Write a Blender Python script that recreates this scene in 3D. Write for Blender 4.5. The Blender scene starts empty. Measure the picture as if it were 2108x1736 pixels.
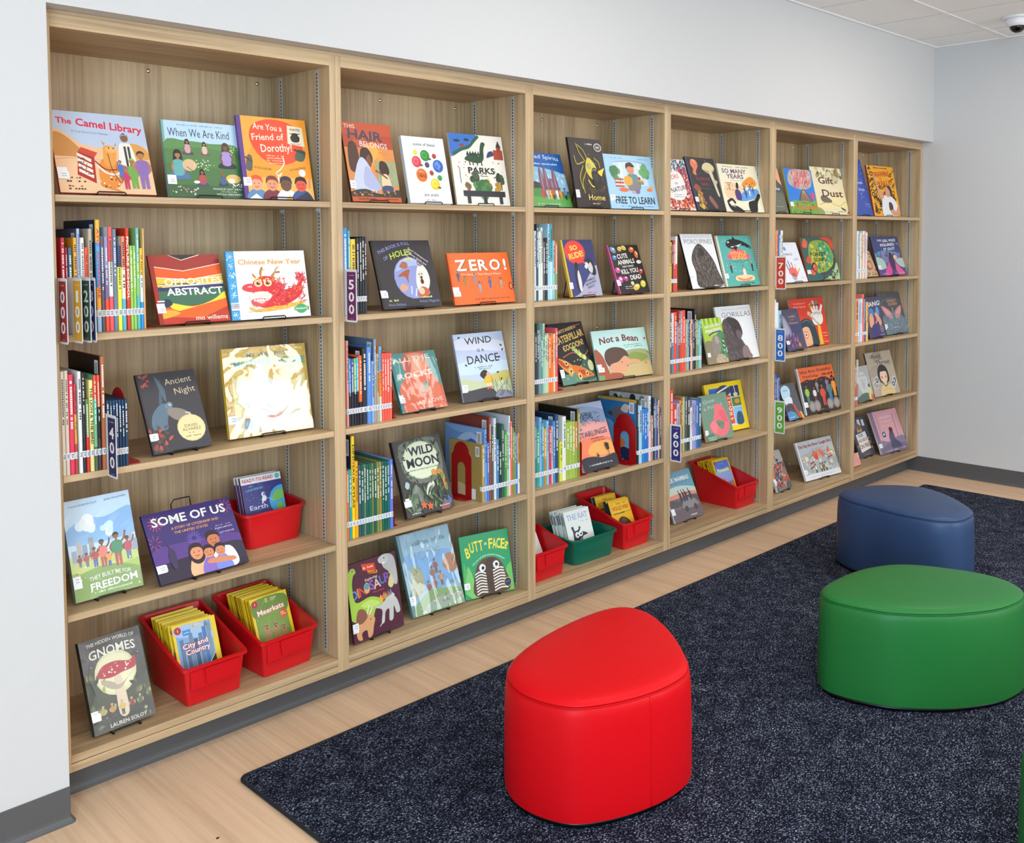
import bpy, math, random
from mathutils import Vector, Matrix
from mathutils.geometry import tessellate_polygon

sc = bpy.context.scene
COL = sc.collection
R = math.radians

# ------------------------------------------------------------------ camera
cam = bpy.data.cameras.new('camera'); camo = bpy.data.objects.new('camera', cam); COL.objects.link(camo)
YAW, PITCH, ROLL = 0.7767640619524996, 0.052778021997710464, -0.005681498971117026
cam.sensor_fit = 'HORIZONTAL'; cam.sensor_width = 36.0
cam.lens = 2021.7875 / 2108 * 36.0
cam.shift_y = (599.694 - 868.0) / 2108
cam.clip_start = 0.05; cam.clip_end = 60
fwd = Vector((math.sin(YAW)*math.cos(PITCH), math.cos(YAW)*math.cos(PITCH), -math.sin(PITCH)))
rt = Vector((math.cos(YAW), -math.sin(YAW), 0)); up = rt.cross(fwd)
rt2 = rt*math.cos(ROLL) + up*math.sin(ROLL); up2 = -rt*math.sin(ROLL) + up*math.cos(ROLL)
M = Matrix((rt2, up2, -fwd)).transposed().to_4x4(); M.translation = (-0.99006, -2.83927, 1.62004)
camo.matrix_world = M
sc.camera = camo

# ------------------------------------------------------------------ light and exposure
sc.view_settings.view_transform = 'Standard'; sc.view_settings.look = 'None'
sc.view_settings.exposure = 0.12; sc.view_settings.gamma = 1.0
try: sc.view_settings.use_curve_mapping = False
except Exception: pass
world = bpy.data.worlds.new('daylight'); sc.world = world; world.use_nodes = True
bg = world.node_tree.nodes['Background']; bg.inputs[0].default_value = (0.93, 0.96, 1.0, 1); bg.inputs[1].default_value = 0.55

def area(name, loc, rot, sx, sy, power, colr):
    l = bpy.data.lights.new(name, 'AREA'); l.shape = 'RECTANGLE'; l.size = sx; l.size_y = sy; l.energy = power; l.color = colr
    o = bpy.data.objects.new(name, l); COL.objects.link(o); o.location = loc; o.rotation_euler = rot
    return o
# recessed ceiling panels of the room, in rows over the rug
for px_ in (-0.7, 1.8, 4.3):
    for py_ in (-1.2, -2.95, -4.7):
        area('ceiling_lamp', (px_, py_, 2.885), (0, 0, 0), 1.2, 0.6, 5 if px_ < 0 and py_ > -2 else 12, (1.0, 0.945, 0.88))
# daylight in the tall windows of the wall opposite the shelves
for wx, ww, pw in ((0.2, 1.5, 12), (2.15, 1.4, 16), (4.22, 2.2, 70)):
    area('window_daylight', (wx, -6.28, 1.85), (R(90), 0, 0), ww, 1.7, pw, (0.92, 0.96, 1.0))
area('window_daylight', (-3.12, -4.8, 1.75), (0, R(-90), 0), 1.7, 2.4, 225, (0.50, 0.76, 1.0))  # added bluish fill for the end wall; no window in this side wall

# ------------------------------------------------------------------ helpers
def lin(hx):
    if not isinstance(hx, str): return tuple(hx)
    o = []
    for i in (0, 2, 4):
        c = int(hx[i:i+2], 16)/255
        o.append(c/12.92 if c <= 0.04045 else ((c+0.055)/1.055)**2.4)
    return tuple(o)

class MB:
    """collects faces; every face has an ink colour and a material slot"""
    def __init__(s): s.v = []; s.f = []; s.c = []; s.m = []; s.col = (0.8, 0.8, 0.8); s.slot = 0
    def ink(s, c, slot=None):
        s.col = lin(c)
        if slot is not None: s.slot = slot
        return s
    def face(s, *idx): s.f.append(idx); s.c.append(s.col); s.m.append(s.slot)
    def quad(s, a, b, c, d):
        n = len(s.v); s.v += [tuple(a), tuple(b), tuple(c), tuple(d)]; s.face(n, n+1, n+2, n+3)
    def box(s, x0, x1, y0, y1, z0, z1, bev=0.0):
        if bev > 0: return s.bbox(x0, x1, y0, y1, z0, z1, bev)
        n = len(s.v)
        s.v += [(x0,y0,z0),(x1,y0,z0),(x1,y1,z0),(x0,y1,z0),(x0,y0,z1),(x1,y0,z1),(x1,y1,z1),(x0,y1,z1)]
        for q in ((0,3,2,1),(4,5,6,7),(0,1,5,4),(1,2,6,5),(2,3,7,6),(3,0,4,7)): s.face(*[n+i for i in q])
    def bbox(s, x0, x1, y0, y1, z0, z1, b):
        # box with chamfered edges
        n = len(s.v); X = (x0, x1); Y = (y0, y1); Z = (z0, z1); id_ = {}
        for i in (0,1):
            for j in (0,1):
                for k in (0,1):
                    sx = 1-2*i; sy = 1-2*j; sz = 1-2*k
                    for a in range(3):
                        p = [X[i]+sx*b, Y[j]+sy*b, Z[k]+sz*b]; p[a] = (X[i], Y[j], Z[k])[a]
                        id_[(i,j,k,a)] = len(s.v); s.v.append(tuple(p))
        def g(*l): s.face(*[id_[q] for q in l])
        for i in (0,1):
            q = [(i,0,0,0),(i,0,1,0),(i,1,1,0),(i,1,0,0)]; g(*(q if i == 0 else q[::-1]))
            q = [(0,i,0,1),(1,i,0,1),(1,i,1,1),(0,i,1,1)]; g(*(q if i == 0 else q[::-1]))
            q = [(0,0,i,2),(0,1,i,2),(1,1,i,2),(1,0,i,2)]; g(*(q if i == 0 else q[::-1]))
        for i in (0,1):
            for j in (0,1):
                q = [(i,j,0,0),(i,j,0,1),(i,j,1,1),(i,j,1,0)]; g(*(q if i == j else q[::-1]))
                q = [(i,0,j,0),(i,1,j,0),(i,1,j,2),(i,0,j,2)]; g(*(q if i != j else q[::-1]))
                q = [(0,i,j,1),(1,i,j,1),(1,i,j,2),(0,i,j,2)]; g(*(q if i == j else q[::-1]))
        for i in (0,1):
            for j in (0,1):
                for k in (0,1):
                    q = [(i,j,k,0),(i,j,k,1),(i,j,k,2)]; g(*(q if (i+j+k) % 2 else q[::-1]))
    def tube(s, pts, r, n=6, closed=False):
        pts = [Vector(p) for p in pts]; N = len(pts); base = len(s.v)
        t0 = (pts[1]-pts[0]).normalized(); u = t0.orthogonal().normalized()
        for i in range(N):
            if closed: t = (pts[(i+1) % N]-pts[i-1])
            else: t = pts[min(i+1, N-1)]-pts[max(i-1, 0)]
            t.normalize(); u = (u-t*u.dot(t)).normalized(); w = t.cross(u)
            for k in range(n):
                a = 2*math.pi*k/n; s.v.append(tuple(pts[i]+(u*math.cos(a)+w*math.sin(a))*r))
        for i in range(N if closed else N-1):
            j = (i+1) % N
            for k in range(n):
                l = (k+1) % n; s.face(base+i*n+k, base+i*n+l, base+j*n+l, base+j*n+k)
        if not closed:
            s.face(*[base+k for k in range(n)][::-1]); s.face(*[base+(N-1)*n+k for k in range(n)])
    def loft(s, rings, cap0=True, cap1=True):
        n = len(rings[0]); base = len(s.v)
        for r in rings: s.v += [tuple(p) for p in r]
        for i in range(len(rings)-1):
            for k in range(n):
                l = (k+1) % n; s.face(base+i*n+k, base+i*n+l, base+(i+1)*n+l, base+(i+1)*n+k)
        if cap0: s.face(*[base+k for k in range(n)][::-1])
        if cap1: s.face(*[base+(len(rings)-1)*n+k for k in range(n)])
    def prism(s, poly, axis, a, b):
        """extrude a 2-D outline along an axis (0 x, 1 y, 2 z) from a to b"""
        def P(p, t): return {0: (t, p[0], p[1]), 1: (p[0], t, p[1]), 2: (p[0], p[1], t)}[axis]
        n = len(poly); base = len(s.v)
        s.v += [P(p, a) for p in poly]+[P(p, b) for p in poly]
        for k in range(n): l = (k+1) % n; s.face(base+k, base+l, base+n+l, base+n+k)
        for t in tessellate_polygon([[Vector((p[0], p[1], 0)) for p in poly]]):
            s.face(*[base+i for i in t]); s.face(*[base+n+i for i in t][::-1])
    def mesh(s, name, mats, smooth=False):
        me = bpy.data.meshes.new(name); me.from_pydata(s.v, [], s.f)
        for m in (mats if isinstance(mats, (list, tuple)) else [mats]): me.materials.append(m)
        at = me.color_attributes.new('ink', 'FLOAT_COLOR', 'CORNER')
        buf = []
        for f, c in zip(s.f, s.c): buf += [c[0], c[1], c[2], 1.0]*len(f)
        at.data.foreach_set('color', buf)
        if any(s.m): me.polygons.foreach_set('material_index', s.m)
        if smooth is True: me.polygons.foreach_set('use_smooth', [True]*len(s.f))
        elif smooth: me.polygons.foreach_set('use_smooth', [True]*len(s.f)); me.set_sharp_from_angle(angle=R(smooth))
        me.update(); return me
    def build(s, name, mats, parent=None, smooth=False, fix=False):
        me = s.mesh(name, mats, smooth)
        if fix:
            import bmesh
            b = bmesh.new(); b.from_mesh(me); bmesh.ops.recalc_face_normals(b, faces=b.faces); b.to_mesh(me); b.free()
        o = bpy.data.objects.new(name, me); COL.objects.link(o)
        if parent is not None: o.parent = parent
        return o

def thing(name, label, cat, loc=(0,0,0), rot=(0,0,0), group=None):
    o = bpy.data.objects.new(name, None); COL.objects.link(o); o.empty_display_size = 0.02
    o.location = loc; o.rotation_euler = rot
    return tag(o, label, cat, group)
def tag(o, label, cat, group=None):
    o['label'] = label; o['category'] = cat
    if group: o['group'] = group
    return o
def struct(o): o['kind'] = 'structure'; return o

# ------------------------------------------------------------------ materials
def newmat(name):
    m = bpy.data.materials.new(name); m.use_nodes = True
    return m, m.node_tree.nodes, m.node_tree.links, m.node_tree.nodes['Principled BSDF']
def plain(name, hx, rough=0.5, metal=0.0, spec=0.5, bump=0, bscale=200):
    m, N, L, b = newmat(name); b.inputs['Base Color'].default_value = (*lin(hx), 1)
    b.inputs['Roughness'].default_value = rough; b.inputs['Metallic'].default_value = metal; b.inputs['Specular IOR Level'].default_value = spec
    if bump:
        n = N.new('ShaderNodeTexNoise'); n.inputs['Scale'].default_value = bscale; n.inputs['Detail'].default_value = 4
        g = N.new('ShaderNodeNewGeometry'); L.new(g.outputs['Position'], n.inputs['Vector'])
        p = N.new('ShaderNodeBump'); p.inputs['Strength'].default_value = bump; p.inputs['Distance'].default_value = 0.002
        L.new(n.outputs['Fac'], p.inputs['Height']); L.new(p.outputs['Normal'], b.inputs['Normal'])
    return m
def inked(name, rough, spec=0.5, coat=0.0):
    m, N, L, b = newmat(name); a = N.new('ShaderNodeAttribute'); a.attribute_name = 'ink'
    L.new(a.outputs['Color'], b.inputs['Base Color']); b.inputs['Roughness'].default_value = rough
    b.inputs['Specular IOR Level'].default_value = spec; b.inputs['Coat Weight'].default_value = coat; b.inputs['Coat Roughness'].default_value = 0.08
    return m
def wood(name, axis, dark, light, s_along=1.6, s_across=70, rough=0.45):
    m, N, L, b = newmat(name)
    g = N.new('ShaderNodeNewGeometry'); mp = N.new('ShaderNodeMapping')
    sc_ = [s_across]*3; sc_[axis] = s_along; mp.inputs['Scale'].default_value = sc_
    n1 = N.new('ShaderNodeTexNoise'); n1.inputs['Scale'].default_value = 1.0; n1.inputs['Detail'].default_value = 5; n1.inputs['Roughness'].default_value = 0.65; n1.inputs['Distortion'].default_value = 0.6
    mp2 = N.new('ShaderNodeMapping'); sc2 = [9]*3; sc2[axis] = 0.5; mp2.inputs['Scale'].default_value = sc2
    n2 = N.new('ShaderNodeTexNoise'); n2.inputs['Scale'].default_value = 1.0; n2.inputs['Detail'].default_value = 3
    mx = N.new('ShaderNodeMath'); mx.operation = 'MULTIPLY_ADD'; mx.inputs[1].default_value = 0.55
    ml = N.new('ShaderNodeMath'); ml.operation = 'MULTIPLY'; ml.inputs[1].default_value = 0.45
    r = N.new('ShaderNodeValToRGB'); r.color_ramp.elements[0].position = 0.34; r.color_ramp.elements[1].position = 0.58
    r.color_ramp.elements[0].color = (*lin(dark), 1); r.color_ramp.elements[1].color = (*lin(light), 1)
    L.new(g.outputs['Position'], mp.inputs['Vector']); L.new(mp.outputs[0], n1.inputs['Vector'])
    L.new(g.outputs['Position'], mp2.inputs['Vector']); L.new(mp2.outputs[0], n2.inputs['Vector'])
    L.new(n2.outputs['Fac'], ml.inputs[0]); L.new(n1.outputs['Fac'], mx.inputs[0]); L.new(ml.outputs[0], mx.inputs[2])
    L.new(mx.outputs[0], r.inputs['Fac']); L.new(r.outputs['Color'], b.inputs['Base Color'])
    b.inputs['Roughness'].default_value = rough
    return m
WOOD_D, WOOD_L = '967A59', 'CBAE86'
M_woodv = wood('oak_laminate_upright', 2, WOOD_D, WOOD_L)
M_woodh = wood('oak_laminate_level', 0, WOOD_D, WOOD_L)
M_floor = wood('vinyl_plank', 1, 'CAA685', 'E6C3A1', 1.2, 45, 0.45)
M_wall = plain('wall_paint', 'CCCBCA', 0.75, bump=0.05, bscale=300)
M_ceil = plain('ceiling_tile', 'F4F3F1', 0.9, bump=0.15, bscale=400)
M_tbar = plain('ceiling_grid_paint', 'F0F0EE', 0.5)
M_base = plain('grey_rubber_base', '545455', 0.45)
M_steel = plain('zinc_strip', 'C4C7C6', 0.4, 0.35)
M_screw = plain('nickel_screw', 'E0DDD2', 0.2, 1.0)
M_slot = plain('strip_slot', '15140F', 0.8)
M_wire = plain('black_wire', '101012', 0.4)
M_redsteel = plain('red_enamel', 'A60F14', 0.35)
M_print = inked('printed_cover', 0.38, 0.45)
M_matte = inked('printed_paper', 0.6, 0.3)
M_binred = plain('red_plastic', 'CE0F18', 0.35)
M_bingreen = plain('green_plastic', '00604A', 0.35)
M_white = plain('white_plastic', 'E6E6E8', 0.35)
M_black = plain('black_plastic', '0B0B0D', 0.35)
M_lens = plain('smoked_dome', '050506', 0.08)
M_vred = plain('red_vinyl', 'D60C16', 0.42, spec=0.15, bump=0.03, bscale=500)
M_vgreen = plain('green_vinyl', '237032', 0.42, spec=0.25, bump=0.03, bscale=500)
M_vblue = plain('blue_vinyl', '2E466C', 0.42, spec=0.4, bump=0.03, bscale=500)
def rugmat():
    m, N, L, b = newmat('navy_loop_carpet')
    g = N.new('ShaderNodeNewGeometry')
    n = N.new('ShaderNodeTexNoise'); n.inputs['Scale'].default_value = 150; n.inputs['Detail'].default_value = 2.5; n.inputs['Roughness'].default_value = 0.75
    n2 = N.new('ShaderNodeTexNoise'); n2.inputs['Scale'].default_value = 14; n2.inputs['Detail'].default_value = 2
    mp = N.new('ShaderNodeMapping'); mp.inputs['Scale'].default_value = (1.0, 1.6, 1.0)
    L.new(g.outputs['Position'], mp.inputs['Vector']); L.new(mp.outputs[0], n.inputs['Vector']); L.new(g.outputs['Position'], n2.inputs['Vector'])
    ad = N.new('ShaderNodeMath'); ad.operation = 'MULTIPLY_ADD'; ad.inputs[1].default_value = 0.12; L.new(n2.outputs['Fac'], ad.inputs[0]); L.new(n.outputs['Fac'], ad.inputs[2])
    r = N.new('ShaderNodeValToRGB'); e = r.color_ramp.elements
    e[0].position = 0.53; e[0].color = (*lin('0C0E1A'), 1); e[1].position = 0.78; e[1].color = (*lin('CACED8'), 1)
    e2 = r.color_ramp.elements.new(0.60); e2.color = (*lin('1E2438'), 1)
    e3 = r.color_ramp.elements.new(0.67); e3.color = (*lin('666E82'), 1)
    L.new(ad.outputs[0], r.inputs['Fac']); L.new(r.outputs['Color'], b.inputs['Base Color'])
    b.inputs['Roughness'].default_value = 0.95; b.inputs['Specular IOR Level'].default_value = 0.1
    p = N.new('ShaderNodeBump'); p.inputs['Strength'].default_value = 0.6; p.inputs['Distance'].default_value = 0.004
    L.new(n.outputs['Fac'], p.inputs['Height']); L.new(p.outputs['Normal'], b.inputs['Normal'])
    return m
M_rug = rugmat()
M_bind = plain('rug_binding_tape', '14171F', 0.8)
def film(ior, add, nscale, strength, stretch=None, dist=1.5):
    m, N, L, b = newmat('clear_film'); out = N['Material Output']; N.remove(b)
    tr = N.new('ShaderNodeBsdfTransparent'); gl = N.new('ShaderNodeBsdfGlossy'); gl.inputs['Roughness'].default_value = 0.05
    mx = N.new('ShaderNodeMixShader'); fr = N.new('ShaderNodeFresnel'); fr.inputs['IOR'].default_value = ior
    n = N.new('ShaderNodeTexNoise'); n.inputs['Scale'].default_value = nscale; n.inputs['Detail'].default_value = 1.5; n.inputs['Distortion'].default_value = dist
    g = N.new('ShaderNodeNewGeometry'); mp = N.new('ShaderNodeMapping'); mp.inputs['Scale'].default_value = stretch or (1, 1, 1); L.new(g.outputs['Position'], mp.inputs['Vector']); L.new(mp.outputs[0], n.inputs['Vector'])
    p = N.new('ShaderNodeBump'); p.inputs['Strength'].default_value = strength; p.inputs['Distance'].default_value = 0.02
    L.new(n.outputs['Fac'], p.inputs['Height']); L.new(p.outputs['Normal'], gl.inputs['Normal'])
    ad = N.new('ShaderNodeMath'); ad.operation = 'ADD'; ad.inputs[1].default_value = add
    L.new(fr.outputs[0], ad.inputs[0]); L.new(ad.outputs[0], mx.inputs[0]); L.new(tr.outputs[0], mx.inputs[1]); L.new(gl.outputs[0], mx.inputs[2])
    L.new(mx.outputs[0], out.inputs['Surface'])
    return m
M_film = film(1.5, 0.09, 6, 0.3)
M_film_soft = film(1.22, 0.002, 5, 0.12)
M_film_wavy = film(1.45, 0.03, 2, 0.6, (7, 7, 0.8), 0.5)
# ------------------------------------------------------------------ the room
ZT = {'s1': 1.7520, 's2': 1.3566, 's3': 0.9591, 's4': 0.5577, 'sb': 0.15}
XE = [0.02306, 0.93515, 0.98136, 1.88432, 1.93056, 2.82417, 2.87314, 3.77096, 3.83404, 4.7357, 4.79041, 5.70712]
ZTOP, ZIN, ZBOT, DEPTH, TH = 2.2505, 2.2132, 0.1016, 0.385, 0.0195
XL, XR = -0.0073, 5.738
XEND, CEIL, WY, SOFF = 5.745, 2.895, -0.066, 2.2615

fl = MB(); fl.box(-3.2, XEND, -6.5, 0.6, -0.1, 0.0); struct(fl.build('floor', M_floor))
w = MB(); w.box(-3.2, XL-0.0004, WY, 0.5, 0, CEIL); w.box(XL-0.0004, XEND, WY, 0.5, SOFF, CEIL); w.box(XL-0.0004, XEND, 0.40, 0.5, 0, SOFF)
struct(w.build('wall_back', M_wall))
w = MB(); w.box(XEND, XEND+0.12, -6.5, 0.5, 0, CEIL); struct(w.build('wall_end', M_wall))
w = MB(); w.box(-3.32, -3.2, -6.5, 0.5, 0, CEIL); struct(w.build('wall_far_side', M_wall))
w = MB()
w.box(-3.2, XEND, -6.5, -6.4, 0, 0.95); w.box(-3.2, XEND, -6.5, -6.4, 2.75, CEIL)
for a, b in ((-3.2, -0.6), (1.0, 1.4), (2.9, 3.1), (5.35, XEND)): w.box(a, b, -6.5, -6.4, 0.95, 2.75)
struct(w.build('wall_window_side', M_wall))
for i, (a, b) in enumerate(((-0.6, 1.0), (1.4, 2.9), (3.1, 5.35))):
    f = MB(); mid = (a+b)/2
    for x in (a, mid-0.015, b-0.03): f.box(x, x+0.03, -6.46, -6.42, 0.95, 2.75)
    for z in (0.95, 2.2, 2.72): f.box(a+0.03, mid-0.015, -6.46, -6.42, z, z+0.03); f.box(mid+0.015, b-0.03, -6.46, -6.42, z, z+0.03)
    struct(f.build('window_%d' % (i+1), M_white))
c = MB(); c.box(-3.2, XEND, -6.5, WY, CEIL, CEIL+0.1); struct(c.build('ceiling', M_ceil))
# hanging grid: main runners along the shelves, cross joints between the tiles
g = MB()
ys = [-0.53-0.61*k for k in range(10)]
for y in ys: g.box(-3.2, XEND-0.004, y-0.012, y+0.012, CEIL-0.004, CEIL+0.004)
struct(g.build('trim_1', M_tbar))
g = MB()
xs = [5.40-0.64*k for k in range(13)]
ye = [WY-0.02]+ys
for x in xs:
    for a, b in zip(ye[:-1], ye[1:]): g.box(x-0.003, x+0.003, b+0.013, a-0.002, CEIL-0.0015, CEIL+0.003)
struct(g.build('trim_2', plain('tile_joint', 'C9C6C0', 0.9)))
g = MB(); g.box(-3.2, XEND, WY-0.022, WY, CEIL-0.006, CEIL+0.003); g.box(XEND-0.022, XEND, -6.4, WY-0.022, CEIL-0.006, CEIL+0.003)
struct(g.build('trim_3', M_tbar))
# coved rubber base
prof = [(0, 0), (0.014, 0), (0.0135, 0.004), (0.009, 0.009), (0.004, 0.016), (0.003, 0.024), (0.003, 0.1016), (0, 0.1016)]
def base_run(name, a, b, fixed, axis, sgn):
    m = MB(); m.prism([(fixed+sgn*p[0], p[1]) for p in prof], axis, a, b)
    return struct(m.build(name, M_base, fix=True))
mb = MB(); mb.prism([(WY-p[0], p[1]) for p in prof], 0, -3.2, XL-0.003)
# rounded wrap round the wall corner and back into the reveal
rings = []
for k in range(7):
    a = math.pi/2*k/6
    rings.append([(XL-0.003+p[0]*math.sin(a)*1.2, WY-p[0]*math.cos(a), p[1]) for p in prof])
mb.loft(rings); mb.prism([(XL-0.003+p[0]*1.2, p[1]) for p in prof], 1, WY, 0.074)
struct(mb.build('baseboard_left', M_base, fix=True))
base_run('baseboard_shelf', XL, XEND-0.002, 0.082, 0, -1)
base_run('baseboard_end', -6.4, 0.078, XEND, 1, -1)
m = MB(); m.box(XL, XEND-0.001, 0.083, 0.40, 0, 0.1); struct(m.build('trim_4', M_base))
m = MB(); m.box(XL, XEND-0.001, 0.003, 0.022, ZTOP+0.0005, SOFF-0.0005); struct(m.build('trim_5', M_woodh))
m = MB(); m.box(XR+0.0005, XEND-0.0005, 0.004, 0.022, ZBOT, ZTOP); struct(m.build('trim_6', M_wall))

# ------------------------------------------------------------------ the built-in bookcases
ORD = ['first', 'second', 'third', 'fourth', 'fifth', 'sixth', 'seventh', 'eighth', 'ninth', 'tenth', 'eleventh', 'twelfth', 'thirteenth', 'fourteenth', 'fifteenth', 'sixteenth', 'seventeenth', 'eighteenth', 'nineteenth', 'twentieth', 'twenty-first', 'twenty-second']
BAYN = ['leftmost bookcase', 'second bookcase from left', 'third bookcase from left', 'fourth bookcase from left', 'fifth bookcase from left', 'rightmost bookcase']
SHN = {'s1': 'top shelf', 's2': 'second shelf', 's3': 'third shelf', 's4': 'fourth shelf', 'sb': 'bottom shelf'}
BOUND = [XL]+[(XE[2*k+1]+XE[2*k+2])/2 for k in range(5)]+[XR]
def standard(x, y, face):
    m = MB(); e = 0.0012*face
    m.box(min(x, x+e), max(x, x+e), y-0.008, y+0.008, 0.16, ZIN-0.004)
    m.slot = 1
    z = 0.17
    while z < ZIN-0.02:
        xx = x+e*1.08; m.quad((xx, y-0.0028, z), (xx, y+0.0028, z), (xx, y+0.0028, z+0.0075), (xx, y-0.0028, z+0.0075)); z += 0.0127
    return m
LBL = ['leftmost oak bookcase unit, beside the bare white wall', 'oak bookcase unit second from the left, behind the red ottoman',
       'oak bookcase unit third from the left, with one green bin at the bottom', 'oak bookcase unit fourth from the left, with a single red bin at the bottom',
       'oak bookcase unit fifth from the left, with red, blue and green number signs', 'rightmost narrow-looking oak bookcase unit, against the bluish end wall']
SCREWS = [[(.472, 2.19), (.88, 2.19)], [(1.434, 2.183), (1.834, 2.186), (1.436, 1.167)], [(2.377, 2.181), (2.776, 2.186), (2.776, 1.173)], [(3.722, 2.187), (3.32, 2.187)], [(4.681, 2.193), (4.27, 2.19), (4.683, .163)], [(5.65, 2.199), (5.24, 2.19)]]
for k in range(6):
    a, b = BOUND[k], BOUND[k+1]; l, r = XE[2*k], XE[2*k+1]
    t = thing('bookcase', LBL[k], 'bookcase', ((a+b)/2, 0, ZBOT), (0, 0, 0), 'built-in bookcases along the wall')
    off = Matrix.Translation((-(a+b)/2, 0, -ZBOT))
    def P(mb, name, mat, smooth=False):
        mb.v = [tuple(off @ Vector(v)) for v in mb.v]; return mb.build(name, mat, t, smooth)
    m = MB(); m.box(a+0.0003, l, 0, DEPTH, ZBOT, ZTOP, 0.0006); P(m, 'side_panel', M_woodv)
    m = MB(); m.box(r, b-0.0003, 0, DEPTH, ZBOT, ZTOP, 0.0006); P(m, 'side_panel', M_woodv)
    m = MB(); m.box(l, r, DEPTH-0.006, DEPTH, ZBOT, ZTOP); P(m, 'back_panel', M_woodv)
    m = MB(); m.box(l, r, 0, DEPTH-0.006, ZIN, ZTOP, 0.0006); P(m, 'top_panel', M_woodh)
    m = MB(); m.box(l+0.0003, r-0.0003, 0.0, DEPTH-0.006, ZT['sb']-0.0218, ZT['sb'], 0.0008); P(m, 'bottom_panel', M_woodh)
    m = MB(); m.box(l, r, 0.0005, 0.02, ZBOT, ZT['sb']-0.0245, 0.0006); P(m, 'bottom_rail', M_woodh)
    for s in ('s1', 's2', 's3', 's4'):
        m = MB(); m.box(l+0.0015, r-0.0015, 0.001, DEPTH-0.007, ZT[s]-TH, ZT[s], 0.0008); sh = P(m, 'shelf', M_woodh)
        for x, f in ((l+0.0012, 1), (r-0.0012, -1)):
            for y in (0.075, 0.308):
                m = MB(); m.box(min(x, x+f*0.012), max(x, x+f*0.012), y-0.004, y+0.004, ZT[s]-TH-0.012, ZT[s]-TH-0.0002)
                P(m, 'shelf_clip', M_steel).parent = sh
    for x, f in ((l, 1), (r, -1)):
        for y in (0.075, 0.308): P(standard(x, y, f), 'shelf_standard', [M_steel, M_slot])
    for x, z in SCREWS[k]:
        m = MB(); rings = []
        for q in range(4):
            aa = q/3*math.pi/2*0.95
            rings.append([(x+0.0078*math.cos(aa)*math.cos(u*math.pi/6), DEPTH-0.006-0.005*math.sin(aa), z+0.0078*math.cos(aa)*math.sin(u*math.pi/6)) for u in range(12)])
        m.loft(rings, False, True); P(m, 'screw_cap', M_screw, True)

# ------------------------------------------------------------------ rug
RX0, RX1, RY0, RY1 = 0.427, 5.366, -3.3, -0.203
def rr(x0, x1, y0, y1, r, n=5):
    o = []
    for cx, cy, a0 in ((x1-r, y1-r, 0), (x0+r, y1-r, 90), (x0+r, y0+r, 180), (x1-r, y0+r, 270)):
        for i in range(n+1): a = R(a0+90*i/n); o.append((cx+r*math.cos(a), cy+r*math.sin(a)))
    return o
rg = thing('area_rug', 'large dark navy flecked area rug lying under the ottomans', 'rug', (RX0, RY1, 0))
T0 = Matrix.Translation((-RX0, -RY1, 0))
m = MB(); o_ = rr(RX0+0.006, RX1-0.006, RY0+0.006, RY1-0.006, 0.025)
m.loft([[(x, y, 0.001) for x, y in o_], [(x, y, 0.0085) for x, y in o_]]); m.v = [tuple(T0 @ Vector(v)) for v in m.v]; m.build('pile', M_rug, rg)
m = MB(); m.tube([tuple(T0 @ Vector((x, y, 0.0055))) for x, y in rr(RX0+0.006, RX1-0.006, RY0+0.006, RY1-0.006, 0.025)], 0.0055, 8, True); m.build('binding', M_bind, rg, True)
m = MB(); m.loft([[(0.245+0.004*math.cos(q)*(1.6 if q < 3 else 1), -0.43+0.003*math.sin(q), z) for q in (0, 1, 2, 3, 4, 5)] for z in (0.0, 0.002)])
tag(m.build('crumb', plain('crumb_brown', '4A2A18', 0.9)), 'tiny dark brown crumb on the bare floor before the leftmost bookcase', 'crumb')

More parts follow.
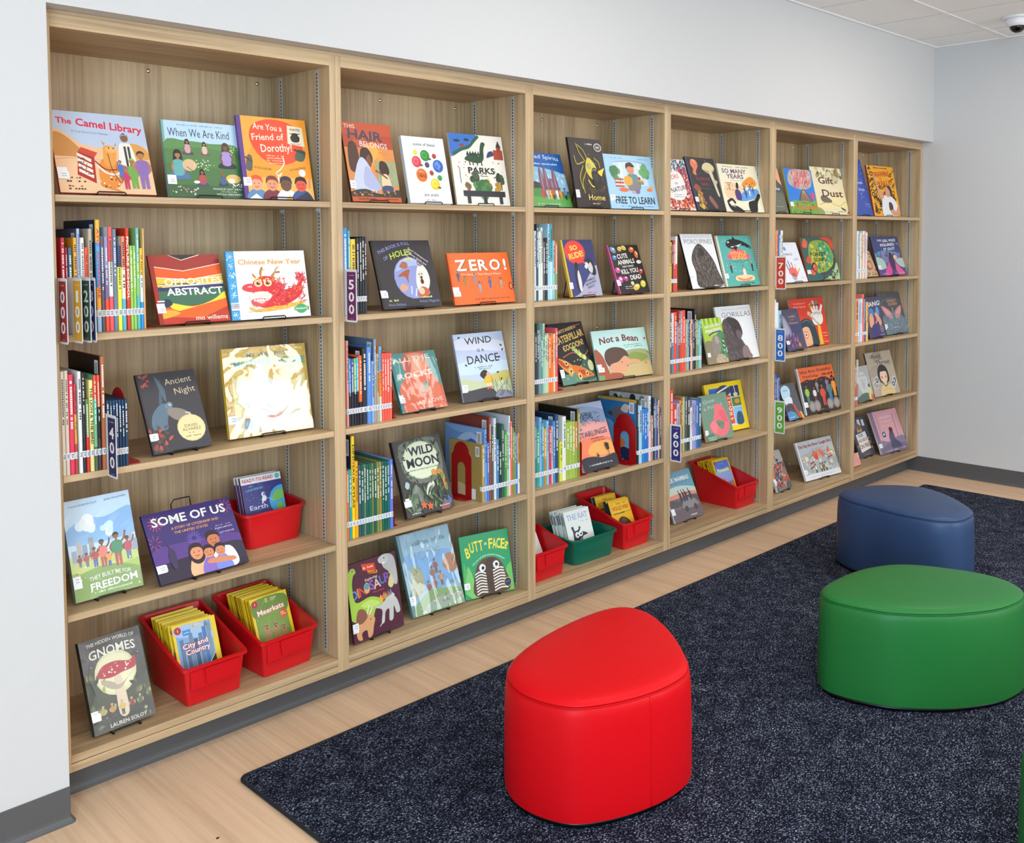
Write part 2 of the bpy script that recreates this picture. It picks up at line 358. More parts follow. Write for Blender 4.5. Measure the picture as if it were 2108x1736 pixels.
# ------------------------------------------------------------------ ottomans
def spline(pts, n=8):
    o = []; N = len(pts)
    for i in range(N):
        p0, p1, p2, p3 = [Vector(pts[(i+j-1) % N]) for j in range(4)]
        for k in range(n):
            t = k/n; o.append(0.5*((2*p1)+(p2-p0)*t+(2*p0-5*p1+4*p2-p3)*t*t+(3*p1-p0-3*p2+p3)*t*t*t))
    return o
def ottoman(label, pts, mat, seam_at, H=0.3575):
    P_ = spline(pts); n = len(P_); c = sum(P_, Vector((0, 0)))/n; P_ = [p-c for p in P_]
    t = thing('ottoman', label, 'ottoman', (c.x, c.y, 0.009), (0, 0, 0), 'pebble-shaped ottomans on the rug')
    def ring(s, z, inset=0):
        o = []
        for i, p in enumerate(P_):
            d = p.normalized(); q = p*s-d*inset; o.append((q.x, q.y, z))
        return o
    S = H-0.022
    m = MB(); m.loft([ring(1.0, 0, 0.002), ring(1.0, 0.0144, 0.002)], True, True); m.build('plinth', M_black, t, True)
    m = MB(); rings = []
    for s, z, i in ((1.0, 0.0145, 0.006), (1.0, 0.015, 0.0), (1.0, 0.0165, -0.006), (1.0, 0.018, -0.0095), (1.0, 0.04, -0.011), (1.0, 0.08, -0.011), (1.0, 0.14, -0.0105), (1.0, 0.2, -0.010), (1.0, 0.27, -0.0085), (1.0, S-0.025, -0.006), (1.0, S-0.012, -0.0035), (1.0, S-0.004, 0.0), (1.0, S, 0.004)): rings.append(ring(s, z, i))
    m.loft(rings, True, True); m.build('side_cover', mat, t, 50)
    m = MB(); rings = []
    for s, z, i in ((0.996, S+0.0005, 0.005), (1.0, S+0.003, 0.0), (0.999, S+0.007, 0.001), (0.99, S+0.0135, 0.006), (0.97, S+0.018, 0.012), (0.92, S+0.0215, 0.016), (0.8, S+0.025, 0.02), (0.5, S+0.0285, 0.01), (0.2, S+0.03, 0.005)): rings.append(ring(s, z, i))
    m.loft(rings, True, True); m.build('seat_top', mat, t, True)
    m = MB(); m.tube([(p.x*1.001, p.y*1.001, S+0.0) for p in P_], 0.002, 5, True); m.build('top_seam', mat, t, True)
    if seam_at is not None:
        i = int(seam_at*n) % n; d = P_[i].normalized(); m = MB()
        pts_ = [(P_[i]*s-d*(ii-0.0002)).to_3d()+Vector((0, 0, z)) for s, z, ii in ((1.0, 0.018, -0.0095), (1.0, 0.04, -0.011), (1.0, 0.08, -0.011), (1.0, 0.14, -0.0105), (1.0, 0.2, -0.010), (1.0, 0.27, -0.0085), (1.0, S-0.025, -0.006), (1.0, S-0.012, -0.0035), (1.0, S-0.004, 0.0))]
        m.tube(pts_, 0.0016, 5); m.build('side_seam', mat, t, True)
    return t
red_pts = [(0.9603,-0.8262),(0.9146,-0.9106),(0.9107,-0.9998),(0.9464,-1.0891),(1.0238,-1.1437),(1.1329,-1.1834),(1.2519,-1.1992),(1.3610,-1.1784),(1.4583,-1.0891),(1.5594,-0.9602),(1.6170,-0.8461),(1.6209,-0.7717),(1.5793,-0.7221),(1.4801,-0.7012),(1.3224,-0.7032),(1.1726,-0.7251),(1.0436,-0.7667)]
grn_pts = [(2.1765,-1.1883),(2.1675,-1.2627),(2.1983,-1.3808),(2.2499,-1.4621),(2.3104,-1.5286),(2.3818,-1.5851),(2.4880,-1.6456),(2.5822,-1.6714),(2.6705,-1.6744),(2.7449,-1.6446),(2.7975,-1.5702),(2.8034,-1.4810),(2.7846,-1.3966),(2.7449,-1.2925),(2.6804,-1.2082),(2.5911,-1.1586),(2.4939,-1.1338),(2.3649,-1.1258),(2.2419,-1.1357)]
blu_pts = [(3.5018,-0.5634),(3.4452,-0.6526),(3.4184,-0.7776),(3.3936,-0.8977),(3.3956,-1.0227),(3.4264,-1.1040),(3.4849,-1.1476),(3.5752,-1.1556),(3.6625,-1.1338),(3.7369,-1.0742),(3.8212,-0.9899),(3.8906,-0.8858),(3.9154,-0.7766),(3.8609,-0.6675),(3.7617,-0.5832),(3.6436,-0.5386),(3.5633,-0.5386)]
ottoman('red vinyl pebble-shaped ottoman in the front, on the rug', red_pts, M_vred, 0.314)
ottoman('green vinyl pebble-shaped ottoman in full view before the blue one', grn_pts, M_vgreen, None)
ottoman('dark blue vinyl pebble-shaped ottoman nearest the bookcases', blu_pts, M_vblue, None)
ottoman('green vinyl ottoman mostly cut off at the lower right corner', [(x-2.5+1.832, y+1.39-2.288) for x, y in grn_pts], M_vgreen, None)

# ------------------------------------------------------------------ ceiling camera
t = thing('dome_camera', 'white round dome security camera fixed to the ceiling tiles', 'camera', (5.17, -0.78, CEIL))
def lathe(m, prof_, n=28): m.loft([[(r_*math.cos(2*math.pi*k/n), r_*math.sin(2*math.pi*k/n), z) for k in range(n)] for r_, z in prof_])
m = MB(); lathe(m, [(0.085, 0), (0.085, -0.006), (0.082, -0.012), (0.06, -0.014)]); m.build('mount_ring', M_white, t, 40, True)
m = MB(); lathe(m, [(0.064, -0.013), (0.066, -0.022), (0.064, -0.036), (0.055, -0.05), (0.044, -0.055)]); m.build('housing', M_white, t, 40, True)
m = MB(); lathe(m, [(0.043, -0.053), (0.04, -0.066), (0.03, -0.08), (0.016, -0.089), (0.003, -0.091)]); m.build('dome_lens', M_lens, t, True, True)
# ------------------------------------------------------------------ printed artwork (flat ink on a cover)
_GL = {}
def glyphs(s, bold=0.0):
    k = (s, bold)
    if k not in _GL:
        c = bpy.data.curves.new('lettering', 'FONT'); c.body = s; c.resolution_u = 2; c.offset = bold
        o = bpy.data.objects.new('lettering', c); COL.objects.link(o)
        me = bpy.data.meshes.new_from_object(o)
        v = [(p.co.x, p.co.y) for p in me.vertices]; f = [tuple(p.vertices) for p in me.polygons]
        bpy.data.objects.remove(o); bpy.data.curves.remove(c); bpy.data.meshes.remove(me)
        _GL[k] = (v, f)
    return _GL[k]
class Art:
    """paints on the rectangle 0..100 by 0..100 (per cent of width and height), layer over layer"""
    STEP = 0.00002
    def __init__(s, mb, w, h, place, seed=1):
        s.mb = mb; s.w = w; s.h = h; s.place = place; s.n = 1; s.k = h/w; s.lo = 0; s.rnd = random.Random(seed)
    def _add(s, pts, faces, c):
        s.n += 1; base = len(s.mb.v); y = s.n*s.STEP
        s.mb.v += [s.place(p[0]/100*s.w, (s.lo+p[1]*(1-s.lo/100))/100*s.h, y) for p in pts]
        s.mb.ink(c)
        for f in faces: s.mb.face(*[base+i for i in f])
    def above(s, lo, c):
        """ground colour, then squeeze what follows into the part above lo per cent"""
        s.r(0, 0, 100, 100, c); s.k *= (1-lo/100); s.lo = lo
    def p(s, pts, c):
        pts = [(min(max(x, 0), 100), min(max(y, 0), 100)) for x, y in pts]
        try: tri = tessellate_polygon([[Vector((x, y, 0)) for x, y in pts]])
        except Exception: return
        s._add(pts, tri, c)
    def r(s, x0, y0, x1, y1, c): s._add([(x0, y0), (x1, y0), (x1, y1), (x0, y1)], [(0, 1, 2, 3)], c)
    def e(s, cx, cy, rx, ry, c, rot=0, n=18):
        ca, sa = math.cos(R(rot)), math.sin(R(rot)); o = []
        for i in range(n):
            x, y = rx*math.cos(2*math.pi*i/n), ry*s.k*math.sin(2*math.pi*i/n)
            o.append((min(max(cx+x*ca-y*sa, 0), 100), min(max(cy+(x*sa+y*ca)/s.k, 0), 100)))
        s._add(o, [tuple(range(n))], c)
    def o(s, cx, cy, r, c): s.e(cx, cy, r, r/s.k, c)
    def b(s, pts, c, n=4): s.p([(q.x, q.y) for q in spline(pts, n)], c)
    def l(s, pts, wd, c, smooth=True):
        if smooth and len(pts) > 2:
            P_ = [Vector(p) for p in pts]; ex = [P_[0]*2-P_[1]]+P_+[P_[-1]*2-P_[-2]]; q = []
            for i in range(1, len(ex)-2):
                p0, p1, p2, p3 = ex[i-1:i+3]
                for k in range(5):
                    t = k/5; q.append(0.5*((2*p1)+(p2-p0)*t+(2*p0-5*p1+4*p2-p3)*t*t+(3*p1-p0-3*p2+p3)*t*t*t))
            pts = [(v.x, v.y) for v in q]+[pts[-1]]
        L_, R_ = [], []
        for i, pnt in enumerate(pts):
            a = pts[max(i-1, 0)]; b_ = pts[min(i+1, len(pts)-1)]
            dx, dy = b_[0]-a[0], (b_[1]-a[1])*s.k; q = math.hypot(dx, dy) or 1
            nx, ny = -dy/q*wd/2, dx/q*wd/2/s.k
            L_.append((pnt[0]+nx, pnt[1]+ny)); R_.append((pnt[0]-nx, pnt[1]-ny))
        n = len(pts); cl = lambda q: (min(max(q[0], 0), 100), min(max(q[1], 0), 100))
        s._add([cl(q) for q in L_+R_], [(i, i+1, n+i+1, n+i) for i in range(n-1)], c)
    def t(s, txt, cx, cy, hgt, c, wid=None, arc=0, rot=0, bold=0.02, sh=0, ser=0):
        """text: hgt is the capital height in per cent of the page height, wid its width in per cent of the page"""
        v, f = glyphs(txt, bold if bold > 0.065 else min(bold, 0.024))
        if not v: return
        x0 = min(q[0] for q in v); x1 = max(q[0] for q in v); sy = hgt/0.70
        sx = (wid/(x1-x0)) if wid else sy*s.k
        mx = (x0+x1)/2; hw = (x1-x0)/2*sx; o = []
        ca, sa = math.cos(R(rot)), math.sin(R(rot))
        for x, y in v:
            X = (x-mx)*sx; Y = (y-0.35)*sy; X += sh*Y/s.k
            Y += arc*(1-(X/hw)**2)-arc*0.5
            X, Y = X*ca-Y*s.k*sa, (X*sa+Y*s.k*ca)/s.k
            o.append((min(max(cx+X, 0.5), 99.5), min(max(cy+Y, 0.5), 99.5)))
        s._add(o, f, c)
    def line(s, cx, cy, wid, hgt, c, n=None):
        """a line of small print too small to read: a row of short strokes"""
        n = n or max(3, int(wid/2.6)); x = cx-wid/2; pts = []; fs = []
        for i in range(n):
            g = wid/n; ww = g*s.rnd.uniform(0.45, 0.8)
            if s.rnd.random() < 0.14: x += g; continue
            hh = hgt*s.rnd.choice((0.7, 0.7, 1.0)); b0 = len(pts)
            pts += [(x, cy-hgt/2), (x+ww, cy-hgt/2), (x+ww, cy-hgt/2+hh), (x, cy-hgt/2+hh)]; fs.append((b0, b0+1, b0+2, b0+3)); x += g
        s._add(pts, fs, c)
    def dots(s, n, x0, y0, x1, y1, r0, r1, cols, ry=1.0):
        for i in range(n): s.e(s.rnd.uniform(x0, x1), s.rnd.uniform(y0, y1), *(lambda q: (q, q/s.k*ry))(s.rnd.uniform(r0, r1)), s.rnd.choice(cols), s.rnd.uniform(0, 90), 8)
    def strokes(s, n, x0, y0, x1, y1, ln, wd, ang, cols, jit=15):
        pts = {}; 
        for i in range(n):
            c = s.rnd.choice(cols); a = R((ang(s) if callable(ang) else ang)+s.rnd.uniform(-jit, jit)); q = s.rnd.uniform(0.6, 1.2)*ln
            x = s.rnd.uniform(x0, x1); y = s.rnd.uniform(y0, y1)
            pts.setdefault(c, []).append((x, y, x+math.cos(a)*q, y+math.sin(a)*q/s.k, a))
        for c, L_ in pts.items():
            P_, F_ = [], []
            for x, y, X, Y, a in L_:
                nx, ny = -math.sin(a)*wd/2, math.cos(a)*wd/2/s.k; b = len(P_); cl = lambda u: min(max(u, 0.3), 99.7)
                P_ += [(cl(x+nx), cl(y+ny)), (cl(x-nx), cl(y-ny)), (cl(X-nx*.3), cl(Y-ny*.3)), (cl(X+nx*.3), cl(Y+ny*.3))]; F_.append((b, b+1, b+2, b+3))
            s._add(P_, F_, c)
    def man(s, x, y, H, shirt, skin='8A5A3C', hair='241A18', legs='3A4A6A', long=False, sit=False, arm=0):
        """a small painted figure, feet at x, y, H per cent of the page high"""
        u = H*s.k  # height in width units
        if sit:
            s.b([(x-.30*u, y), (x+.30*u, y), (x+.24*u, y+.16*H), (x, y+.2*H), (x-.24*u, y+.16*H)], legs); y0 = y+.12*H; T = .45
        else:
            s.p([(x-.10*u, y), (x-.02*u, y), (x, y+.42*H), (x+.02*u, y), (x+.10*u, y), (x+.11*u, y+.5*H), (x-.11*u, y+.5*H)], legs); y0 = y+.4*H; T = .36
        if long: s.b([(x-.13*u, y0+T*.55*H), (x-.12*u, y0+(T+.2)*H), (x, y0+(T+.3)*H), (x+.12*u, y0+(T+.2)*H), (x+.13*u, y0+T*.55*H)], hair)
        s.b([(x-.14*u, y0), (x+.14*u, y0), (x+.17*u, y0+T*.8*H), (x+.05*u, y0+T*H), (x-.05*u, y0+T*H), (x-.17*u, y0+T*.8*H)], shirt)
        for d in (-1, 1):
            e = arm if d > 0 else 0
            s.l([(x+d*.15*u, y0+T*.8*H), (x+d*(.21+.05*e)*u, y0+T*(.45+.7*e)*H), (x+d*(.16+.15*e)*u, y0+T*(.15+1.5*e)*H)], .06*u, skin)
        s.r(x-.03*u, y0+T*.95*H, x+.03*u, y0+(T+.06)*H, skin)
        s.o(x, y0+(T+.13)*H, .085*u, skin)
        s.b([(x-.095*u, y0+(T+.12)*H), (x-.085*u, y0+(T+.2)*H), (x, y0+(T+.245)*H), (x+.085*u, y0+(T+.2)*H), (x+.095*u, y0+(T+.13)*H), (x+.05*u, y0+(T+.175)*H), (x-.05*u, y0+(T+.175)*H)], hair)
    def bush(s, x, y, r, cols, n=9):
        for i in range(n):
            a = s.rnd.uniform(0, 6.28); q = s.rnd.uniform(0, .7)*r
            s.o(x+math.cos(a)*q, y+math.sin(a)*q/s.k, r*s.rnd.uniform(.3, .55), s.rnd.choice(cols))
    def leaf(s, x, y, ln, wd, rot, c):
        ca, sa = math.cos(R(rot)), math.sin(R(rot)); o = []
        for u, v in ((0, 0), (.3, .5), (.65, .4), (1, 0), (.65, -.4), (.3, -.5)):
            X, Y = u*ln, v*wd; o.append((x+X*ca-Y*sa, y+(X*sa+Y*ca)/s.k))
        s.p(o, c)
    def face_(s, x, y, r, skin, hair, long=True):
        if long: s.e(x, y-r*.3/s.k, r*1.3, r*1.5/s.k, hair)
        s.e(x, y, r, r*1.15/s.k, skin)
        s.b([(x-r*1.1, y+r*.1/s.k), (x-r*.9, y+r*1.1/s.k), (x, y+r*1.45/s.k), (x+r*.9, y+r*1.1/s.k), (x+r*1.1, y+r*.1/s.k), (x+r*.6, y+r*.65/s.k), (x-r*.5, y+r*.7/s.k)], hair)
        for d in (-1, 1): s.o(x+d*r*.38, y+r*.05/s.k, r*.09, '1A1413')
        s.l([(x-r*.35, y-r*.45/s.k), (x, y-r*.58/s.k), (x+r*.35, y-r*.45/s.k)], r*.09, '7A2E28')
    def sticker(s, y0=18, y1=27, x1=9): s.r(0, y0, x1, y1, 'EDEDEE')

# every display cover: function painting it
def c_camel(a):
    a.r(0,0,100,100,'B9C4D8'); a.b([(0,72),(12,74),(30,60),(60,56),(85,60),(100,55),(100,0),(0,0)],'E9B98A'); a.b([(0,70),(10,72),(24,58),(30,45),(0,40)],'C98A4A'); a.b([(68,52),(80,64),(95,60),(100,45),(70,42)],'D99A4E')
    a.r(0,0,100,44,'EDBE94'); a.l([(0,40),(30,43),(60,40),(100,42)],1.2,'E0A878')
    a.t('The',15,88,7,'D8283F',16,rot=-2,bold=.03); a.t('Camel Library',62,85,9,'D8283F',70,rot=-4,bold=.03); a.t('A True Story From Pakistan',40,75,2.4,'50607A',38,rot=-2,bold=0)
    a.b([(42,22),(46,40),(56,45),(63,38),(66,20),(60,8),(46,10)],'E08A3C'); a.b([(50,36),(51,56),(55,60),(63,58),(64,48),(60,36)],'E59A48'); a.e(59,55,6,4,'EFAE62'); a.p([(52,60),(50,66),(54,62)],'D98A3C'); a.p([(63,60),(66,65),(65,59)],'D98A3C'); a.o(57,57,.8,'221A14'); a.o(62,57,.8,'221A14')
    a.b([(44,14),(62,4),(64,2),(44,8)],'D98536'); a.l([(42,34),(50,26),(60,24),(66,28)],2.2,'EAD9D0'); a.l([(40,40),(50,30),(62,30)],1.4,'8A2F2A'); a.l([(55,50),(57,30),(64,14),(66,22),(63,40)],.7,'3A2418')
    a.dots(14,46,8,64,30,.5,1.1,['8A2F2A','EAD9D0','3A2418']); a.p([(20,22),(38,12),(40,44),(24,50)],'B0302C')
    for i in range(4): a.p([(22,26+i*6.5),(36,18+i*6.5),(36.6,22+i*6.5),(22.6,29.5+i*6.5)],'E9DCC8'); a.dots(5,24,23+i*6,34,26+i*6,.5,1.0,['3E7A9A','C9503A','3F6B4A'])
    a.p([(24,50),(40,44),(44,50),(28,56)],'C94A3A')
    a.b([(66,24),(68,60),(75,64),(82,60),(84,26)],'E9E0D6'); a.r(73,34,75.5,60,'3A3F3C'); a.r(77,34,79.5,60,'3A3F3C'); a.o(75.5,70,4,'8A5A3C'); a.b([(71,71),(75,77),(80,72),(78,75),(73,75)],'1E1A18')
    a.man(70,6,28,'C23A5A','A8714A','C23A5A','C23A5A',True); a.man(79,7,38,'6FA34A','A8714A','8AB85A','6FA34A'); a.man(90,7,48,'8A6AA8','B07C52','3A2A20','8A6AA8'); a.man(66,20,22,'4A6FB0','A8714A','4A6FB0','4A6FB0')
    a.line(18,18,16,1.6,'5A3A2A'); a.line(18,14,20,2.4,'4A2A20'); a.line(18,8,18,1.6,'5A3A2A'); a.line(18,5,18,2.4,'4A2A20'); a.sticker(20,30,10)
def c_kind(a):
    a.r(0,0,100,100,'B8D3EA'); a.r(0,0,3,100,'7FA9A0'); a.b([(0,70),(30,74),(60,72),(100,66),(100,0),(0,0)],'5C8A4E'); a.r(0,0,100,62,'47733F'); a.b([(0,60),(50,66),(100,56),(100,40),(0,44)],'4F7D45'); a.r(0,0,100,16,'3C6238')
    a.line(50,95,60,1.5,'6F8CA5'); a.t('When We Are Kind',47,85,11,'28324A',80,bold=0)
    a.man(30,56,24,'C7A2AA','8A5A3C','1E1815','5A3F50',True,True); a.man(52,56,21,'D0C0B0','A8714A','1E1815','8A4A50',True,True); a.man(80,40,40,'A68FC9','7A4C33','4A2E20','2A2A33',True,True); a.man(16,24,44,'5FA8A8','A8714A','221A18','4E6FA0',True,True); a.e(30,42,9,8,'D9B48A'); a.l([(26,40),(34,34)],.8,'5A3A24')
    a.man(45,15,26,'B04A4A','8A5A3C','17120F','3F4E6A',True,True); a.man(72,16,22,'3F5F8A','8A5A3C','B03A3A','2F3F5A',False,True); a.e(86,26,10,6,'E2B66A'); a.e(83,23,5,3.5,'F0E2C8'); a.e(37,20,4,2,'F0E8E0')
    a.dots(26,36,36,62,50,.6,1.0,['E8EBD8','D9D9A0']); a.dots(16,5,3,40,14,.8,1.3,['D98A8A','E9DADA']); a.dots(14,84,14,98,20,.8,1.2,['E9C9C9','EDE6D6']); a.dots(18,82,58,98,70,.5,.8,['C8D890'])
    a.t('MONIQUE GRAY SMITH',76,11.5,2.6,'E9EDE0',38,bold=0); a.line(78,8,22,1.2,'C9D6C0'); a.t('NICOLA NEIDHARDT',78,4.5,2.6,'E9EDE0',34,bold=0); a.sticker(18,28,11)
def c_friend(a):
    a.r(0,0,100,100,'F39A2B'); a.b([(0,100),(40,100),(15,60),(0,50)],'F2A73C'); a.r(0,0,100,26,'F5B45C'); a.r(0,0,6,100,'5B3A86')
    a.b([(16,70),(22,90),(50,98),(80,92),(92,72),(85,52),(60,42),(32,48)],'E8471F')
    a.t('Are You a',43,88,7.5,'F6E3D0',42,rot=-2,bold=.01); a.t('Friend of',42,76,8,'F6E3D0',46,rot=3,bold=.01); a.t('Dorothy?',53,63,9.5,'F6E3D0',46,rot=4,bold=.01)
    for i in range(4): a.line(50,53-i*3,26,1.5,'F5C9A0')
    a.p([(72,92),(94,90),(95,66),(70,69)],'EADFC0'); a.t('WANTED',83,87,3,'2A2420',16,bold=.02); a.e(82,80,5,3,'1E1B1A'); a.r(75,81.5,90,82.5,'1E1B1A'); a.b([(77,72),(87,72),(88,79),(76,79)],'24201E'); a.t('DOROTHY',82,69,2,'2A2420',15,bold=0)
    a.b([(78,50),(90,48),(95,60),(84,62)],'4A5A4A'); a.l([(78,62),(94,58)],2.5,'2C332E'); a.b([(6,36),(14,34),(16,50),(10,52)],'5A5A50'); a.l([(6,50),(16,44)],2,'3A3A36')
    a.t('KYLE LUKOFF',30,37,2.6,'5A3418',24,rot=-6,bold=0); a.t('LEVI HASTINGS',80,38,2.6,'5A3418',24,rot=10,bold=0)
    a.l([(60,52),(61,44),(54,36),(48,32),(52,28),(56,32),(50,26),(54,14)],1.3,'F4ECE4')
    for x,sk,hr,sh in ((18,'E9A27A','E0521E','5A8AB0'),(40,'E0906A','7A3A28','7A2E3A'),(60,'6A4630','2A2540','EDEDF0'),(82,'D95038','1A1616','34508A')):
        a.b([(x-14,0),(x-10,9),(x,12),(x+10,9),(x+14,0)],sh); a.face_(x,18,8,sk,hr,False)
    a.p([(92,14),(94,26),(97,26),(96,14)],'E0906A'); a.o(86,33,5,'F3EFE8'); a.p([(6,0),(24,0),(16,6)],'EDEDF0'); a.p([(70,0),(99,0),(90,10)],'2E2A40'); a.p([(58,0),(64,5),(70,0)],'F2C230'); a.sticker(15,24,11)
def c_stripes(a):
    a.r(0,0,100,100,'A02B22'); a.p([(28,100),(70,100),(45,92)],'2B2422'); a.l([(28,100),(45,92),(72,99.5)],.9,'F0E6DC',False)
    a.p([(0,84),(45,76),(100,86),(100,70),(50,63),(0,68)],'EE5A1E'); a.l([(0,84),(45,76),(100,86)],1,'F0E6DC',False); a.p([(0,68),(50,63),(100,70),(100,60),(50,56),(0,57)],'F0C22E'); a.l([(0,68),(50,63),(100,70)],1,'F0E6DC',False)
    a.r(0,46,100,58,'2B3560'); a.p([(0,57),(50,56),(100,60),(100,56),(0,53)],'E9B82A'); a.p([(0,48),(40,46),(100,52),(100,34),(60,26),(10,24),(0,34)],'3A6A50'); a.b([(20,30),(50,24),(80,32),(100,44),(100,30),(60,16),(24,20)],'E8D43A'); a.p([(0,30),(30,18),(100,34),(100,0),(0,0)],'E8601E'); a.p([(0,12),(60,6),(100,22),(100,0),(0,0)],'C0331E'); a.b([(4,18),(20,20),(30,14),(4,8)],'F0A830'); a.b([(0,30),(16,36),(22,28),(6,22)],'22304A')
    a.l([(0,57),(50,55),(100,59)],1,'F0E6DC',False); a.r(0,0,6,100,'9A2A20'); a.t('OPPOSITES',57,61,9,'F3EFE8',82,rot=1,bold=.015); a.l([(12,53),(100,56)],.8,'F0E6DC',False); a.t('ABSTRACT',57,46,10,'F6F3EE',80,bold=.025); a.t('mo willems',74,7,6.5,'F0DCC8',46,bold=.01); a.sticker(16,30,11); a.r(2,32,12,34,'E8E8E8')
def c_dragon(a):
    a.r(0,0,100,100,'EFEFF0'); a.r(0,0,10,100,'3D9BD0'); a.dots(34,1,2,9,98,.4,1.2,['9AD2EE','D8F0FA'])
    for y in (8,22,36,50,64,78,92):
        for q in range(6): a.l([(5,y),(5+3.4*math.cos(q*1.05),y+4.2*math.sin(q*1.05))],.5,'D8F0FA',False)
    a.t('Chinese New Year',54,84,7.5,'EBA23C',80,bold=.012)
    a.b([(22,18),(34,14),(60,20),(96,22),(74,14),(44,10),(26,12)],'E8B23C'); a.strokes(70,24,10,92,22,7,.7,10,['D8952E','E8B23C','F0C860'],30)
    a.b([(52,20),(60,36),(72,42),(84,46),(90,56),(97,60),(92,48),(92,36),(82,26),(66,18)],'D8202A'); a.strokes(120,54,20,94,46,5,1.0,60,['B81820','E8303A','E8A03A','C81C26'],60); a.strokes(60,86,50,98,64,5,1.2,60,['E83A44','D8202A','F06A6A'],80)
    a.b([(28,40),(30,54),(40,62),(54,61),(64,52),(68,40),(64,26),(54,18),(40,16),(32,22)],'D8202A'); a.strokes(90,50,20,70,60,5,1.2,0,['EE4A50','B81820','F07A6A','D8202A'],90)
    a.b([(16,44),(18,50),(28,52),(40,46),(36,40),(24,40)],'E8383F'); a.b([(22,47),(26,49),(28,46)],'F5A0A0'); a.b([(24,30),(28,38),(42,40),(52,34),(44,24),(32,20)],'F3D8CC'); a.b([(26,28),(36,30),(46,28),(42,20),(32,18),(26,22)],'E8484F'); a.b([(30,27),(38,29),(43,26),(38,22)],'F0B8B0')
    for q in range(6): a.p([(26+q*3.6,37+q*.5),(28+q*3.6,33+q*.5),(29.6+q*3.6,37+q*.5)],'FAF8F4')
    for q in range(5): a.p([(28+q*3.6,26),(29.6+q*3.6,30),(31.4+q*3.6,26)],'FAF8F4')
    for x,y in ((36,52),(48,52)): a.e(x,y,5,5,'F0E4C8'); a.e(x,y,3.6,3.6,'E8A83A'); a.e(x,y,2.2,2.2,'221A18'); a.o(x+1,y+1,.7,'FFFFFF'); a.l([(x-5,y+4),(x,y+7),(x+5,y+4)],1.2,'F0C84A')
    a.l([(41,60),(40,68),(43,76)],2.2,'B07A34'); a.l([(41,60),(42,70),(46,73)],1,'D8A85A'); a.l([(54,60),(58,67),(65,68)],2.2,'B07A34'); a.l([(57,64),(60,72),(64,76)],1.4,'C89A50'); a.l([(34,60),(30,66),(33,60)],1.6,'E8A03A'); a.dots(22,40,54,60,62,.6,1.3,['F0C84A','E83A40','FFFFFF'])
    a.t('Julie Murray',28,11,2,'90909A',17,bold=0); a.e(88,12,7,7,'3FA060'); a.r(79,9.5,98,14.5,'3FA060'); a.t('HOLIDAYS',88,12,2.4,'F0F4EC',16,bold=.02); a.sticker(14,24,10)
def c_hare(a):
    a.r(0,0,100,100,'3B3A40'); a.r(0,0,3,100,'2A292E'); a.b([(10,30),(12,46),(26,58),(40,60),(44,52),(36,40),(32,28)],'5F7486'); a.b([(36,56),(44,62),(50,58),(44,52)],'6F8494'); a.b([(28,60),(34,80),(38,92),(36,76),(34,62)],'4E5F6E'); a.b([(40,62),(42,78),(30,96),(34,76)],'566876'); a.o(45,58,1.8,'E8EDEE'); a.o(45,58,.8,'1A1A1E')
    a.b([(38,48),(44,54),(60,52),(72,46),(64,40),(50,38)],'8E8478'); a.l([(68,46),(75,44),(74,38)],3,'C9C0AC'); a.l([(73,44),(72,36)],1.2,'E8E8E8')
    a.e(72,26,24,17,'E2CF94'); a.e(72,26,22,15.5,'EAD9A2'); a.t('Ancient',68,88,8,'D8CBA8',46,rot=4,bold=-.005); a.t('Night',76,75,8,'D8CBA8',36,rot=4,bold=-.005); a.t('DAVID',72,29,3.6,'6A5838',22,bold=0); a.t('ALVAREZ',72,24.5,3.6,'6A5838',32,bold=0); a.line(72,20,12,1.6,'8A7850'); a.line(72,16,26,1.8,'8A7850')
    for i in range(34): a.leaf(a.rnd.uniform(4,34),a.rnd.uniform(2,30),9,4.5,a.rnd.uniform(20,150),a.rnd.choice(['A8443C','C0574A','5E5048','4A4444']))
    for i in range(10): a.leaf(a.rnd.uniform(2,14),a.rnd.uniform(84,98),8,4,a.rnd.uniform(-40,40),a.rnd.choice(['A8443C','C0574A','5E5048']))
    a.sticker(17,25,14)
def c_goose(a):
    a.r(0,0,100,100,'F0E4A8'); a.r(0,0,100,3.5,'E2B83A'); a.r(0,96.5,100,100,'E2B83A'); a.r(96,0,100,100,'E2B83A'); a.r(0,0,9,100,'E2B83A'); a.b([(12,94),(94,94),(94,64),(60,58),(12,66)],'E5C04A')
    for i in range(22): a.l([(1,3+i*4.4),(5,5+i*4.4),(9,3+i*4.4)],.5,'B8892A',False)
    a.t('MY VERY FIRST',54,91,4.5,'1F7A8A',52,bold=.01); a.t('MOTHER GOOSE',55,82,7.5,'2AA3A8',86,arc=1.5,bold=.03)
    a.b([(20,40),(30,62),(46,66),(60,58),(70,40),(66,20),(40,12),(24,20)],'F4F0E8'); a.b([(34,60),(38,80),(46,78),(48,62)],'F6F3EC'); a.p([(46,76),(56,72),(47,70)],'E8A03A'); a.b([(60,30),(74,46),(84,40),(80,20),(66,12)],'EADFC0'); a.e(24,20,5,6,'C99A6A'); a.e(24,13,6,6,'7FA0C0'); a.e(50,16,8,5,'E0907A'); a.e(62,18,7,4,'E0A08A'); a.o(87,69,6.5,'DDBE5A'); a.o(87,69,5,'E8D48A'); a.line(54,5,56,3,'C9A88A'); a.sticker(17,24,8)
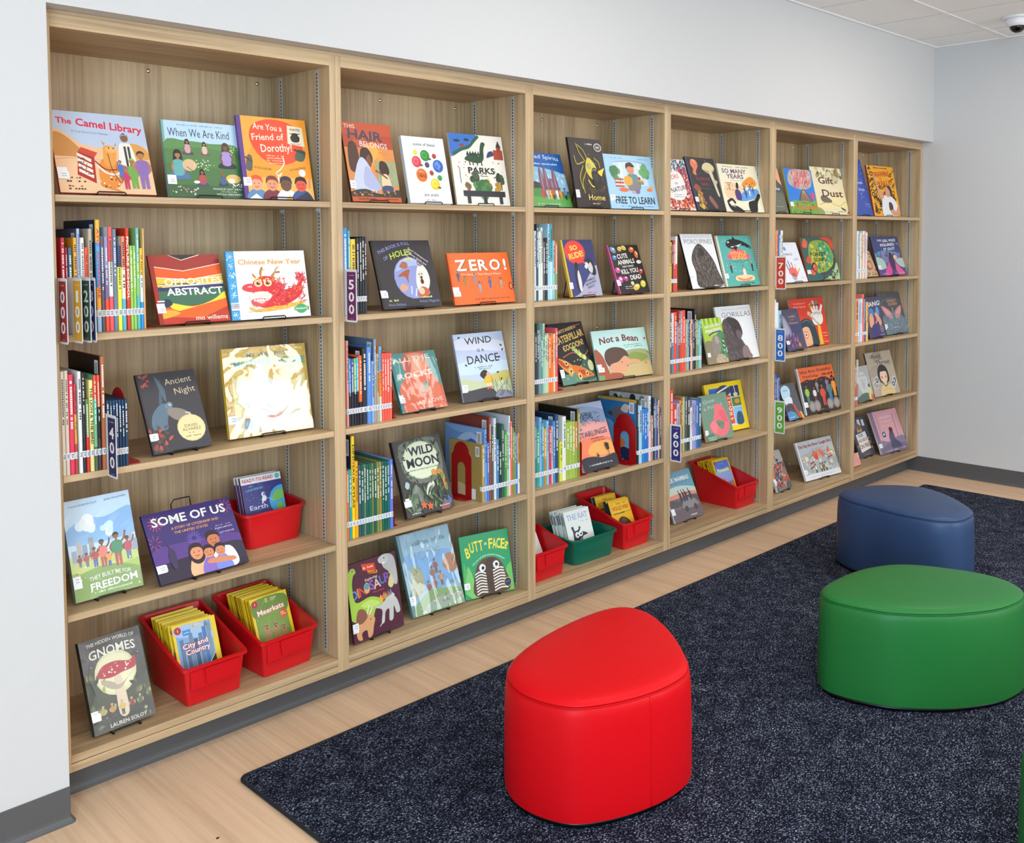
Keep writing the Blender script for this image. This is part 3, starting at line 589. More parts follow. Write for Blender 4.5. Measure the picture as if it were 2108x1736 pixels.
def c_freedom(a):
    a.r(0,0,100,100,'C6DCEC'); a.b([(0,70),(30,80),(60,78),(100,84),(100,56),(0,56)],'8FB8DE'); a.bush(30,74,16,['F0F2F2','DDE8F0','E8ECEA'],14); a.bush(60,66,12,['F0F2F2','D0E2EE'],10); a.t('TONYA DUNCAN ELLIS',29,94,1.8,'4A5A6A',42,rot=2,bold=0); a.t('JENIN MOHAMMED',78,95,1.8,'4A5A6A',34,rot=2,bold=0)
    a.r(0,0,100,42,'A9BF62'); a.b([(0,44),(40,40),(100,46),(100,30),(0,28)],'C4CC7A'); a.b([(0,22),(50,30),(100,20),(100,0),(0,0)],'8AA35A')
    for x,h_,c in ((4,50,'9AA8B8'),(12,58,'B5B0A8'),(20,54,'8A9AB0'),(30,60,'A09A94'),(88,56,'A8B0B8'),(94,50,'90A0B0')): a.r(x,38,x+7,h_,c)
    for x,y,H,c in ((70,26,34,'3F8A60'),(48,28,28,'E07A6A'),(36,30,20,'B04A4A'),(86,30,24,'C0485A'),(24,32,14,'C05050'),(14,33,12,'A03A4A'),(56,28,14,'E8A040')): a.man(x,y,H,c,a.rnd.choice(['8A5A3C','6A4630']),'2A1C18',a.rnd.choice(['4A5FB0','5A7A9A','B05A4A']),arm=1)
    a.dots(30,5,4,95,40,.6,1.6,['D8D890','7A9A50','E8E0B0','C89A7A']); a.t('THEY BUILT ME FOR',54,20,4,'E8EEE0',62,arc=2,bold=.01); a.t('FREEDOM',58,12,7,'F0F2EC',70,rot=2,bold=.02); a.line(56,5.5,56,2,'DDE8D0'); a.sticker(13,21,12)
def c_family(a):
    a.r(0,0,100,100,'3A2C6E'); a.b([(0,45),(40,50),(100,44),(100,0),(0,0)],'5A3A86'); a.b([(0,24),(60,30),(100,30),(100,0),(0,0)],'2A2038'); a.b([(70,30),(80,36),(100,32),(100,10),(66,12)],'2E2840')
    for cx,cy,n,c in ((12,84,12,'E0506A'),(92,88,10,'D0507A'),(48,52,16,'8A6AD0'),(6,58,8,'C8507A'),(72,50,10,'6A5AC0')):
        for i in range(n):
            q=i/n*6.28; a.l([(cx+3*math.cos(q),cy+4*math.sin(q)),(cx+8*math.cos(q),cy+11*math.sin(q))],.6,c,False)
    a.t('SOME OF US',50,86,12,'F1ECE6',84,rot=0,bold=.03); a.t('A STORY OF CITIZENSHIP AND',54,72.5,3.6,'E8A86A',54,bold=.01); a.t('THE UNITED STATES',48,66,3.6,'E8A86A',38,bold=.01); a.line(84,62,18,1.2,'C0A8D0'); a.t('RAJANI LAROCCA',84,58,2.4,'E0D0E8',20,bold=.005); a.t('HUY VOUN LEE',86,51,2.4,'E0D0E8',17,bold=.005)
    a.b([(36,0),(38,22),(48,30),(60,24),(64,0)],'F0B88A'); a.b([(58,0),(66,26),(84,30),(90,10),(84,0)],'F0E8EC'); a.b([(48,0),(52,18),(62,22),(68,0)],'8A6AC0'); a.b([(64,0),(66,18),(76,20),(82,0)],'7A8AE0'); a.face_(46,32,7,'E0946A','2A1A24'); a.face_(68,44,7,'C97A50','2A1A20',False); a.face_(59,28,5.6,'D88A60','221820',False); a.face_(72,27,5.6,'D88A60','221820',False); a.b([(56,12),(84,8),(84,14),(60,18)],'D88A60'); a.b([(18,18),(22,18),(24,38),(20,46),(16,36)],'3A3056'); a.l([(20,44),(18,52)],1,'3A3056'); a.sticker(15,26,10)
def c_gnomes(a):
    a.r(0,0,100,100,'57524E'); a.b([(0,60),(20,70),(80,74),(100,60),(100,0),(0,0)],'4A4A3A'); a.e(50,58,34,24,'D8D0A0'); a.e(50,58,30,21,'E4DDB4')
    for i in range(26): a.leaf(a.rnd.choice([a.rnd.uniform(0,26),a.rnd.uniform(74,96)]),a.rnd.uniform(8,60),12,6,a.rnd.uniform(30,150),a.rnd.choice(['3A3C30','6A7040','8A8A4A','2E302A','A8A45A']))
    for x,s_ in ((8,1),(92,-1)): a.l([(x,10),(x+4*s_,40),(x-2*s_,60),(x+5*s_,74),(x+9*s_,70)],2,'33352C')
    a.r(0,0,100,22,'3E3C34'); a.dots(50,2,2,98,26,1,3,['8A8A58','6A6A4A','2E2C28','A8A070','55563F'])
    a.b([(44,14),(47,52),(57,52),(60,14)],'D8C4A8'); a.b([(24,54),(40,50),(52,44),(70,50),(80,56),(66,48),(52,40),(34,44)],'B0A08A'); a.b([(20,58),(30,68),(52,70),(74,66),(84,70),(82,58),(60,56),(40,54)],'B23038'); a.dots(14,30,58,76,66,.7,1.6,['EDE6DA'])
    for x,c in ((20,'A8A05A'),(34,'C08A4A'),(66,'8A3A34'),(80,'5A6A4A'),(50,'D0B060')): a.man(x,12,16,c,'C9A07A',c,'4A4438')
    a.t('THE HIDDEN WORLD OF',50,94,3.8,'E4DCC8',78,arc=2,bold=.01); a.t('GNOMES',50,83,9.5,'E9E2D0',76,arc=2,bold=.015); a.t('LAUREN SOLOY',56,5,4,'E0D8C4',60,bold=.01); a.dots(24,6,64,94,80,.4,.8,['E9E2D0']); a.sticker(14,22,14)
def c_hair(a):
    a.r(0,0,100,100,'B5452A'); a.r(0,0,100,68,'D98A4A'); a.o(56,58,24,'E9963A'); a.o(56,58,17,'F0A848')
    for i in range(40):
        q=i/40*6.28; a.l([(50+18*math.cos(q),66+14*math.sin(q)),(50+34*math.cos(q),66+25*math.sin(q))],.9,a.rnd.choice(['E0884A','C8683A']),False)
    a.r(58,20,100,52,'9AA07A'); a.strokes(60,60,20,98,52,5,.6,90,['C9C07A','7A8A5A','E0B87A'],8); a.r(0,84,100,100,'C2502E'); a.t('THIS',16,95,5,'E8D8CC',22,bold=.005); a.t('HAIR',46,84.5,12,'3E4052',70,rot=-3,bold=.03); a.t('BELONGS',60,72.5,7,'EDE4DC',56,rot=-3,bold=.005)
    a.b([(6,40),(8,70),(18,76),(26,66),(24,40)],'4A2A22'); a.b([(28,48),(32,66),(46,68),(54,56),(46,44),(34,42)],'3A221C'); a.b([(40,54),(48,60),(50,48),(44,44)],'7A4630'); a.b([(8,14),(16,40),(30,56),(44,46),(54,20),(50,10)],'C4C8DC'); a.b([(30,20),(36,44),(48,38),(62,16)],'A9B0D0'); a.b([(64,40),(68,52),(80,50),(84,38),(74,32)],'3A221C'); a.b([(66,18),(68,34),(80,34),(84,16)],'E8C8A0'); a.b([(66,10),(84,10),(86,20),(66,20)],'3A4A6A'); a.l([(56,40),(66,36),(78,30)],3,'7A4630')
    a.b([(0,12),(30,16),(60,10),(100,16),(100,4),(0,4)],'2E3A34'); a.dots(20,4,8,96,14,1,2.4,['D8702E','E8A03A','C0502A']); a.r(0,0,100,6,'C8572E'); a.line(30,3.6,36,2.4,'4A2418'); a.line(80,3.6,28,2,'4A2418'); a.sticker(17,26,11)
def c_snails(a):
    a.r(0,0,100,100,'ECEDEE'); a.t('some of these',52,89,4.6,'2A2A2C',52,bold=.01); a.t('are snails',52,13,4.6,'2A2A2C',34,bold=.01); a.line(52,5,26,1.4,'6A6A6A')
    for x,y,r,c,c2 in ((28,76,5,'E8D02A','F0DE50'),(50,72,11,'2F8A3A','49A84E'),(72,72,5,'A83A2A','C04A34'),(28,62,11,'E0404A','EE6A78'),(52,58,5.5,'4A3A62','5F4E7A'),(78,57,12.5,'2F62B8','4F86D8'),(36,42,13,'E8702A','F08A3A'),(60,46,5,'9A3A2E','B84A38'),(78,39,5.5,'2F8A4A','45A05E'),(65,29,11,'E0C42A','F0DC5A')):
        a.o(x,y,r,c); a.o(x-r*.15,y+r*.1,r*.62,c2); a.o(x-r*.1,y+r*.05,r*.3,c)
    for x,y,s_ in ((60,67,1),(38,57,1),(74,24,1)): a.e(x,y,4,1.6,'6A5038')
    for q in range(5): a.l([(28+q*4,46-q*.4),(29+q*4,38)],1.2,'2A1A12',False)
    a.l([(72,60),(84,56)],.7,'BFD6F2'); a.l([(76,64),(80,50)],.7,'BFD6F2'); a.o(36,40,1.5,'221A18'); a.o(32,41,1.2,'221A18'); a.o(40,41,1.2,'221A18')
def c_parks(a):
    a.r(0,0,100,100,'E8E4DA'); a.b([(0,100),(50,100),(40,90),(30,82),(16,76),(4,68),(0,70)],'3A70C0'); a.l([(55,99),(44,90),(34,82),(20,78),(4,70)],5,'2F5F4A'); a.e(14,90,6,2,'2A3A4A'); a.e(32,92,5,2,'2A3A4A'); a.e(22,84,5,2,'A03A34')
    a.b([(24,64),(34,72),(46,74),(52,70),(56,84),(60,90),(66,88),(62,80),(60,66),(52,60),(40,60)],'34503E'); 
    for x in (32,38,46,54): a.r(x,56,x+2.2,64,'34503E')
    for i in range(6): a.p([(28+i*5,70),(31+i*5,77),(34+i*5,71)],'2A4434')
    a.r(80,66,98,80,'A84A3A'); a.p([(86,84),(91,94),(96,84)],'4A3A2E'); a.r(87,78,95,84,'9A4434'); a.b([(66,68),(70,76),(78,78),(80,72),(74,70)],'3A4A6A')
    a.dots(36,8,36,94,62,.6,1.3,['A84A3A','3A3A34','C08A3A'])
    a.t('PARKS',53,49,8.5,'2A2A28',50,bold=.03); a.t('Marc Majewski',52,41.5,2.2,'3A3A36',24,bold=0)
    for x,c in ((38,'3A4A34'),(88,'34442E')): a.l([(x,22),(x,38)],1.4,'3A3A30',False); a.bush(x,38,10,[c,'4A5A40'],10)
    a.bush(26,26,8,['A84A3A','C0603A','5A6A3A']); a.bush(44,26,9,['3F6B40','5A8A4A']); a.bush(62,27,9,['C85A4A','4A7A44']); a.bush(80,25,9,['B08A3A','A85A3A']); a.o(62,34,4,'E8B04A'); a.bush(54,22,14,['3F6B40','4F7F48'],14)
    a.r(14,12,92,20,'2E3038'); 
    for x in (20,50,80): a.r(x,2,x+6,14,'2E3038')
    a.l([(12,52),(12,30)],.8,'2E3038',False); a.sticker(0,.1,1)
def c_holes(a):
    a.r(0,0,100,100,'363134'); a.r(0,0,4,100,'2A2628'); a.e(58,44,30,31,'8E98CC')
    a.b([(32,54),(44,70),(66,72),(84,58),(70,62),(50,60)],'A9B4DE'); a.b([(64,40),(72,62),(84,58),(88,40),(80,24),(66,24)],'EDEAD6'); a.b([(68,46),(74,54),(78,46),(73,40)],'D8D4C0'); a.o(71,49,1,'222222'); a.o(76,49,1,'222222'); a.o(74,44,2,'2A2420'); a.e(74,38,3,4,'5A2A2A'); a.b([(40,60),(46,68),(54,66),(52,58)],'A86A50'); a.b([(34,46),(46,54),(56,56),(52,46),(50,36),(46,46)],'A8583A'); a.o(76,66,5,'6A4A5A'); a.l([(50,70),(58,73),(64,70)],2.2,'E0D45A'); a.b([(62,18),(70,30),(80,28),(84,20),(72,14)],'C0604A'); a.o(70,24,5,'EEC0A0'); a.b([(34,30),(40,36),(48,30),(40,24)],'D8A080'); a.l([(52,20),(54,32)],2,'D8D8E8'); a.l([(58,16),(62,28)],2,'D8D8E8')
    a.t('THIS BOOK IS FULL',36,90,5,'8F96D0',58,rot=14,arc=3,bold=.01); a.t('OF',20,74,5,'8F96D0',8,rot=24,bold=.01); a.t('HOLES',46,80,8.5,'B9CC4A',38,rot=10,arc=2,bold=.02)
    for i in range(3): a.t(('From Underground','to Outer Space and','Everywhere In Between')[i],76-i*4,78-i*4.5,2.8,'DCD8DC',36,rot=-34,bold=.01)
    a.line(20,12,16,2.6,'DCE08A'); a.t('Nora Nickum',24,6,3.8,'8F96D0',28,bold=0); a.line(76,15,20,2.6,'DCE08A'); a.t('Robert Meganck',80,9,3.8,'8F96D0',34,bold=0); a.sticker(17,27,10)
def c_zero(a):
    a.r(0,0,100,100,'EE6A2A'); a.r(0,0,3,100,'E05E22')
    for i,(ch,x,wd) in enumerate((('Z',19,18),('E',39,12),('R',55,15),('O',75,18),('!',92,5))):
        a.t(ch,x+1.5,75.5,21,'8A5A40',wd,rot=2,bold=.05); a.t(ch,x,76,21,'F1EBDF',wd,rot=2,bold=.035)
    a.t("The Number That Almost Wasn't",50,58,4,'F6D8C0',66,bold=.005)
    for x,y,c in ((12,44,'4A5A7A'),(22,34,'A87A4A'),(38,38,'8A8A9A'),(44,22,'9A9AA8'),(62,30,'4A62A0'),(80,28,'B09A8A')): a.man(x,y,22,c,'8A6A54','2A221E',c,arm=1)
    a.e(96,32,3.5,8,'B0402A'); a.e(96,32,1.6,5,'EE8A4A'); a.t('Sarah Albee - illustrations Chris Hsu',62,9.5,2.6,'6A3424',58,bold=0); a.sticker(20,34,10)
def c_rocks(a):
    a.r(0,0,100,100,'E87A5A'); a.b([(0,100),(30,100),(34,80),(24,60),(10,46),(0,40)],'5AA3A2'); a.b([(76,100),(100,100),(100,40),(90,50),(80,70)],'5AA3A2'); a.r(0,0,6,100,'3F8F92'); a.b([(30,90),(50,98),(72,92),(70,60),(50,52),(34,60)],'F2A78A'); a.b([(44,70),(50,92),(64,90),(62,68)],'F5BBA0'); a.b([(22,86),(34,96),(42,80),(34,62),(26,64)],'C8705A')
    a.b([(30,40),(60,58),(90,50),(96,20),(70,10),(40,16)],'EE8362'); a.b([(48,26),(60,40),(80,36),(76,22),(60,16)],'EE9070'); a.bush(60,40,12,['8A9A7A','A8A890','E09A8A','6A8A7A'],12); a.l([(44,30),(56,22),(74,24)],1,'B04A34'); a.l([(84,54),(94,40),(96,20)],1,'C8583A'); a.l([(52,18),(66,14),(80,18)],1,'C8583A')
    a.t('ALL THE',44,89,7.5,'F3EADF',82,rot=3,bold=.025); a.t('ROCKS',46,62,9,'F3EADF',76,rot=3,bold=.025); a.t('WE LOVE',64,14,6.5,'F3E3CF',60,rot=3,bold=.015); a.line(70,5,44,2,'F0C0A0'); a.sticker(20,30,10)
def c_wind(a):
    a.r(0,0,100,100,'BFCBE6'); a.b([(0,90),(40,94),(100,84),(100,70),(50,74),(0,78)],'DCE0EE'); a.b([(0,56),(50,60),(100,54),(100,40),(0,40)],'C9DCEA'); a.b([(0,34),(40,28),(100,36),(100,0),(0,0)],'C2CBA2'); a.b([(60,34),(86,40),(100,38),(100,26),(60,26)],'C8BE6A'); a.b([(0,14),(20,16),(50,18),(62,14),(70,4),(70,0),(0,0)],'3C3C42'); a.b([(66,0),(72,12),(96,8),(100,0)],'8A86A0')
    a.t('WIND',48,89,10,'2A2C33',54,rot=1,bold=.008); a.t('IS A',50,74,4.6,'2A2C33',14,bold=.01); a.t('DANCE',52,61,12,'2A2C33',64,rot=1,bold=.01); a.line(50,49,36,1.6,'5A6070'); a.line(50,46,30,1.6,'5A6070')
    a.b([(40,36),(44,42),(52,44),(58,38),(52,32),(48,30)],'2E2A2C'); a.b([(46,26),(50,34),(58,36),(62,26),(54,22)],'E3BC3A'); a.o(57,37,4,'E0B08A'); a.l([(58,32),(66,28),(70,28)],2,'E3BC3A'); a.r(51,18,54,24,'E8D8C8'); a.r(56,18,59,24,'E8D8C8'); a.r(50,15,54,19,'E0583A'); a.r(56,15,60,19,'E0583A')
    for x,y,q in ((8,94,20),(90,80,-30),(92,70,40),(14,55,-40),(82,60,20),(74,38,10),(80,26,50)): a.leaf(x,y,6,3,q,'3A3C44')
    a.strokes(50,60,0,98,24,14,.6,70,['4A5048','6A6A8A','2E3230','7A9A6A'],40); a.sticker(14,22,11)
def c_moon(a):
    a.r(0,0,100,100,'3A3A36'); a.b([(10,86),(22,96),(80,98),(94,84),(92,50),(70,40),(30,42),(12,60)],'6A7264'); a.e(52,70,37,25,'C9D2B0'); a.e(52,70,35,23.5,'DBE2C2')
    for i in range(60):
        q=a.rnd.uniform(0,6.28); rr_=a.rnd.uniform(.95,1.3); a.leaf(52+38*rr_*math.cos(q),70+26*rr_*math.sin(q),6,2.6,a.rnd.uniform(0,360),a.rnd.choice(['2A2C28','34403A','4A5A40']))
    a.t('WILD',55,83,11,'1F2338',52,rot=0,bold=.04); a.t('MOON',55,68,11.5,'1F2338',66,bold=.04); a.t('How the Lunar Phases Light Up Our Planet',55,58.5,1.9,'2A2F3A',60,bold=0)
    a.b([(10,6),(16,24),(26,34),(36,36),(40,26),(36,8)],'7A7A78'); a.b([(22,30),(30,40),(34,36),(30,30)],'8A8A86'); a.b([(48,24),(54,36),(66,40),(68,34),(58,28),(54,20)],'D8D2CA'); a.b([(50,22),(56,32),(64,34)],'3A3638'); a.b([(70,48),(84,54),(92,46),(94,26),(88,26),(86,40),(76,46)],'C98A3E'); a.e(72,51,5,4,'D0964A'); a.dots(26,76,28,93,52,.5,1,['5A3A1E']); a.b([(78,8),(84,18),(92,16),(96,8),(86,4)],'5A6AA8'); a.b([(72,4),(80,10),(92,6),(88,0),(74,0)],'8A5A5A')
    for i in range(50): a.leaf(a.rnd.uniform(2,96),a.rnd.uniform(2,40),14,4,a.rnd.uniform(30,150),a.rnd.choice(['4A6A42','5A7A48','33452F','6A8A52','2A3A2C']))
    for x,y in ((38,12),(50,9)):
        for k in range(5): a.leaf(x,y,7,4,k*72+10,'D8633A')
    a.b([(8,40),(12,46),(18,42),(13,36)],'A8C0C8'); a.b([(78,94),(84,90),(90,94),(84,86)],'2A2A28'); a.line(20,4,18,2.2,'D8D8D0'); a.line(80,6,22,2,'E0D0C0'); a.r(0,0,3,100,'3A2E2A'); a.sticker(14,22,14)
def c_dino(a):
    a.r(0,0,100,100,'54283A'); a.p([(30,96),(56,93),(57,84),(32,87)],'E0482A'); a.p([(40,86),(60,83),(60,79),(42,81)],'E8862A'); a.line(43,90,20,3,'F4E4D8'); a.line(50,82,16,2,'4A2A20'); a.t('Exploring',46,75,3.6,'E8D0D0',24,rot=4,bold=.01)
    for ch,x,y,c in (('D',10,60,'4A8AD0'),('I',18,61,'E8883A'),('N',27,62,'C8503A'),('S',46,66,'8A6AC0'),('A',56,66,'D8B8A0'),('U',68,69,'4A7AC8'),('R',78,70,'7A5AA8'),('S',86,72,'E8A03A')): a.t(ch,x,y,12,c,None,rot=8,bold=.02)
    a.e(36,64,6,7,'D8A080'); a.e(36,66,5,4,'5A9A9A'); a.line(58,56,22,1.6,'C83A4A')
    a.b([(70,98),(80,100),(96,92),(98,60),(90,58),(84,74),(72,84)],'B8B8B4'); a.b([(64,96),(74,99),(84,94),(80,88),(66,90)],'C4C4C0'); a.o(76,95,1.2,'2A2020'); a.p([(70,90),(74,87),(78,90)],'F0EDE8'); a.b([(78,60),(86,72),(90,60),(84,54)],'D8C890')
    a.b([(0,80),(6,92),(14,94),(18,88),(12,84),(8,70),(12,50),(40,52),(62,44),(64,32),(50,36),(40,20),(36,4),(28,6),(30,26),(0,30)],'A5C84A'); a.b([(20,44),(40,48),(58,40),(40,38)],'BFDA6A'); a.o(12,91,1,'222222'); a.p([(60,44),(68,52),(72,42)],'E86A6A'); a.p([(56,42),(60,50),(64,42)],'E8A04A')
    a.b([(46,36),(62,38),(74,44),(90,40),(96,22),(88,20),(84,30),(80,14),(72,14),(74,28),(66,26),(62,14),(56,14),(60,30)],'C4C2BC'); a.b([(74,44),(82,48),(88,44),(84,38)],'CAC8C2')
    for i in range(5): a.p([(58+i*5,40+i*1.2),(61+i*5,50+i),(64+i*5,42+i)],['E8B03A','E07A3A','8AB04A','E05A5A','5A9AA8'][i])
    a.b([(6,14),(10,28),(30,32),(44,24),(40,14),(36,4),(28,2),(26,12),(16,10),(16,2),(8,4)],'D8A070'); a.b([(8,26),(14,40),(26,38),(30,28),(18,22)],'8A5A48'); a.l([(30,32),(36,42)],2,'E8DCC8'); a.l([(34,30),(42,38)],2,'E8DCC8'); a.o(36,24,1,'222222'); a.l([(52,10),(60,16),(62,22)],1.4,'DAD4CC'); a.sticker(13,22,11)
def c_home(a):
    a.r(0,0,100,100,'9CC4D4'); a.b([(0,70),(40,74),(100,66),(100,30),(0,30)],'7FB4E0'); a.r(0,0,6,100,'5F8A90'); a.line(56,86,66,6,'6A8A96'); a.t('HOME',46,70,12,'8AA8B0',60,bold=-.01); a.b([(8,30),(14,58),(28,56),(34,42),(28,26),(14,22)],'B0B48A'); a.dots(20,10,26,32,56,1,2.4,['8A8A6A','C8C49A','9AA07A']); a.b([(74,52),(84,64),(98,62),(100,46),(90,40),(78,46)],'B8825A'); a.dots(14,76,46,98,60,1,2,['9A6A48','C8986A'])
    for x,y in ((52,36),(60,44),(66,28),(52,22),(40,20)): a.man(x,y,18,a.rnd.choice(['A8705A','9A5A50','C8A070']),'B0785A','5A3A2A','8A5A4A')
    a.b([(10,12),(40,26),(70,24),(100,18),(100,0),(10,0)],'8AB070'); a.b([(30,10),(60,16),(100,14),(100,4),(30,2)],'A5B8A0'); a.dots(40,12,2,98,18,.8,2,['C8CCC0','6A8A6A','A8785A','E0E4DC']); a.strokes(40,20,8,96,22,6,.5,15,['E8D890','6A9A50'],20); a.line(84,30,10,6,'8AA0A0'); a.sticker(14,22,10)
def c_face(a):
    a.r(0,0,100,100,'229A62'); a.p([(2,10),(14,0),(26,0),(18,40),(12,52),(4,36)],'7AC46A'); a.p([(78,0),(100,0),(100,46),(90,40),(82,20)],'6ABF5E'); a.p([(0,20),(10,44),(4,60)],'4AAE64')
    for ch,x,y in (('B',14,73),('U',23,80),('T',32.5,81),('T',42,81),('F',62,81),('A',70,80),('C',78,79),('E',87,77),('?',94,73)): a.t(ch,x,y,16 if ch!='?' else 12,'F0E040',8.4,rot=(50-x)*.28,bold=.05)
    a.t('OR',51.5,82,4,'F0F0E0',6,bold=.02); a.t('Can you tell which end you\'re looking at?',54,58,3,'D8F0DC',66,arc=12,bold=.01)
    a.b([(22,2),(24,36),(34,54),(54,60),(74,54),(86,34),(90,2)],'5A4234'); a.b([(40,40),(54,58),(70,50),(66,24),(56,4),(46,24)],'4A342A')
    for i in range(8):
        y=4+i*4.6; a.l([(24,y),(34,y+3),(46,y+1-i*.3)],2.1,'EDE8DE'); a.l([(60,y+1),(74,y+4),(88-i*.8,y+2)],2.3,'EDE8DE')
    for x in (40,68): a.o(x,45 if x<50 else 46,6.5,'EDEDEA'); a.o(x+1,44.5 if x<50 else 46,3,'1A1716')
    a.strokes(60,42,34,68,56,4,.4,90,['6A5040','3A2A22'],30); a.o(88,14,8,'E0C860'); a.o(88,14,7,'2F3460'); a.line(88,15,9,1.4,'8A90C0'); a.sticker(17,26,11)
def c_spirits(a):
    a.r(0,0,100,100,'2F66B0'); a.b([(0,70),(40,74),(100,60),(100,30),(0,30)],'8FC0DC'); a.dots(30,10,40,98,62,1.5,4,['C8E0EC','A0CCE4']); a.b([(0,50),(40,44),(60,34),(0,34)],'3A4238'); a.r(0,0,100,26,'5FA04E'); a.b([(0,30),(50,34),(100,24),(100,16),(0,20)],'4A8A46')
    for x,h_ in ((46,74),(56,78),(66,52),(74,76)): a.b([(x-4,22),(x-5,50),(x,h_),(x+5,50),(x+4,22)],'7A5468'); a.b([(x-1,24),(x-1,50),(x+1,h_-6),(x+2,50)],'A8808A')
    a.t('Kindred Spirits',52,92,7.5,'EAF2F6',82,arc=3,bold=0); a.line(58,80,60,3.4,'D8E8F0')
    for x,c in ((42,'C83A4A'),(52,'B8B8B8'),(58,'E8B03A'),(64,'C8503A'),(72,'E8E0D0'),(80,'D8903A'),(90,'6A86C0')): a.man(x,14,22,c,'8A5A3C','1E1815',a.rnd.choice(['2A2A33',c]))
    a.line(50,5,50,2,'C8E0B8')
def c_nest(a):
    a.r(0,0,100,100,'2C2120')
    for i in range(70):
        q=a.rnd.uniform(0,6.28); rr_=a.rnd.uniform(.6,1.5); x=62+26*rr_*math.cos(q); y=44+24*rr_*math.sin(q); a.l([(x,y),(x-5*math.sin(q)-2,y+5*math.cos(q)),(x-9*math.sin(q),y+8*math.cos(q)-3)],.5,a.rnd.choice(['6A5A3A','8A7A4A','4A4030','A8984A']))
    a.b([(40,56),(50,72),(66,66),(74,54),(66,40),(50,44)],'D0BE3E'); a.b([(56,50),(64,58),(76,54),(84,40),(76,28),(62,30)],'1E1A18'); a.o(70,44,8,'33302A'); a.l([(44,40),(52,32),(60,30)],3,'E0C840'); a.b([(76,52),(88,56),(97,58),(90,50),(86,46)],'E8CC3A'); a.b([(44,62),(52,64),(58,58),(48,56)],'9AA06A'); a.dots(8,50,52,72,66,.7,1.4,['F0E8B0'])
    for p_ in (((42,66),(28,78),(20,92)),((48,70),(40,82),(24,90)),((34,60),(20,44),(24,26)),((40,52),(26,36),(28,20)),((70,72),(82,66),(84,58)),((38,66),(16,62),(10,74))): a.l(p_,2,'D8C44A'); a.l(p_,.9,'8A8A3A')
    a.line(60,92,22,2.2,'EDE6D8'); a.e(86,88,12,6,'E4E0DA'); a.e(86,88,10.5,5,'5A4E4A'); a.t('EBN',86,88,2.6,'E8E4DE',10,bold=.01); a.t('Home',62,15,8,'E8CE6A',50,bold=.01); a.line(58,6,22,1.4,'E8D8B0'); a.sticker(14,22,12)
def c_learn(a):
    a.r(0,0,100,100,'A3CBE8'); a.line(26,94,24,1.6,'5A8AB0'); a.line(82,94,24,1.6,'5A8AB0'); a.r(18,44,86,88,'C8DCEA'); a.r(30,46,34,88,'E8E4DC'); a.r(68,46,72,88,'E8E4DC'); a.r(44,46,46,86,'B8CCDC'); a.l([(18,86),(52,89),(86,86)],1.5,'8AA8C0'); a.bush(20,66,12,['4F8A5A','5F9A66','3F7A4A'],12); a.bush(80,68,12,['5F9A66','6FAA72'],12)
    a.b([(42,40),(44,62),(56,66),(66,60),(68,40)],'5F8A90'); a.o(52,74,7.5,'D88A5A'); a.b([(43,74),(44,84),(54,87),(61,80),(58,78),(48,79)],'3A2420'); a.b([(36,46),(50,44),(52,58),(38,60)],'E8A23A'); a.b([(44,34),(66,36),(66,46),(46,44)],'8A7A74')
    for i,c in enumerate(('C84A3A','E8DCD0','B8403A','D8D0C0','C0503A')): a.r(16+i%2,40+i*3.2,34,43+i*3.2,c)
    for i,c in enumerate(('4A8A7A','C8503A','E8A040')): a.r(64,46+i*3,76,48.6+i*3,c)
    a.o(68,57,2.6,'B83A30'); a.e(32,35,10,4,'E0703A'); a.e(56,31,8,3,'C8A0A8'); a.e(86,36,6,3,'E87A4A'); a.e(60,33,5,5,'7A6A9A'); a.e(90,40,4,3,'E8A83A'); a.l([(25,46),(28,56),(24,54)],1,'5A6A3A')
    a.t('FREE TO LEARN',52,16,13,'26262B',82,bold=.015); a.line(56,5,70,1.8,'4A7AA8'); a.sticker(14,22,7)
def c_rude(a):
    a.r(0,0,100,100,'3A3F78'); a.r(60,60,100,100,'2E3266'); a.b([(30,6),(60,30),(100,54),(100,0),(14,0)],'A8A6C0'); a.e(38,78,32,21,'E8412C'); a.p([(58,64),(70,56),(50,60)],'E8412C'); a.t('SO',36,86,8,'F2D86A',24,rot=6,bold=.03); a.t('RUDE!',40,73,10,'F2D86A',46,rot=10,bold=.03)
    a.b([(26,10),(24,34),(30,54),(38,50),(42,28),(38,10)],'2A2A3A'); a.b([(32,12),(32,36),(38,46),(42,28),(38,10)],'D8D4D0'); a.b([(28,52),(32,60),(40,58),(38,50)],'24242E'); a.l([(38,56),(46,55)],1.6,'3A3028'); a.b([(64,50),(72,66),(88,62),(94,42),(84,36)],'1F1F28'); a.b([(70,48),(80,60),(86,50),(80,40)],'C8C6C4'); a.b([(60,52),(66,60),(74,56),(66,48)],'D8D6D4'); a.l([(58,54),(64,56)],1.6,'222222')
    for i,t_ in enumerate(('ANIMALS','BEHAVING','BADLY')): a.t(t_,70,29-i*6,4,'2A2A40',(34,36,24)[i],rot=14,bold=.02)
    a.line(72,6,36,2.4,'D8503A'); a.r(0,0,5,100,'D8B43A'); a.sticker(14,22,12)
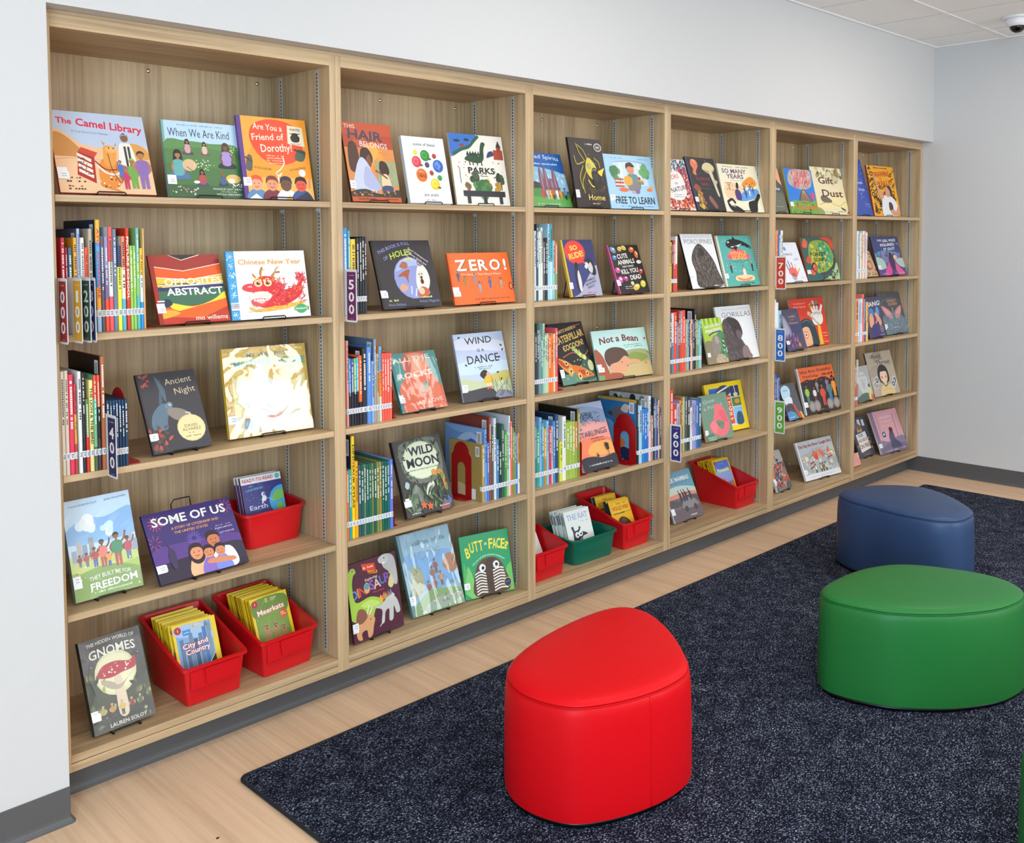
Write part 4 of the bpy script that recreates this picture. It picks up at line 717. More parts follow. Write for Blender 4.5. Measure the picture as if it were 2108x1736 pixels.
def c_cute(a):
    a.r(0,0,100,100,'24201F'); a.dots(1,0,0,1,1,.1,.1,['24201F'])
    for x,y,rx,ry,c in ((16,90,9,6,'6A8AB8'),(38,92,7,5,'C8B04A'),(52,94,8,5,'D8B83A'),(76,90,9,6,'D0602A'),(88,80,6,8,'E0702E'),(14,74,7,5,'4A7AC0'),(90,64,8,4,'E8E0E0'),(14,48,8,6,'C8508A'),(88,44,7,5,'C83A34'),(14,28,10,7,'D0409A'),(32,30,8,5,'B83A8A'),(60,12,12,6,'D8B83A'),(84,18,9,7,'D8D030'),(50,20,5,4,'E0D8A0')): a.e(x,y,rx,ry,c,a.rnd.uniform(-30,30)); a.e(x+2,y+2,rx*.4,ry*.4,'EDE8E0'); a.o(x+1,y+1,1,'181414')
    for t_,y,h_,w_,x in (('CUTE',77,9,34,40),('ANIMALS',65,9,56,48),('THAT COULD',55.5,3.6,38,50),('KILL YOU',46,9,56,52),('DEAD',33,9,36,66)): a.t(t_,x,y,h_,'EDE8E2',w_,rot=4,bold=.04)
    a.line(36,14,26,1.6,'D8D0C8'); a.line(36,10,26,1.6,'D8D0C8'); a.r(0,0,4,100,'B84A7A'); a.sticker(18,28,10)
def c_cocoon(a):
    a.r(0,0,100,100,'26262B'); a.b([(0,14),(40,18),(100,26),(100,0),(0,0)],'5F8A7A'); a.b([(60,20),(80,40),(100,30),(100,6),(60,4)],'3A5A50'); a.t("WHAT'S INSIDE A",46,88,5,'E2C07A',66,rot=10,bold=.02); a.t('CATERPILLAR',52,76,11,'E2B95F',88,rot=10,bold=.03); a.t('COCOON?',58,62,9,'E2B95F',64,rot=10,bold=.03)
    a.l([(4,82),(30,88),(40,84)],1,'D8603A'); a.l([(60,90),(78,94),(94,96)],1.2,'D8603A'); a.l([(20,44),(50,50),(80,44),(96,50)],1.8,'C8603A')
    for i in range(6): a.o(56+i*5,54-i*3+ (i-3)**2*.3,5,'D8D88A' if i%2 else 'A8C05A')
    a.b([(0,44),(20,40),(40,30),(44,20),(30,16),(14,24),(4,34)],'D88A3A'); a.b([(40,30),(70,24),(96,10),(80,8),(56,8),(44,16)],'D8722E'); a.b([(2,42),(18,36),(34,26),(16,28)],'B8482A'); a.b([(52,20),(70,20),(88,11),(66,12)],'B8482A'); a.b([(24,22),(30,28),(38,24),(34,14),(26,14)],'E0A050'); a.b([(48,14),(56,18),(60,10),(52,4)],'E0A050')
    for x,y in ((24,34),(32,21),(54,11),(76,14)): a.o(x,y,4.6,'EAD28A'); a.o(x,y,2.6,'3A2A1E')
    for i in range(30): a.leaf(a.rnd.uniform(10,96),a.rnd.uniform(4,60),5,2.4,a.rnd.uniform(0,360),a.rnd.choice(['6A9A4A','A8C06A','E0C080','3F6A4A']))
    a.e(92,26,8,9,'C8CC9A'); a.sticker(12,20,10)
def c_bean(a):
    a.r(0,0,100,100,'BFE0D8'); a.b([(50,46),(70,56),(100,48),(100,0),(40,0)],'A5A87A'); a.b([(58,40),(68,50),(86,46),(96,36),(70,26)],'8A9A4E'); a.b([(40,20),(70,26),(100,28),(100,0),(0,0),(10,16)],'C9B27A'); a.b([(0,0),(0,60),(10,54),(16,36),(20,0)],'A8573E'); a.r(0,0,10,10,'7A9A5A')
    a.b([(16,40),(20,58),(36,64),(54,58),(60,42),(48,34),(40,26),(24,22)],'5A4238'); a.b([(24,22),(26,30),(40,34),(52,44),(60,38),(58,22),(48,12),(34,10)],'DDA07A'); a.o(46,32,.9,'1A1414'); a.o(55,24,.9,'1A1414'); a.e(24,22,4,5,'DDA07A'); a.b([(58,36),(76,34),(80,28),(60,28)],'DDA07A'); a.e(90,26,4,4,'C89A5A'); a.b([(22,12),(40,10),(44,2),(20,0)],'A8573E')
    a.t('Not a Bean',48,80,13,'7A3038',72,arc=4,bold=.03); a.line(72,66,34,2,'5A8A80'); a.line(74,62,34,2,'5A8A80'); a.p([(94,78),(99,78),(96.5,72)],'B0404A'); a.sticker(21,32,8); a.l([(96,50),(99,44)],1,'4A7A4A')
def c_starling(a):
    a.r(0,0,100,100,'E8948A'); a.r(0,70,100,100,'A9B4D0'); a.b([(0,92),(40,96),(100,86),(100,70),(60,66),(0,74)],'8A9AB8'); a.r(0,44,100,66,'EE9C94'); a.b([(0,66),(50,72),(100,64),(100,56),(0,56)],'F0A8A0'); a.b([(0,44),(60,48),(100,40),(100,20),(0,22)],'F0805A'); a.b([(40,38),(90,40),(100,30),(100,20),(30,22)],'F0A85A')
    a.dots(190,8,66,84,86,.5,1.1,['20304A','2A3A58','3A4A68'],.7); a.dots(110,26,74,62,86,.6,1.2,['1A2840','20304A'],.7)
    a.t('THE',18,62,3,'3A3448',12,bold=0); a.t('STARLINGS',50,54,8.5,'3A3448',82,rot=3,bold=-.005); a.line(58,46,40,1.8,'5A3A48'); a.line(62,42,36,1.8,'5A3A48'); a.b([(0,18),(30,20),(60,16),(100,18),(100,0),(0,0)],'2E2E36'); a.line(50,8,66,2.4,'C8C8D0'); a.bush(80,32,8,['2A2428','3A3032'],8); a.l([(80,18),(80,30)],1.2,'2A2428'); a.p([(46,18),(48,25),(52,18)],'2A2428')
def c_colors(a):
    a.r(0,0,100,100,'E6E0DC'); 
    for (x0,y0,x1,y1,cs,n) in ((0,70,100,100,['3A5A80','5A8AA0','2E2A48','6A5A9A'],110),(60,10,100,80,['C8384A','D8503A','A82A3A','6A2A4A'],120),(0,0,100,24,['D8502E','C83A34','A83030','E08040'],120),(0,24,30,50,['E8A03A','3A3040','D85A3A'],40)): a.strokes(int(n*1.6),x0,y0,x1,y1,11,3.6,60,cs,70)
    a.b([(10,30),(14,70),(44,78),(76,70),(82,36),(60,20),(30,22)],'E9E4E0'); a.t('THE',40,76,3.2,'2A2430',14,bold=.02); a.t('COLORS',36,63,8,'D8433A',60,rot=10,bold=.01); a.t('OF',52,52,4,'2A2430',10,bold=.01); a.t('NATURE',58,42,9,'2A2430',60,rot=10,bold=.01); a.line(54,30,36,1.6,'5A4A54'); a.line(54,26,40,1.6,'5A4A54')
def c_mushroom(a):
    a.r(0,0,100,100,'2C2A2C'); a.b([(14,86),(20,96),(36,94),(38,84),(28,74),(26,66),(16,70),(20,78)],'E07A5A'); a.b([(22,94),(30,96),(34,88)],'EE9A7A'); a.b([(52,78),(58,88),(76,92),(92,86),(92,78),(74,74)],'D8CC9A'); a.b([(52,78),(74,70),(92,78),(74,76)],'B0A47A'); a.b([(72,74),(78,54),(84,30),(90,30),(86,56),(82,76)],'D8C8A8'); a.b([(78,56),(84,60),(94,56),(86,50)],'C8B898')
    a.t('MUSHROOM',46,60,6,'8A3A34',46,bold=.02); a.t('RAIN',48,50,6,'8A3A34',24,bold=.02); a.line(48,42,34,1.4,'7A706A'); a.b([(8,44),(16,50),(28,44),(26,36),(14,36)],'9A4A34'); a.b([(14,30),(22,38),(30,30),(26,14),(18,12)],'B07A3A'); a.dots(22,12,4,36,36,1.4,4,['C8A04A','8A6A34','D8C26A','A8583A','6A4A2A']); a.o(22,8,6,'C8B04A'); a.b([(48,22),(56,28),(72,12),(70,4),(60,8)],'8A5A54'); a.dots(16,8,40,98,98,.4,1,['D8D4CC','5A7AC0']); a.r(0,0,6,100,'3A3A50'); a.sticker(17,25,12)
def c_years(a):
    a.r(0,0,100,100,'E9E2C6'); a.line(24,95,28,2,'3A3A40'); a.line(62,95,34,2,'3A3A40'); a.t('SO MANY',40,86,9,'6A4A72',62,bold=.04); a.t('YEARS',40,75,9,'6A4A72',44,bold=.04); a.t('A Juneteenth Story',46,66.5,2.8,'9A8A70',40,bold=0); a.b([(54,60),(78,76),(92,66),(88,56),(60,52)],'E8923A'); a.b([(10,56),(40,60),(60,40),(40,24),(10,30)],'E9C9A0'); a.b([(40,24),(56,44),(90,50),(94,38),(70,26)],'5F9AD8')
    for x,y,c in ((58,40,'2F5FB8'),(66,46,'E8E0D8'),(74,44,'3F7AD0'),(82,48,'E8B03A'),(70,34,'F0E8E0'),(80,38,'2F5FB8'),(60,30,'3F4A8A')): a.man(x,y,16,c,'4A3026','1A1414',c)
    a.b([(34,26),(32,42),(38,48),(46,42),(46,26)],'4A3A78'); a.o(40,53,3.5,'3A2620'); a.o(41,58,3,'1A1416'); a.dots(10,14,46,30,58,.6,1.2,['3A3030','C83A34']); a.l([(10,60),(28,61)],1,'C8603A',False)
    a.b([(8,22),(16,14),(30,12),(44,4),(46,0),(20,0),(10,10)],'1E1C1E'); a.b([(64,0),(62,20),(76,26),(92,40),(96,34),(86,20),(80,0)],'1E1C1E'); a.l([(8,20),(20,26),(28,18)],4,'1E1C1E'); a.l([(76,24),(86,34)],.8,'C8C4BC'); a.l([(14,14),(26,10)],.8,'C8C4BC'); a.sticker(0,.1,.5)
def fur(a,pts,cols,n,ang): 
    a.b(pts,cols[0]); xs=[p[0] for p in pts]; ys=[p[1] for p in pts]
    def inside(x,y):
        r_=False; j=len(pts)-1
        for i in range(len(pts)):
            if (pts[i][1]>y)!=(pts[j][1]>y) and x<(pts[j][0]-pts[i][0])*(y-pts[i][1])/(pts[j][1]-pts[i][1])+pts[i][0]: r_=not r_
            j=i
        return r_
    P={}
    for i in range(n):
        x=a.rnd.uniform(min(xs),max(xs)); y=a.rnd.uniform(min(ys),max(ys))
        if inside(x,y): a_=R(ang(x,y)); P.setdefault(a.rnd.choice(cols),[]).append((x,y,a_))
    for c,L_ in P.items():
        V,F=[],[]
        for x,y,q in L_:
            X=x+7*math.cos(q); Y=y+7*math.sin(q)/a.k; b=len(V); V+=[(x-.45,y),(x+.45,y),(min(max(X,1),99),min(max(Y,1),99))]; F.append((b,b+1,b+2))
        a._add(V,F,c)
def c_porcupine(a):
    a.r(0,0,100,100,'E9E9EB'); a.t('AMAZING ANIMALS',52,95,2.2,'A8A8AC',84,bold=-.01); a.t('PORCUPINES',52,86,8.5,'38373A',86,bold=-.012)
    fur(a,[(24,2),(22,30),(18,50),(26,66),(44,80),(58,80),(74,66),(86,50),(92,30),(96,2)],['463C38','5F544E','857970','2C2523','A4988E'],1200,lambda x,y:90+(50-x)*1.2+180); a.e(54,66,8,8,'3A322F'); a.line(84,4,34,1.8,'D8D8DA'); a.sticker(14,22,12)
def c_whale(a):
    a.r(0,0,100,100,'58AFA5'); a.r(0,0,5,100,'D8D8C8'); a.b([(24,54),(28,66),(44,74),(64,72),(82,62),(86,54)],'E85A78'); a.b([(24,84),(34,92),(60,92),(80,86),(92,80),(90,84),(96,74),(84,76),(60,82),(50,74),(36,74),(26,78)],'232227'); a.b([(36,78),(54,80),(70,84),(52,76)],'E8E8E6'); a.p([(44,92),(48,99),(54,92)],'232227'); a.e(32,87,3,1.6,'E8E8E6'); a.b([(44,78),(50,70),(56,78)],'232227')
    a.t('WHALE',54,65,8,'F2C23A',48,bold=.04); a.t('SONG',54,56,8,'F2C23A',42,bold=.04); a.line(54,50,60,1.6,'2A5A58'); a.line(54,47,40,1.6,'2A5A58'); a.dots(60,10,20,94,96,.4,1,['C8E8E0','E8F4F0'])
    a.man(60,18,28,'E8E4E0','E0A080','3A2A2A','D8D4D0',False,True); a.man(24,26,20,'2F3A4A','E0A080','1E1A1A','2F3A4A'); a.man(86,28,20,'2F3A4A','E0A080','E8A83A','2F3A4A'); a.b([(34,10),(36,20),(80,20),(82,10)],'F0D8A0'); a.l([(36,16),(58,12),(80,16)],1.6,'E0507A'); a.l([(38,13),(58,9),(78,13)],1.6,'E8883A'); a.line(60,5,46,2.4,'2A4A4A'); a.sticker(16,24,12)
def c_lemur(a):
    a.r(0,0,100,100,'A9C83A'); a.b([(60,60),(100,66),(100,10),(60,20)],'4F8A54'); a.b([(0,46),(30,50),(60,40),(60,0),(0,0)],'8A7F62'); 
    for i in range(10): a.p([(i*11,100),(i*11+6,80),(i*11+10,100)],['C8DC4A','7AA834'][i%2])
    a.t('RING-TAILED LEMUR',52,83,6,'EDEDE0',78,rot=4,bold=.02); a.t('PRINCESSES',52,73,6.5,'EDEDE0',80,rot=4,bold=.03); a.l([(26,62),(54,68),(88,70)],4,'4A3A86'); a.b([(34,20),(36,50),(54,62),(76,54),(76,34),(60,20)],'8F8378'); a.b([(50,50),(58,60),(70,54),(64,42)],'B0A498'); a.strokes(160,34,20,76,58,6,.8,-70,['9A8E82','776B62','B0A498'],30)
    for i in range(9): a.l([(88-i*.5-(i>5)*(i-5)*8,54-i*5),(96-i*.8-(i>5)*(i-5)*9,50-i*5)],2.6,'EDEDE8' if i%2 else '2A2624',False)
    a.b([(40,2),(50,18),(80,18),(96,4),(90,0)],'B8A088'); a.dots(40,44,2,92,16,1,2.5,['C8B49C','A08A72','D8C8B4']); a.sticker(16,25,16)
def c_gorilla(a):
    a.r(0,0,100,100,'E9E9EC'); a.t('AMAZING ANIMALS',56,94,2.2,'A8A8AC',78,bold=-.01); a.t('GORILLAS',56,84,9.5,'3A393C',82,bold=-.012); fur(a,[(0,0),(2,30),(6,56),(14,72),(26,78),(40,70),(56,40),(70,18),(76,0)],['55494A','6E6260','3A3031','8E817E'],800,lambda x,y:-70+x*.3); a.b([(26,78),(44,78),(58,70),(64,54),(62,44),(54,50),(50,40),(40,44),(36,58)],'3F3637'); a.b([(46,52),(56,54),(62,46),(56,38),(48,40)],'6A5E5E'); a.b([(48,40),(56,34),(58,18),(50,16),(44,30)],'51474A'); a.o(47,60,1.6,'191516'); a.b([(56,20),(70,24),(78,4),(76,0),(56,0)],'8A7674'); a.line(84,5,12,2,'B8B8C8')
def c_grow(a):
    a.r(0,0,100,100,'74907A'); a.t('Grow',34,86,8,'A9BCC0',42,rot=4,bold=.01); a.t('a Friend',44,73,8,'A9BCC0',66,rot=4,bold=.01); a.b([(46,60),(50,76),(66,76),(80,68),(88,50),(92,34),(86,16),(66,6),(44,10),(26,20),(22,34),(36,44)],'EC7078'); a.b([(24,34),(40,42),(50,30),(36,14)],'F08088'); a.b([(60,60),(80,60),(88,36),(70,40)],'E2636E'); a.b([(46,38),(58,42),(74,36),(70,24),(60,22)],'7A8A70'); a.dots(14,50,26,70,38,.7,1.4,['4A4A40','8A7A6A']); a.b([(0,12),(30,16),(20,0),(0,0)],'5F7A68'); a.line(24,8,32,2.4,'D8E0D0'); a.line(22,4,28,2.4,'D8E0D0'); a.sticker(14,20,8)
def c_frames(a):
    a.r(0,0,100,100,'F2CF1A'); a.r(10,10,90,90,'D8D8D8'); a.r(10,76,36,90,'2A6AC0'); a.b([(22,76),(40,92),(60,92),(68,80),(50,70)],'3A4450'); a.l([(30,80),(62,90)],2.5,'E8ECF0'); a.r(66,68,90,90,'2A3A6A'); a.l([(78,90),(79,74)],1.6,'F4F0E0'); a.e(79,72,6,4,'E8C8A0'); a.r(66,48,90,66,'3F8A3A'); a.e(80,58,7,5,'E88A4A'); a.r(66,12,90,46,'8ABDE8'); a.b([(70,12),(74,34),(86,34),(88,12)],'3A5A70'); a.r(44,14,64,72,'E0502A')
    for i,t_ in enumerate(('A KIDS','1ST','BIG','BOOK','OF')): a.t(t_,54,66-i*10.5,(3,8,9,7,4)[i],'F4E8D8',16,bold=.03)
    a.r(10,10,44,74,'C8C0A0')
def c_mambas(a):
    a.r(0,0,100,100,'6FA0B4'); a.r(0,44,100,60,'F0B49A'); a.b([(0,66),(50,70),(100,60),(100,54),(0,54)],'C8D4C8'); a.b([(0,52),(60,56),(100,50),(100,44),(0,44)],'E89078'); a.r(0,0,100,46,'76696C'); a.b([(0,46),(40,40),(70,48),(100,42),(100,30),(0,30)],'5A5658'); a.r(0,0,100,24,'6A5C62'); a.t('BLACK MAMBAS',46,84,8.5,'EDEDE8',88,bold=.02); a.line(50,76,60,1.8,'4A7A8A'); a.b([(44,24),(46,36),(58,44),(78,40),(90,34),(88,22)],'8A8486'); a.o(52,21,6,'4A4648'); a.o(82,21,6,'4A4648'); a.l([(54,40),(54,52),(72,52)],1.4,'4A4648',False)
    for x in (44,54,62,76): a.l([(x,40),(x-3,62)],2.4,'3A3A40',False); a.b([(x-3,38),(x-2,54),(x+3,54),(x+3,38)],'3F444C')
    a.line(68,7,22,3,'EDE8E8'); a.sticker(19,29,12); a.r(0,0,2,100,'C8C8C8')
def c_peak(a):
    a.r(0,0,100,100,'E8A88A'); a.b([(30,60),(56,80),(70,86),(84,70),(100,60),(100,30),(30,30)],'4F5458'); a.r(0,0,100,46,'5F6058'); a.b([(0,40),(50,46),(100,40),(100,0),(0,0)],'6A6A5C'); a.line(70,54,44,6,'D8D4C8',6); a.line(60,14,40,1.6,'C8C4B0'); a.dots(14,40,20,98,40,.6,1.4,['C8B060','8A8A6A'])
def c_volcano(a):
    a.r(0,0,100,100,'2F7AD0'); a.b([(10,66),(16,92),(40,100),(90,100),(96,80),(84,60),(50,54)],'B8A8A0'); a.strokes(110,18,60,92,98,9,1.4,80,['7A6A64','D8C8BC','5A4A48'],50); a.strokes(120,26,56,84,92,14,1.8,80,['D8506A','E8707A','C83A4A','F0B0A0'],40); a.b([(36,24),(50,52),(64,52),(84,24)],'5A5048'); 
    for i in range(8): a.l([(54+i*.8,52),(40+i*6,24)],.9,'D8A088',False)
    a.b([(0,20),(20,30),(40,24),(70,24),(100,30),(100,0),(0,0)],'6FA04A'); a.dots(30,2,0,98,22,1,3,['4F8A3A','8AB85A','3A6A30']); a.o(88,40,7,'D84A5A'); a.line(54,27,44,5,'9AB85A'); a.t('VOLCANOES',58,14,9,'E8602A',84,bold=.04); a.sticker(16,24,11)
def c_dust(a):
    a.r(0,0,100,100,'E2D6B0'); a.dots(30,2,80,98,98,1.5,5,['8A8A5A','A8A070','C8BC8A','6A6A48']); a.bush(66,78,18,['C8BC98','D8CCA8','A89C78'],10); a.bush(86,90,10,['A8683A','8A8A5A'],8); a.b([(0,34),(40,40),(100,36),(100,14),(0,14)],'E8D8A0'); a.b([(16,34),(24,40),(40,36),(52,28),(40,24),(22,26)],'6A6458'); a.t('A',24,88,7,'5A2A24',10,bold=.01); a.t('Gift',44,72,14,'5A2A24',48,bold=.012); a.t('of',76,70,5,'5A2A24',8,bold=.01); a.t('Dust',58,45,15,'5A2A24',66,bold=.012); a.l([(10,20),(40,26),(70,18),(96,28)],.9,'A89068'); a.line(36,5,26,1.6,'7A6A48'); a.line(78,6,26,1.6,'7A6A48'); a.b([(76,16),(88,12),(94,8),(82,10)],'3A4A50'); a.b([(0,0),(0,14),(16,10),(20,0)],'8A9A5A'); a.b([(94,2),(99,8),(99,2)],'C83A2A')
def c_hands(a):
    a.r(0,0,100,100,'E4E5EC'); a.e(40,84,6,5,'6A9AD0'); a.t('SCRIBBLE!',40,70,5.5,'3A3A44',56,bold=0); a.t('GO!',78,57,5,'3A3A44',20,rot=6,bold=0)
    for i,c in enumerate(('2A8A6A','3F6AC8','E04A3A','E8B83A')): a.l([(30+i*11,30),(24+i*13,58-i*4)],4,c)
    a.b([(28,22),(36,36),(60,34),(66,20),(50,12)],'E86A6A'); a.l([(66,22),(80,34)],4,'E8A83A')
    for r_ in (4,7,10): a.l([(46+r_*math.cos(q/8*6.28),14+r_*.8*math.sin(q/8*6.28)) for q in range(9)],1.2,['2A5AB0','3A3A44','E0A83A'][r_%3])
    a.line(84,10,18,1.6,'A0A0A8')
def c_forest(a):
    a.r(0,0,100,100,'2F5F5A'); a.b([(16,50),(24,84),(50,94),(84,86),(94,50),(80,24),(46,14),(24,26)],'8AA03C'); a.b([(50,86),(80,80),(88,50),(70,30),(56,40)],'3F9A7A'); a.b([(20,44),(34,72),(54,60),(46,30),(30,28)],'B8B040'); a.dots(50,22,22,86,86,1.5,4,['A8B848','6A9A4A','3F8A5A','C8C45A']); a.b([(60,98),(76,100),(97,96),(98,70),(90,78),(84,90)],'D8483A'); a.b([(2,80),(10,98),(20,90),(14,76)],'D8603A'); a.b([(4,46),(14,58),(22,48),(12,40)],'C8503A'); a.b([(10,16),(22,30),(24,14)],'D8603A'); a.b([(50,2),(80,16),(99,40),(99,0),(50,0)],'A5C890'); a.l([(40,14),(66,18),(88,34),(94,50)],5,'3A4A50'); a.dots(20,50,2,96,30,1,3,['5A2A3A','3A4A50'])
    a.t('A',44,70,5,'23302A',6,bold=.01); a.t('FOREST',46,61,8.5,'23302A',48,bold=.01); a.t('SONG',48,48,8.5,'23302A',38,bold=.01); a.o(26,31,8,'2A2A28'); a.o(27,30,6,'D8502E'); a.o(24,33,1,'EDEDEA'); a.line(78,10,28,1.6,'4A7A50'); a.sticker(16,24,7)
def c_moth(a):
    a.r(0,0,100,100,'4E4A66'); a.b([(6,30),(4,60),(14,86),(30,70),(40,40)],'8A88A0'); a.b([(8,40),(12,80),(24,66),(30,44)],'A09EB4'); a.r(40,40,100,62,'3F4468'); a.line(62,82,40,6,'A8845A',6); a.line(58,74,20,3.4,'A8845A',4); a.line(64,66,46,6,'A8845A',6)
    for i in range(40): a.leaf(a.rnd.uniform(4,80),a.rnd.uniform(2,32),18,5,a.rnd.uniform(40,140),a.rnd.choice(['7A4A80','9A5A94','5A3A66','C0709A','3A4058']))
    for k in range(6): a.leaf(66,12,9,4,k*60,'E0853A')
    a.sticker(16,24,16)
def c_fingers(a):
    a.r(0,0,100,100,'DA3B22'); a.t('A collection of',28,90,3.2,'F0C8A0',34,bold=0); a.t('Finger Rhymes',28,83,3.2,'F0C8A0',36,bold=0); a.p([(70,0),(72,44),(80,44),(82,0)],'EBB23A'); a.b([(62,44),(60,62),(66,72),(84,72),(92,60),(86,44)],'E8E4DC')
    for x,y,X,Y,c in ((66,68,58,88,'EBB23A'),(71,72,68,94,'8ACBD0'),(78,72,80,92,'3F8A8A'),(86,68,94,84,'E8E4DC'),(62,60,48,70,'D8D08A')): a.l([(x,y),(X,Y)],6,'E8E4DC',False); a.l([((x+X)/2,(y+Y)/2),(X,Y)],6,c,False)
    a.t('FIVE',73,84,3.6,'2A2624',30,bold=.02); a.t('LITTLE',75,67,4.6,'2A2624',22,bold=.01); a.t('friends',66,54,5,'2A2624',32,rot=-38,bold=.01); a.b([(14,0),(12,30),(20,50),(40,58),(60,48),(68,20),(66,0)],'2C3E48'); a.b([(16,0),(18,28),(30,40),(46,36),(48,0)],'E8B08A'); a.o(34,24,6,'E86A5A'); a.o(34,24,4,'EDE6DC'); a.o(34,24,2,'2A2624'); a.l([(28,50),(44,54),(60,40)],1,'6A8A90'); a.dots(40,10,60,98,80,.4,.8,['B82A18','F06A4A'])
    for y in (24,18,12,6): a.line(90,y,14,2.4,'F0B890')
def c_island(a):
    a.r(0,0,100,100,'55565C'); a.b([(2,60),(6,88),(40,96),(60,84),(52,66),(30,56)],'B8D4E4'); a.b([(6,54),(30,64),(56,60),(50,40),(20,36)],'D8E0E4'); a.line(30,82,30,4,'6A90A8'); a.b([(10,40),(30,46),(50,40),(50,20),(10,18)],'4A464A'); a.dots(30,10,20,54,44,1,3,['5A565A','6A666A','3A383C']); a.p([(0,0),(0,22),(30,26),(36,0)],'5A86C0'); a.p([(30,24),(50,20),(66,0),(36,0)],'4A9AAA'); a.b([(52,40),(62,42),(66,30),(84,6),(76,0),(68,6),(58,28)],'D8503A'); a.p([(80,20),(90,18),(99,0),(88,0)],'E8C04A'); a.line(24,8,34,3,'C8D8F0')
def c_grateful(a):
    a.r(0,0,100,100,'2B2726'); a.b([(0,100),(100,100),(100,72),(84,70),(66,76),(44,72),(20,74),(0,70)],'EB6A34'); a.dots(14,10,68,98,74,.6,1.4,['EB6A34']); a.t('We Are Grateful',50,91,6,'3A2420',86,rot=1,arc=1,bold=.012); a.t('Otsaliheliga',34,80.5,5,'3A2420',44,bold=.01); a.line(82,81,32,5,'3A2420',6)
    for x,y,H,c,l_ in ((16,24,40,'8AC84A','5A8A80'),(36,24,34,'E0DCD8','6A4A3A'),(46,44,28,'8A8A90','8A8A90'),(58,14,48,'D8483A','D8483A'),(78,20,50,'3F7A78','4A7AB0'),(92,30,44,'F0903A','E8A83A'),(74,48,26,'8A6AB0','8A6AB0')): a.man(x,y,H,c,'8A5A3C','1E1815',l_,True)
    for x in (22,36,72,90): a.o(x,16,9,'8A807C'); a.o(x,16,6,'A09690')
    a.line(44,7,26,2,'E8703A'); a.line(78,7,30,2,'E8703A'); a.r(0,0,3,100,'D8D8D8'); a.sticker(18,27,10)
def c_leaves(a):
    a.r(0,0,100,100,'7A7A74'); a.b([(0,90),(60,100),(100,96),(100,70),(0,70)],'A8A8A0')
    for i in range(90): a.leaf(a.rnd.uniform(2,94),a.rnd.uniform(4,78),20,9,a.rnd.uniform(0,360),a.rnd.choice(['E0603E','C8503A','E88A6A','4A4A5A','5A5A68','D8A090','3A3A48']))
    a.line(66,90,30,2.4,'D8C8B0'); a.r(70,0,100,16,'5A5654'); a.r(0,0,3,100,'D8D4D0'); a.sticker(22,32,16)
def c_river(a):
    a.r(0,0,100,100,'B9BEC0'); a.b([(0,60),(50,70),(100,60),(100,20),(0,20)],'A8ACAC'); a.dots(60,2,14,98,60,1,3.5,['C8C8C0','989C9A','D8D4C0','A8A890']); a.t('The Day the River Caught Fire',50,88,7.5,'B8404A',92,rot=1,bold=.02); a.line(54,76,40,1.8,'8A8E90'); a.line(54,72,46,1.8,'8A8E90'); a.l([(20,50),(50,66),(80,50)],1.6,'7A8084')
    for x,y in ((42,52),(56,56),(64,50),(48,46),(86,56)):
        for k in range(3): a.leaf(x+a.rnd.uniform(-3,3),y,12,6,a.rnd.uniform(60,120),a.rnd.choice(['D84A3A','E8683A','E89060']))
    for x,y in ((14,54),(88,54)): a.e(x,y,10,7,'E0D8C0'); a.dots(8,x-8,y-5,x+8,y+5,.8,1.6,['E8B83A','C8504A','5A6A5A'])
    a.l([(24,40),(36,43)],2.4,'B83A44',False); a.l([(22,28),(34,32)],2.4,'B83A44',False); a.l([(76,46),(90,50)],2.4,'B83A44',False)
    for x,c in ((36,'E0E0DA'),(50,'D8C89A'),(64,'D8D0D4'),(56,'8A6A4A')): a.man(x,14,24,c,'7A543C','2A1E1A','5A5A54')
    a.r(3,0,100,14,'E0E0E2'); a.line(50,7,70,2.4,'B0B0B4'); a.r(0,0,3,100,'E8E8EA'); a.sticker(18,28,9)
def c_poems(a):
    a.r(0,0,100,100,'3D54A8'); a.line(66,58,34,4,'C0CAEC'); a.line(66,46,34,4,'C0CAEC')
    for i in range(50):
        x,y=a.rnd.uniform(42,96),a.rnd.uniform(22,92); a.l([(x,y),(x+2.5,y+1.2),(x+4,y-.4)],1.0,a.rnd.choice(['A8B8EC','8A9AD8','C8D0F0']))
    a.line(80,20,26,1.8,'A8B8EC'); a.line(80,16,26,1.8,'A8B8EC')
def c_doodle(a):
    a.r(0,0,100,100,'EFA827')
    for i in range(150):
        x,y=a.rnd.uniform(4,94),a.rnd.uniform(4,92)
        if 20<x<84 and y>60: continue
        q=a.rnd.uniform(0,6.28); P=[(x,y)]
        for k in range(3): q+=a.rnd.choice((-1.3,1.3)); P.append((P[-1][0]+5*math.cos(q),P[-1][1]+4*math.sin(q)))
        a.l(P,1.7,'221C14')
    a.line(50,96,52,2.4,'3A2A14'); a.t('DRAWING',50,84,10,'D8622A',64,rot=4,bold=.02); a.t('ON',44,74.5,3,'D8622A',8,bold=.02); a.t('WALLS',52,66,10,'D8622A',56,rot=4,bold=.02)
    a.b([(34,0),(36,30),(46,40),(66,42),(88,30),(92,14),(84,12),(82,0)],'E8E6E8'); a.b([(36,34),(26,44),(22,66),(18,78),(24,78),(32,56),(46,40)],'D89A78'); a.b([(56,40),(54,52),(60,60),(70,56),(70,40)],'D89A78'); a.b([(62,60),(72,60),(80,50),(74,42),(70,52)],'3A2A24'); a.b([(80,4),(94,20),(98,4)],'D89A78'); a.b([(60,12),(60,26),(68,28),(74,22),(72,12)],'4A342C'); a.b([(62,10),(76,14),(84,2),(70,2)],'D89A78'); a.line(20,14,24,2,'5A4014')
